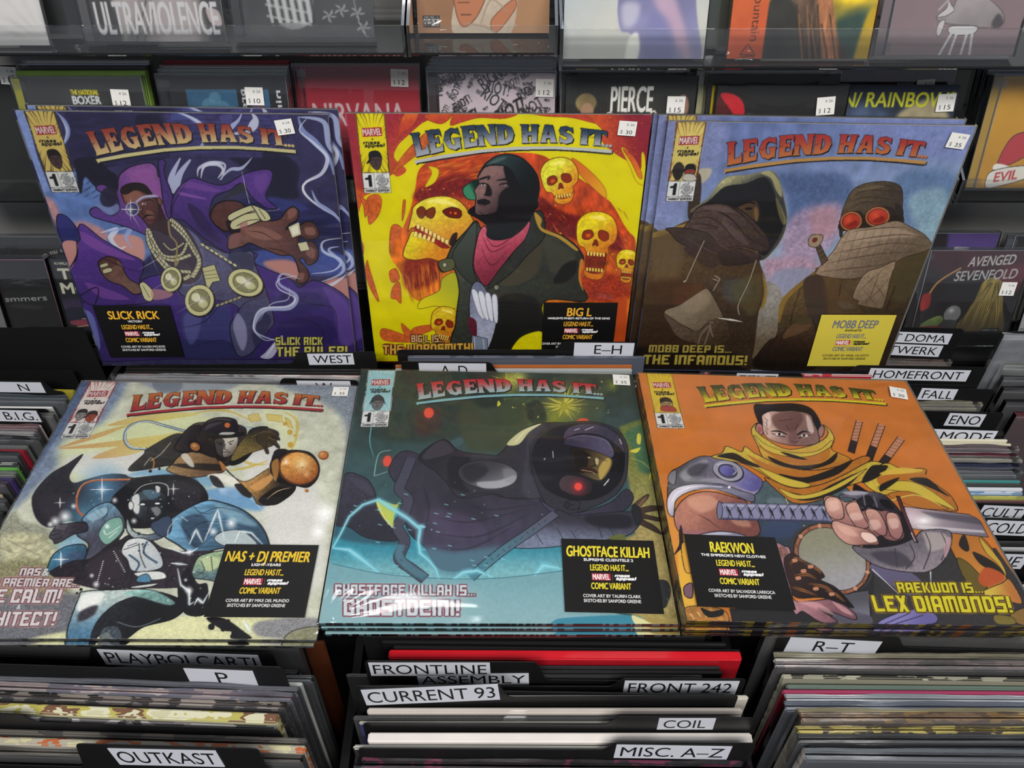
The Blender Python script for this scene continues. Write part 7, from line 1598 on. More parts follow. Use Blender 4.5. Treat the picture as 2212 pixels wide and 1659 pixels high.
# lowest tier
def cassette(xl, xr, py, back, label, art, spine, gain=.85):
    w, h, t = .0695, .1085, .016
    xa, xb = x_of(3, xl, py, back), x_of(3, xr, py, back)
    root = empty('cassette_case', mat=place(3, (xa + xb) / 2, back, dz=.0048)); tag(root, label, 'cassette')
    b = MB(); e = .0011; b.box((-w / 2, 0, -e), (w / 2, h, 0))
    for lo, hi in (((-w / 2, 0, -t), (w / 2, e, -e)), ((-w / 2, h - e, -t), (w / 2, h, -e)), ((-w / 2, e, -t), (-w / 2 + e, h - e, -e)), ((w / 2 - e, e, -t), (w / 2, h - e, -e)), ((-w / 2, 0, -t - e), (w / 2, h, -t))):
        b.box(lo, hi)
    b.build('case', CASE, root)
    s = MB(); iw, ih = w - .004, h - .004; s.box((-iw / 2, 0, -.012), (iw / 2, ih, -.0004), 0)
    link('inlay_card', printed_grid(s, small_print(art, iw, ih, 120), iw, ih, [print_mat('inlay_print', gain, .5), plain(spine, .5)], 'inlay_card'), root, Matrix.Translation((0, .002, -.0016)))
def a_demmers(S):
    S.P('161617', '-2,-2 104,-2 104,170 -2,170', sm=0, tex=.3); R = np.random.RandomState(2)
    for i in range(26): S.L('b8b8b6', 1.5 + R.rand() * 2, [(R.rand() * 90, 34 + R.rand() * 24), (R.rand() * 20 + 70 * R.rand() + 20, 34 + R.rand() * 22)], .6, t=(.1, .1))
    S.T('demmers', (-16, 88), (84, 84), (0, -11), 'a8a8a6', bold=.4); S.P('3a3a3a', '10,92 70,96 60,104 16,100', soft=3, a=.6); S.T('fears and shadows', (36, 146), (90, 146), (0, -3), '6a6a68')
def a_texas(S):
    S.P('15161c', '-2,-2 104,-2 104,170 -2,170', sm=0, tex=.1); S.T('KHRUANGBIN & LEON', (6, 10), (96, 10), (0, -5), 'c9c6b4', bold=.5); S.T('TEXAS', (8, 40), (122, 40), (0, -21), 'd0ccb4', bold=2.6); S.T('MOON', (6, 70), (120, 70), (0, -22), 'd0ccb4', bold=2.4)
    S.dots('d0d0d8', 24, (8, 70, 96, 84), (.4, 1), .9, 3); S.P('3a2a4a', '0,84 100,80 100,110 0,110', soft=6, tex=.2); S.E('d0ccb4', 72, 108, 32, 24, -.4); S.E('15161c', 56, 104, 10, 22, .5); S.P('1a1c30', '0,104 40,100 60,118 100,122 100,126 0,126'); S.P('8a3a4a', '10,128 100,124 100,140 20,140', soft=2); S.L('c8a878', 1.5, '16,142 100,128;30,124 100,120', sm=0)
cassette(24, 142, 707, 0, 'black cassette with demmers in white typewriter letters', a_demmers, 'b87a8a')
cassette(144, 262, 707, 0, 'cassette with TEXAS MOON in round cream letters, beside the purple record', a_texas, '2c3a5a')
cassette(-98, 20, 707, 0, 'black and white cassette at the edge of the photo, beside the demmers cassette', a_plainrect('a8a4a0', .1), 'c0a0a0')
jewel(3, -86, 160, 440, .030, 'black disc case with white words set in arcs, behind the cassettes', a_arc, '222222', '1c1c1e', nx=230)
jewel(4, 1941, 2177, 730, 0, 'dark disc case with AVENGED SEVENFOLD in silver letters, by the blue record', a_seven, '1a1516', '141414', sticker=(.87, .43, -.02, '4 26', '12'), nx=200)
jewel(4, 1925, 2150, 540, .042, 'violet disc case with a face and a $15 sticker, behind the AVENGED SEVENFOLD disc', a_purplecd, '2a2428', '1c1a1c', sticker=(.66, .24, -.03, '1 26', '15'))
jewel(4, 2190, 2422, 730, .002, 'pale disc case beside the AVENGED SEVENFOLD disc at the edge of the photo', a_plainrect('8a8a8c'), 'a0a0a2', '7a7a7c')
def a_white2(S):
    S.P('2a2a2a', '-2,-2 104,-2 104,100 -2,100', sm=0, tex=.1); S.P('b8b4a8', '2,30 40,30 42,96 2,96', k=1); S.P('c8c6be', '46,34 100,34 100,96 46,96', k=1); S.T('O', (52, 60), (64, 60), (0, -14), '3a3a3a')
jewel(4, 2166, 2398, 540, .036, 'black disc case with two pale panels, upper edge of the lowest tier', a_white2, '222222', '1c1c1c')
# ---------------------------------------------------------------- divider cards with their labels, and the records between them
CARD = plain('101011', .42, .15, 50, .45)
LABELW = plain('bfc2cb', .4, .03, 60, .5)
LTXT = plain('131315', .5, .1, 60)
def rounded(pts, r=.006, n=4):
    out = []; k = len(pts); P_ = [np.array(p, float) for p in pts]
    for i in range(k):
        a, b, c = P_[i - 1], P_[i], P_[(i + 1) % k]
        u, v = a - b, c - b; lu, lv = np.linalg.norm(u), np.linalg.norm(v); d = min(r, lu / 2.1, lv / 2.1)
        p, q = b + u / lu * d, b + v / lv * d
        for t in np.linspace(0, 1, n): out.append((1 - t) ** 2 * p + 2 * t * (1 - t) * b + t * t * q)
    return out
EYEV = np.array([0, 0, EYE])
BAY_DZ = 0.0
FRONT = {}                                                # per bay: how far forward the last card reaches, at both bay ends
def bay_of(x):
    return max(0, min(4, int(np.searchsorted(PARTX, x)) - 1))
def settle(A, B, k, back, front):
    """move a card towards the viewer until it clears the card behind it"""
    sl = (B[1] - A[1]) / (B[0] - A[0])
    ys = [A[1] + sl * (e - A[0]) for e in (PARTX[k] + .0055, PARTX[k + 1] - .0055)]
    if k in FRONT:
        v = max(y + back - (f - .0005) for y, f in zip(ys, FRONT[k]))
        if v > 0:
            f = 1 - v / A[1]; A = EYEV + (A - EYEV) * f; B = EYEV + (B - EYEV) * f; ys = [y - v for y in ys]
    FRONT[k] = [y - front for y in ys]
    return A, B
def clamp(x0, x1, k):
    return max(0, PARTX[k] + .0055 - x0) - max(0, x1 - PARTX[k + 1] + .0055)
FRONT.update({1: [.742, .748], 2: [.756, .758], 3: [.790, .790]})
def divider(label, tab, labels, dz=.025, full=None, drop=.017, w=.318):
    """tab: photo points of the top edge of the raised tab (x0,y0,x1,y1); full: x of the left (or ('r', x) right) end of the card"""
    A, B = surf(tab[0], tab[1], dz + BAY_DZ), surf(tab[2], tab[3], dz + BAY_DZ)
    if -.52 < B[0] < -.152 and not BAY_DZ: w = .302
    k = bay_of((A[0] + B[0]) / 2 if not isinstance(full, tuple) else B[0] - .1)
    A, B = settle(A, B, k, .0009, .0009)
    zt = (A[2] + B[2]) / 2
    d = np.array([B[0] - A[0], B[1] - A[1], 0]); tabw = np.linalg.norm(d); d /= tabw
    n = np.cross(d, np.array([0, 0, 1.0])); up = np.array([0, 0, 1.0]) - n * .012; n = np.cross(d, up)      # n faces the viewer
    if full is None: u0 = 0.0
    elif isinstance(full, tuple):
        p = on_plane(full[1], tab[3] + 18, A, n); u0 = float((p - A) @ d) - w
    else:
        p = on_plane(full, tab[1] + 18, A, n); u0 = float((p - A) @ d)
    u0 += clamp(A[0] + u0 * d[0], A[0] + (u0 + w) * d[0], k)
    u1 = u0 + w
    t0, t1 = max(0.0, u0), min(tabw, u1)
    zb = bin_floor(max(A[1], A[1] + d[1] / d[0] * w) + .002) + .003; h = zt - zb
    pts = [(u0, 0), (u1, 0)]
    if u1 - t1 > .012: pts += [(u1, h - drop), (t1 + .008, h - drop), (t1, h)]
    else: pts += [(u1, h)]
    if t0 - u0 > .012: pts += [(t0, h), (t0 - .008, h - drop), (u0, h - drop)]
    else: pts += [(u0, h)]
    root = empty('divider_card', (A[0] + d[0] * (u0 + w / 2), A[1] + d[1] * (u0 + w / 2), zb))
    inv = Matrix.Translation(-root.location)
    b = MB(); b.prism(rounded(pts, .005), np.array([A[0], A[1], zt]) - up * h, d, up, .0008); b.build('card', CARD, root, inv)
    for (xl, yl, xr, yr, hp, txt, f0, f1) in labels:
        p, q = on_plane(xl, yl, A, n), on_plane(xr, yr, A, n)
        # the strip hangs straight down by hp pixels
        r = on_plane(xl, yl + hp, A, n); hh = p[2] - r[2]
        e = (q - p); L_ = np.linalg.norm(e); e /= L_; v = np.cross(n, e) * -1
        if v[2] > 0: v = -v
        off = n * .0004
        m = MB(); m.prism([(0, -hh), (L_, -hh), (L_, 0), (0, 0)], p + off, e, -v, .0003)
        a = p + off + n * .00015 + e * L_ * f0 + v * hh * .84; c = p + off + n * .00015 + e * L_ * f1 + v * hh * .84
        m.text(txt, a, c, -v * hh * .68, 1)
        o = m.build('label_strip', [LABELW, LTXT], root, inv); o['label'] = 'white label strip reading ' + txt
    tag(root, label, 'divider')
    return root
POLY = clear_film('poly_sleeve', (.9, .91, .93), 1.42, .13, .06, .5, 26)
def record(label, xl, yl, xr, yr, t, color, dz=0, face=None, poly=0, anchor='l', h=.3145, w=.3145, group=None, bands=None, lean=.012):
    """a record standing in a bin; photo points of the top edge of its face; anchor tells which end is the true one"""
    A, B = surf(xl, yl, dz + BAY_DZ), surf(xr, yr, dz + BAY_DZ)
    if -.52 < (B if anchor == 'r' else A)[0] < -.16 and w > .3 and not BAY_DZ: w = .306
    d = np.array([B[0] - A[0], B[1] - A[1], 0]); d /= np.linalg.norm(d)
    if poly < .35: poly = 0
    k = bay_of(B[0] - .1 if anchor == 'r' else A[0] + .1)
    A, B = settle(A, B, k, t + (.0012 if poly else .0003), .0030 if poly else .0003)
    if anchor == 'r': A = B - d * w
    e = .003 if poly else 0
    A = A + d * clamp(A[0] - e, A[0] + d[0] * w + e, k)
    zb = bin_floor(max(A[1], A[1] + d[1] * w) + t) + .001
    M = Matrix(((d[0], -d[1], 0, A[0] + d[0] * w / 2), (d[1], d[0], 0, A[1] + d[1] * w / 2), (0, 0, 1, zb), (0, 0, 0, 1))) @ Matrix.Rotation(-lean, 4, 'X')
    hh = A[2] - zb
    M.translation = Vector((M.translation[0], M.translation[1] - math.sin(lean) * hh, zb))
    mats = [banded(bands, 60, stretch=(.45, 1, 1)) if bands else plain(color, .5, .12, 30, coat=.3), plain(face or color, .45, .15, 25, coat=.3)]
    b = MB()
    b.box((-w / 2, 0, 0), (w / 2, t, hh), 0, min(.0012, t * .3))
    for i, f in enumerate(b.f):
        ny = np.cross(np.array(b.v[f[1]]) - np.array(b.v[f[0]]), np.array(b.v[f[2]]) - np.array(b.v[f[0]]))
        if abs(ny[1]) > .7 * np.linalg.norm(ny): b.m[i] = 1
    if not poly:
        o = b.build('vinyl_record', mats, None, M)
    else:
        o = empty('vinyl_record', mat=M); b.build('sleeve', mats, o)
        g = 40; m = MB(); R = np.random.RandomState(int(abs(xl) + yl)); e = .004 + .004 * poly
        X = np.linspace(-w / 2 - .003, w / 2 + .003, g); Zs = np.linspace(.02, hh + e, 14)
        nz = (fbm(14, g, (7, 4), int(yl), 3) - .5)
        nt = (fbm(1, g, (5, 1), int(yl) + 9, 2) - .5)[0]
        V = [(x, -.0008 - .0018 * abs(nz[j, i]) * 2 * min(1, (hh + e - z) * 40) , z + (nt[i] * .008 if j == 13 else 0)) for j, z in enumerate(Zs) for i, x in enumerate(X)]
        m.add(V, [(j * g + i, j * g + i + 1, (j + 1) * g + i + 1, (j + 1) * g + i) for j in range(13) for i in range(g - 1)], 0, True)
        V2 = [(x, t + .0008, z + (nt[i] * .006 if j == 1 else 0)) for j, z in enumerate((.02, hh + e)) for i, x in enumerate(X)]
        m.add(V2, [(i + 1, i, g + i, g + i + 1) for i in range(g - 1)], 0, True)
        for sgn in (0, g - 1):
            x = X[sgn]; m.add([(x, -.0008, .02), (x, t + .0008, .02), (x, t + .0008, hh + e), (x, -.0008, hh + e)], [(0, 1, 2, 3)], 0)
        m.build('plastic_sleeve', POLY, o)
    tag(o, label, 'record', group)
    return o
D, Rr = divider, record
# ---- back of the bins, at the feet of the upright records
D('black divider card labelled WEST with a peeled corner, in front of the purple record', (640, 762, 812, 760), [(663, 764, 762, 763, 24, 'WEST', .12, .95)], full=('r', 813), dz=.036)
Rr('black record edge just in front of the WEST card', 284, 797, 780, 800, .003, '141414', dz=.018, group='dark record edges by the WEST card')
Rr('second black record edge in front of the WEST card', 280, 804, 780, 806, .003, '1a1a1a', dz=.016)
Rr('white record edge between the WEST and W cards', 262, 810, 770, 814, .0035, 'b9b5b2', dz=.012, bands=['c0bcb8', 'a88a88', 'b0aeac'])
Rr('thin white record in shiny film, just behind the W card', 247, 818, 765, 826, .003, 'a8a8aa', dz=.010, poly=.4)
D('black divider card labelled W, mostly hidden by the pale space travellers record', (608, 817, 772, 822), [(640, 822, 756, 823, 26, 'W', .34, .66)], full=('r', 776), dz=.028)
D('black divider card labelled E-H, over the foot of the yellow flames record', (1215, 739, 1372, 739), [(1241, 740, 1371, 741, 28, 'E\u2013H', .34, .8)], full=('r', 1374), dz=.040, drop=.012, w=.29)
Rr('blue grey record edge just in front of the E-H card', 880, 771, 1366, 772, .004, '4a505c', dz=.020, w=.288, bands=['4a505c', '6a6a78', '3a3f4a'])
Rr('record with an orange top edge, between the E-H and A-D cards', 1062, 790, 1366, 790, .003, 'a05a2c', dz=.012, anchor='r', w=.288)
Rr('record with a pale grey top edge, behind the A-D card', 1062, 799, 1366, 799, .004, '9aa0a0', dz=.010, anchor='r', w=.288)
D('black divider card labelled A-D, above the dark teal record', (872, 781, 1060, 783), [(904, 784, 1050, 785, 30, 'A\u2013D', .32, .72)], full=868, dz=.030)
# ---- right bay, seen past the orange record
D('tall black divider card with two labels, T DOMA above TWERK', (1880, 705, 2125, 712), [(1932, 716, 2058, 721, 23, 'T DOMA', .02, .93), (1922, 742, 2038, 747, 24, 'TWERK', .02, .93)], full=('r', 2128), w=.30, dz=.019, drop=.004)
Rr('record in a clear plastic sleeve with a thin pink line, behind the HOMEFRONT card', 1700, 784, 2056, 790, .0035, '8a7468', dz=-.034, anchor='r', poly=.5)
FRONT[3] = [.742, .742]
D('black divider card labelled HOMEFRONT', (1850, 789, 2112, 794), [(1881, 795, 2098, 800, 24, 'HOMEFRONT', .05, .94)], full=('r', 2124), dz=.025)
Rr('record with a red top edge beside the HOMEFRONT card', 1560, 808, 1885, 812, .004, 'a02a38', dz=.012, anchor='r', w=.2, bands=['a02a38', 'b8b0ac', '8a2430'])
D('black divider card labelled FELT, partly hidden behind the orange swordsman record', (1535, 803, 1732, 806), [(1592, 806, 1682, 808, 22, 'FELT', .08, .95)], full=1500, dz=.022)
D('plain black divider card without a label, between HOMEFRONT and FALL', (1800, 829, 2100, 833), [], full=('r', 2104), dz=.008)
D('black divider card labelled FALL', (1900, 835, 2138, 842), [(1992, 838, 2070, 841, 25, 'FALL', .1, .93)], full=('r', 2140), dz=.022, drop=.003)
Rr('record with a cream top edge in a clear sleeve, behind the ENO card', 1740, 880, 2112, 884, .0035, 'b4ae96', anchor='r', poly=1)
D('black divider card labelled ENO', (1950, 887, 2210, 893), [(2052, 892, 2131, 895, 27, 'ENO', .1, .92)], full=('r', 2160), dz=.025, drop=.003)
D('black divider card whose label reads E MODE, beside the orange record', (1900, 924, 2158, 931), [(2004, 926, 2156, 931, 28, 'E MODE', .04, .95)], full=('r', 2160), dz=.024, drop=.004)
for i, (y, c, xr, lab) in enumerate(((948, 'c6c2ae', 2178, 'cream record standing proud of the E MODE card, first'), (957, 'bcb69c', 2186, 'second cream record sticking out right of the E MODE card'), (966, 'cfccba', 2192, 'third cream record right of the E MODE card, with a dotted edge'))):
    Rr(lab, 1850, y, xr, y + 4, .003, c, anchor='r', dz=.004 - i * .003)
for y, c, xr, p, lab, t, bd in ((978, '9a8a8c', 2190, 1, 'record with a dull pink edge in a clear sleeve, below the cream ones', .004, None), (990, '8a4a58', 2190, .6, 'record with a wine red edge under shiny plastic, near the orange record', .003, None), (1003, 'b0aca0', 2196, 1, 'record with a broad cream edge in clear plastic, above the navy one', .005, None),
                                (1013, '3a3f5c', 2196, .8, 'record with a navy edge in clear plastic', .004, None), (1027, '7a7c80', 2198, .8, 'grey record in a bright crinkled sleeve, above the teal one', .004, None), (1038, '3a7a78', 2206, 0, 'record with a teal top edge', .003, None), (1046, '3a3a3a', 2206, 0, 'charcoal record just below the teal edge', .004, None),
                                (1055, 'bcc0c6', 2212, 0, 'record with a bright white edge above the blue one', .004, None), (1064, '5a7a9c', 2212, 0, 'record with a blue and white edge', .004, ['5a7a9c', 'c0c6cc', '7a8a9a']), (1073, '8f8f4a', 2214, 0, 'record with an olive edge', .004, ['8f8f4a', 'a8a458', '7a7a44']), (1083, '5a3a3e', 2216, 0, 'record with a dark red edge, behind the CULT card', .004, None)):
    Rr(lab, 1900, y, xr, y + 3, t, c, anchor='r', poly=p, bands=bd)
D('black divider card labelled CULT at the edge of the photo', (2080, 1086, 2260, 1090), [(2126, 1091, 2262, 1096, 28, 'CULTURE', .05, 1.2)][:0] + [(2126, 1091, 2222, 1095, 28, 'CULT', .06, .92)], full=('r', 2262), dz=.022, drop=.003)
D('black divider card labelled COLD, just below the CULT card', (2090, 1118, 2270, 1123), [(2134, 1123, 2236, 1127, 31, 'COLD', .07, .95)], full=('r', 2272), dz=.020, drop=.003)
Rr('black record with a glossy edge below the COLD card', 1960, 1170, 2236, 1173, .003, '2a2a2c', anchor='r', poly=.3)
Rr('record with a white edge, behind the HE card', 1960, 1184, 2240, 1188, .004, 'a8aaac', anchor='r')
D('black divider card labelled HE at the edge of the photo', (2100, 1191, 2290, 1196), [(2160, 1196, 2226, 1198, 31, 'HE', .14, .82)], full=('r', 2292), dz=.020, drop=.003)
D('black divider card labelled R, right of the LEX DIAMONDS lettering', (2120, 1256, 2310, 1261), [(2196, 1262, 2238, 1264, 30, 'R', .1, .6)], full=('r', 2312), dz=.020, drop=.003)
# ---- far right bay
D('black divider card of the far right bay with a slanted white label', (2140, 750, 2330, 756), [(2166, 712, 2200, 714, 30, 'IV', .3, .8)][:0], full=2140, dz=.01)
for i, (x, y, c, p, lab) in enumerate(((2150, 735, 'b0b2b6', 1, 'white record in a plastic sleeve at the back of the far right bay'), (2168, 800, '9a9c98', 1, 'pale record in crinkled plastic, second in the far right bay'), (2164, 826, '5a5c5c', 1, 'grey record in a clear sleeve, third in the far right bay'), (2152, 850, '3a3a3c', 1, 'dark record in a clear sleeve, fourth in the far right bay'),
                                       (2160, 880, '2c2c2e', 1, 'charcoal record in a clear sleeve, fifth in the far right bay'), (2196, 905, '6a2a34', .5, 'dark red record in the far right bay, beside the ENO card'))):
    Rr(lab, max(x, 2168), y, 2500, y + 4, .005, c, poly=p, dz=.0 if i else .03)
# ---- far left bay: right ends of the records
Rr('grey board like record standing at the back of the far left bay', -260, 716, 66, 712, .004, '4a4b4d', anchor='r', dz=.026)
D('large plain black divider card below the cassettes', (60, 706, 196, 708), [], full=('r', 200), dz=.032, drop=.002)
BAY_DZ = -.04
D('plain black divider card at the back of the far left bay, behind the N card', (-120, 803, 160, 801), [], full=('r', 166), dz=.026)
Rr('record with a yellow edge peeking past the N card', -200, 838, 158, 846, .005, '8f8428', anchor='r', dz=.004)
D('black divider card labelled N, far left bay', (-160, 820, 92, 823), [(-46, 824, 88, 826, 22, 'N', .6, .76)], full=('r', 134), dz=.025)
Rr('record in crinkled clear plastic just in front of the N card', -200, 866, 140, 872, .005, '5a646c', anchor='r', poly=1.2)
Rr('record with a white edge behind the B.I.G. card', -200, 878, 112, 881, .003, 'c0c0be', anchor='r')
D('plain black card with a rounded corner behind the B.I.G. card', (-180, 880, 108, 884), [], full=('r', 112), dz=.012)
Rr('grey record in plastic to the right of the B.I.G. card', -200, 896, 112, 902, .004, '8a8c84', anchor='r', poly=.4, dz=-.012)
D('black divider card labelled B.I.G., far left bay', (-180, 881, 80, 886), [(-62, 884, 78, 887, 24, 'B.I.G.', .46, .96)], full=('r', 92), dz=.022, drop=.003)
for y, c, xr, p, lab, bd in ((921, 'b5a8a6', 86, 0, 'record with a pale pink edge, first below the B.I.G. card', None), (931, '9a7a7c', 78, .6, 'record with a dusty rose edge, second below the B.I.G. card', None), (943, 'b8b6b4', 70, .4, 'record with a white edge in shiny plastic, third below the B.I.G. card', None), (955, '3c3e40', 82, .4, 'dark grey record below the white edge, far left bay', ['3c3e40', '6a6c6e', '2a2a2c']),
                             (966, '5a5c5c', 58, 0, 'slim grey record beside the dark red one', None), (975, '7a1a28', 52, 0, 'dark red record in the far left bay', None), (990, '4a5058', 36, .6, 'blue grey record under plastic, far left bay', None), (1003, '3a3e40', 34, 0, 'charcoal record with a pale patterned edge', ['3a3e40', '9a9c98', '2a2c2c']),
                             (1014, '4f8a3c', 38, 0, 'record with a bright green edge, far left bay', ['4f8a3c', '5f9a48']), (1030, '8a8e88', 30, .8, 'grey record in plastic below the green one', None), (1037, '3a2f5c', 26, 0, 'record with a violet edge, far left bay', None), (1052, '5c5468', 10, .5, 'mauve grey record below the violet one', None), (1072, 'a89c80', 2, 0, 'tan record at the edge of the photo, far left bay', None),
                             (1092, '6a6c6c', 8, .5, 'grey record at the edge of the photo, below the tan one', None), (1110, '2a2c2c', 4, 0, 'black record at the edge of the photo, lowest in the far left bay', None)):
    if y == 955:
        D('plain black divider card with a rounded shoulder beside the dark red record', (-200, 944, 14, 950), [], full=('r', 36), dz=.012)
    Rr(lab, xr - 300, y - 4, xr, y, .004, c, anchor='r', poly=p, bands=bd)
BAY_DZ = 0.0
# ---- left bay, below the pale space travellers record
Rr('brown record standing against the bay side, below the pale record', 400, 1388, 700, 1390, .004, '4a2412', anchor='r', dz=.004)
D('plain black divider card with a rounded end, just below the pale record', (-60, 1376, 652, 1386), [], full=('r', 660), dz=.010)
Rr('record in a dark blue grey plastic sleeve, left of the PLAYBOI CARTI card', -140, 1398, 560, 1408, .005, '3f4656', poly=1.2)
D('black divider card labelled PLAYBOI CARTI', (194, 1397, 572, 1411), [(209, 1402, 557, 1415, 32, 'PLAYBOI CARTI', .03, .97)], full=('r', 586), dz=.022, drop=.022)
Rr('clear plastic sleeve with a grey record, sticking out right of the PLAYBOI CARTI card', 0, 1456, 640, 1468, .005, '4a4c4c', anchor='r', poly=.4, dz=-.008)
Rr('pale grey record in loose plastic, right of the P card', 0, 1462, 672, 1476, .004, '6a6e70', anchor='r', poly=.4, dz=-.012)
Rr('white record sticking out right of the P card', 20, 1470, 652, 1480, .003, 'b9bab6', anchor='r', dz=-.016)
D('black divider card labelled P', (347, 1433, 614, 1442), [(396, 1443, 546, 1449, 34, 'P', .43, .6)], full=('r', 617), dz=.020, drop=.010)
for yl, yr, c, xr, p, lab, bd, t in ((1470, 1508, '8a8c94', 640, 1.4, 'record under loose glossy plastic, first in front of the P card', None, .005), (1488, 1520, 'a89498', 628, 1, 'record with a pink and grey edge in plastic, second in front of the P card', ['a89498', '7a7a88', 'b9aaa8'], .005), (1503, 1535, 'b3a69e', 612, .6, 'record with a black and cream checked edge', ['b3a69e', '1c1c1e', 'c0b4a8'], .003), (1516, 1548, '3a343c', 606, .3, 'dark violet record in crinkled film', ['2c2a34', '6a6468'], .003),
                                     (1531, 1562, 'b8b694', 597, 0, 'pale yellow record with green and brown pattern', ['b8b694', 'c6c4a8', 'a8a050', '6a4a34', 'c0bea0'], .008), (1548, 1576, '6a6668', 594, .3, 'grey record with a frayed shiny edge, behind the plain black card', ['6a6668', 'a8a4a2', '3a3a3c'], .003)):
    Rr(lab, -60, yr - 27, xr, yr, t, c, anchor='r', poly=p, bands=bd)
D('plain black divider card with a left tab, behind the OUTKAST card', (-120, 1540, 45, 1545), [], full=('r', 596), dz=.014, drop=.012)
Rr('dark record edge left of the OUTKAST card', -140, 1580, 560, 1602, .004, '3c3a38', bands=['3c3a38', '5a5650'], dz=-.004)
Rr('record with an orange and cream edge, left of the OUTKAST card', -140, 1603, 560, 1624, .006, '9a948a', bands=['8f8a80', 'a8582c', 'a09a88', 'b8b28c'], dz=-.010)
Rr('record in grey plastic at the lower edge of the photo, left bay', -150, 1630, 560, 1650, .004, '6a6660', poly=.8, dz=-.018)
D('black divider card labelled OUTKAST', (162, 1607, 556, 1618), [(232, 1616, 466, 1621, 34, 'OUTKAST', .04, .96)], full=('r', 566), dz=.022, drop=.04)
# ---- middle bay
Rr('black record leaning right below the dark teal stack', 780, 1362, 1546, 1358, .004, '101011', anchor='r', dz=.006)
Rr('black record in film with a silver corner, below the dark teal stack', 782, 1375, 1600, 1377, .004, '151516', poly=.2)
Rr('black record, third below the dark teal stack', 823, 1388, 1556, 1394, .004, '121213', poly=.1)
Rr('black record with a white corner, just behind the red box', 848, 1400, 1588, 1410, .004, '18181a', poly=.1)
Rr('red record box between black records, middle bay', 838, 1422, 1584, 1426, .009, 'c41222', face='980e1c', h=.3145)
for y, c, xr, lab in ((1442, '1d1d1f', 1556, 'black record just in front of the red box'), (1452, '161618', 1562, 'second black record in front of the red box'), (1461, '232325', 1500, 'third black record in front of the red box, behind the FRONT 242 card')):
    Rr(lab, 820, y, xr, y + 2, .003, c, anchor='r', poly=.1)
D('black divider card with two labels, FRONTLINE above ASSEMBLY', (790, 1428, 1160, 1431), [(795, 1431, 1058, 1431, 28, 'FRONTLINE', .03, .97), (900, 1456, 1142, 1454, 24, 'ASSEMBLY', .03, .97)], full=790, dz=.026, drop=.030)
D('black divider card labelled FRONT 242', (1344, 1466, 1602, 1467), [(1350, 1470, 1598, 1471, 29, 'FRONT 242', .04, .95)], full=('r', 1606), dz=.022, drop=.014)
Rr('black record in film between the FRONT 242 and CURRENT 93 cards', 800, 1492, 1560, 1506, .003, '1a1a1b')
Rr('cream record sticking out to the right of the CURRENT 93 card', 900, 1510, 1618, 1510, .004, 'b2aea2', anchor='r', dz=-.018)
D('black divider card labelled CURRENT 93, its label tilted', (772, 1483, 1078, 1480), [(779, 1490, 1075, 1477, 33, 'CURRENT 93', .03, .97)], full=770, dz=.024, drop=.021)
Rr('beige record just in front of the CURRENT 93 card', 792, 1540, 1576, 1540, .005, 'b4aca4')
Rr('charcoal record behind the COIL card', 762, 1554, 1560, 1556, .004, '3a3a3b', poly=.2)
Rr('record with a thin cream edge, just behind the COIL card', 775, 1564, 1556, 1565, .003, 'aaa597', face='3a3a6a')
D('black divider card labelled COIL', (1334, 1549, 1606, 1551), [(1424, 1551, 1547, 1551, 24, 'COIL', .1, .85)], full=784, dz=.020, drop=.014)
Rr('bright white record between the COIL and MISC. A-Z cards', 793, 1602, 1596, 1603, .008, 'd6d0ca')
Rr('white cornered record at the left of the MISC. A-Z card', 762, 1618, 1560, 1622, .004, 'a9a8a0', face='2a2a2c', dz=-.014)
D('black divider card labelled MISC. A-Z', (1328, 1604, 1612, 1606), [(1332, 1608, 1582, 1612, 28, 'MISC. A\u2013Z', .05, .95)], full=774, dz=.022, drop=.014)
Rr('dark record with pink print in loose crinkled plastic, nearest of the middle bay', 776, 1668, 1620, 1676, .006, '3c3234', poly=1.8, bands=['3c3234', '2a2a2c', '8a3a5a', '34343a'])
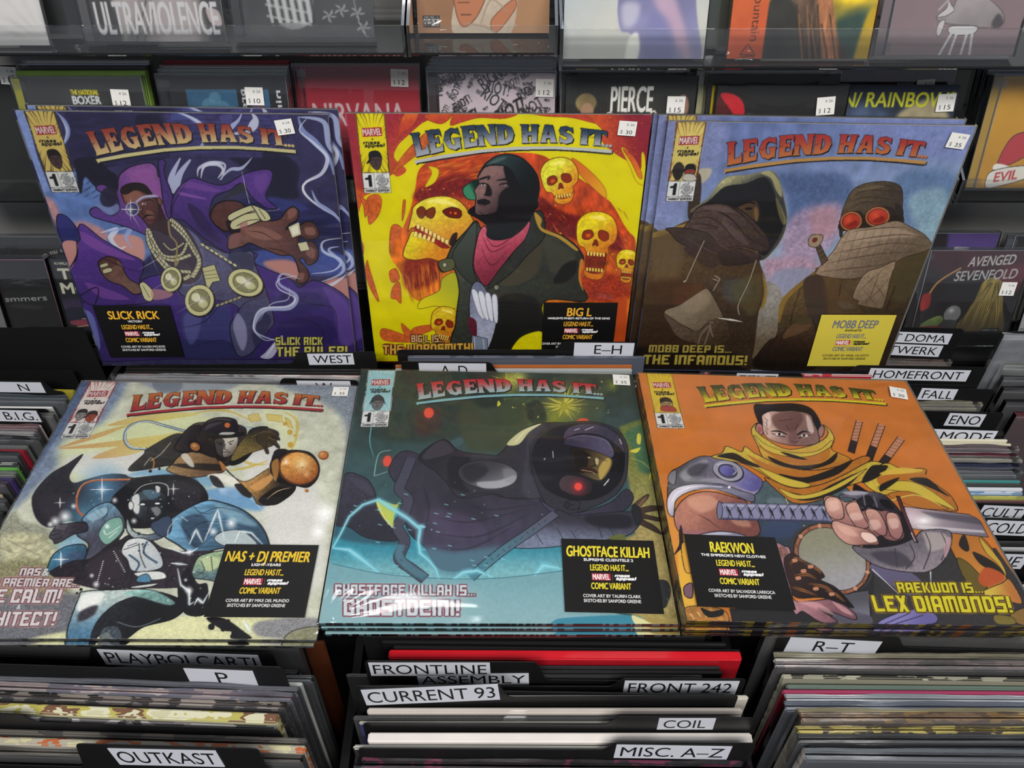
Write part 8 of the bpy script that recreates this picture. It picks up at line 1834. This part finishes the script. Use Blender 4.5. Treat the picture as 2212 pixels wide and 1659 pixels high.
# ---- right bay, below the orange record
D('plain black divider card just below the orange swordsman record', (1660, 1356, 2400, 1366), [], full=1655, dz=.010)
Rr('record in grey plastic with a cream top, behind the R-T card', 1660, 1374, 2400, 1392, .006, '8a8274', poly=1.4)
D('black divider card labelled R-T', (1690, 1371, 1944, 1378), [(1708, 1376, 1906, 1386, 31, 'R\u2013T', .3, .72)], full=1678, dz=.022, drop=.016)
for y, yr, c, xl, p, lab, t, bd in ((1432, 1438, 'aaa48c', 1674, 1.4, 'record with a cream edge in thick clear plastic, in front of the R-T card', .005, None), (1446, 1452, '7a7474', 1676, .8, 'grey pink record in clear plastic, second in front of the R-T card', .005, ['7a7474', '9a8a88', '6a6668']), (1464, 1474, '8a8878', 1690, 0, 'record with a double cream and black edge', .004, ['8a8878', '2a2822', '9c9a88']),
                                   (1486, 1492, '5a6a60', 1700, .3, 'record with a grey green edge, behind the pink one', .004, None), (1500, 1505, 'a03a5c', 1692, 0, 'record with a bright pink edge and a red face', .005, None), (1511, 1515, '9a6a4a', 1702, .3, 'record with an orange and blue printed edge', .004, ['a8703c', '3a4a7a', 'b0a8a0', '7a5a6a']),
                                   (1521, 1525, 'b4bac0', 1700, .8, 'record with a white edge in blue grey plastic', .005, None), (1536, 1538, '8a92a0', 1698, 1, 'blue grey record in crinkled plastic, below the white edge', .004, None), (1550, 1552, 'b6ae8a', 1728, .5, 'record with a pale yellow edge above the brown one', .004, None), (1566, 1568, '7a6450', 1734, .8, 'brown record in clear plastic, right bay', .006, ['7a6450', '8f7458', '6a5848', 'a08050']),
                                   (1590, 1592, 'a89a50', 1726, .4, 'record with a yellow edge and dark figures, right bay', .005, ['2a2420', 'a89a50', 'b4a65c', '3a2c24', 'a89a50']), (1608, 1610, '5c5e60', 1722, 1, 'smoke grey record in plastic, behind the black card of the right bay', .004, None)):
    Rr(lab, xl, y, xl + 700, yr, t, c, poly=p, bands=bd, face='8a1a2c' if c == 'a03a5c' else None)
D('plain black divider card near the lower edge of the photo, right bay', (1740, 1612, 2420, 1618), [], full=1735, dz=.010)
Rr('record in bright crinkled plastic, nearest of the right bay', 1740, 1644, 2420, 1654, .005, '8a9096', poly=1.8)
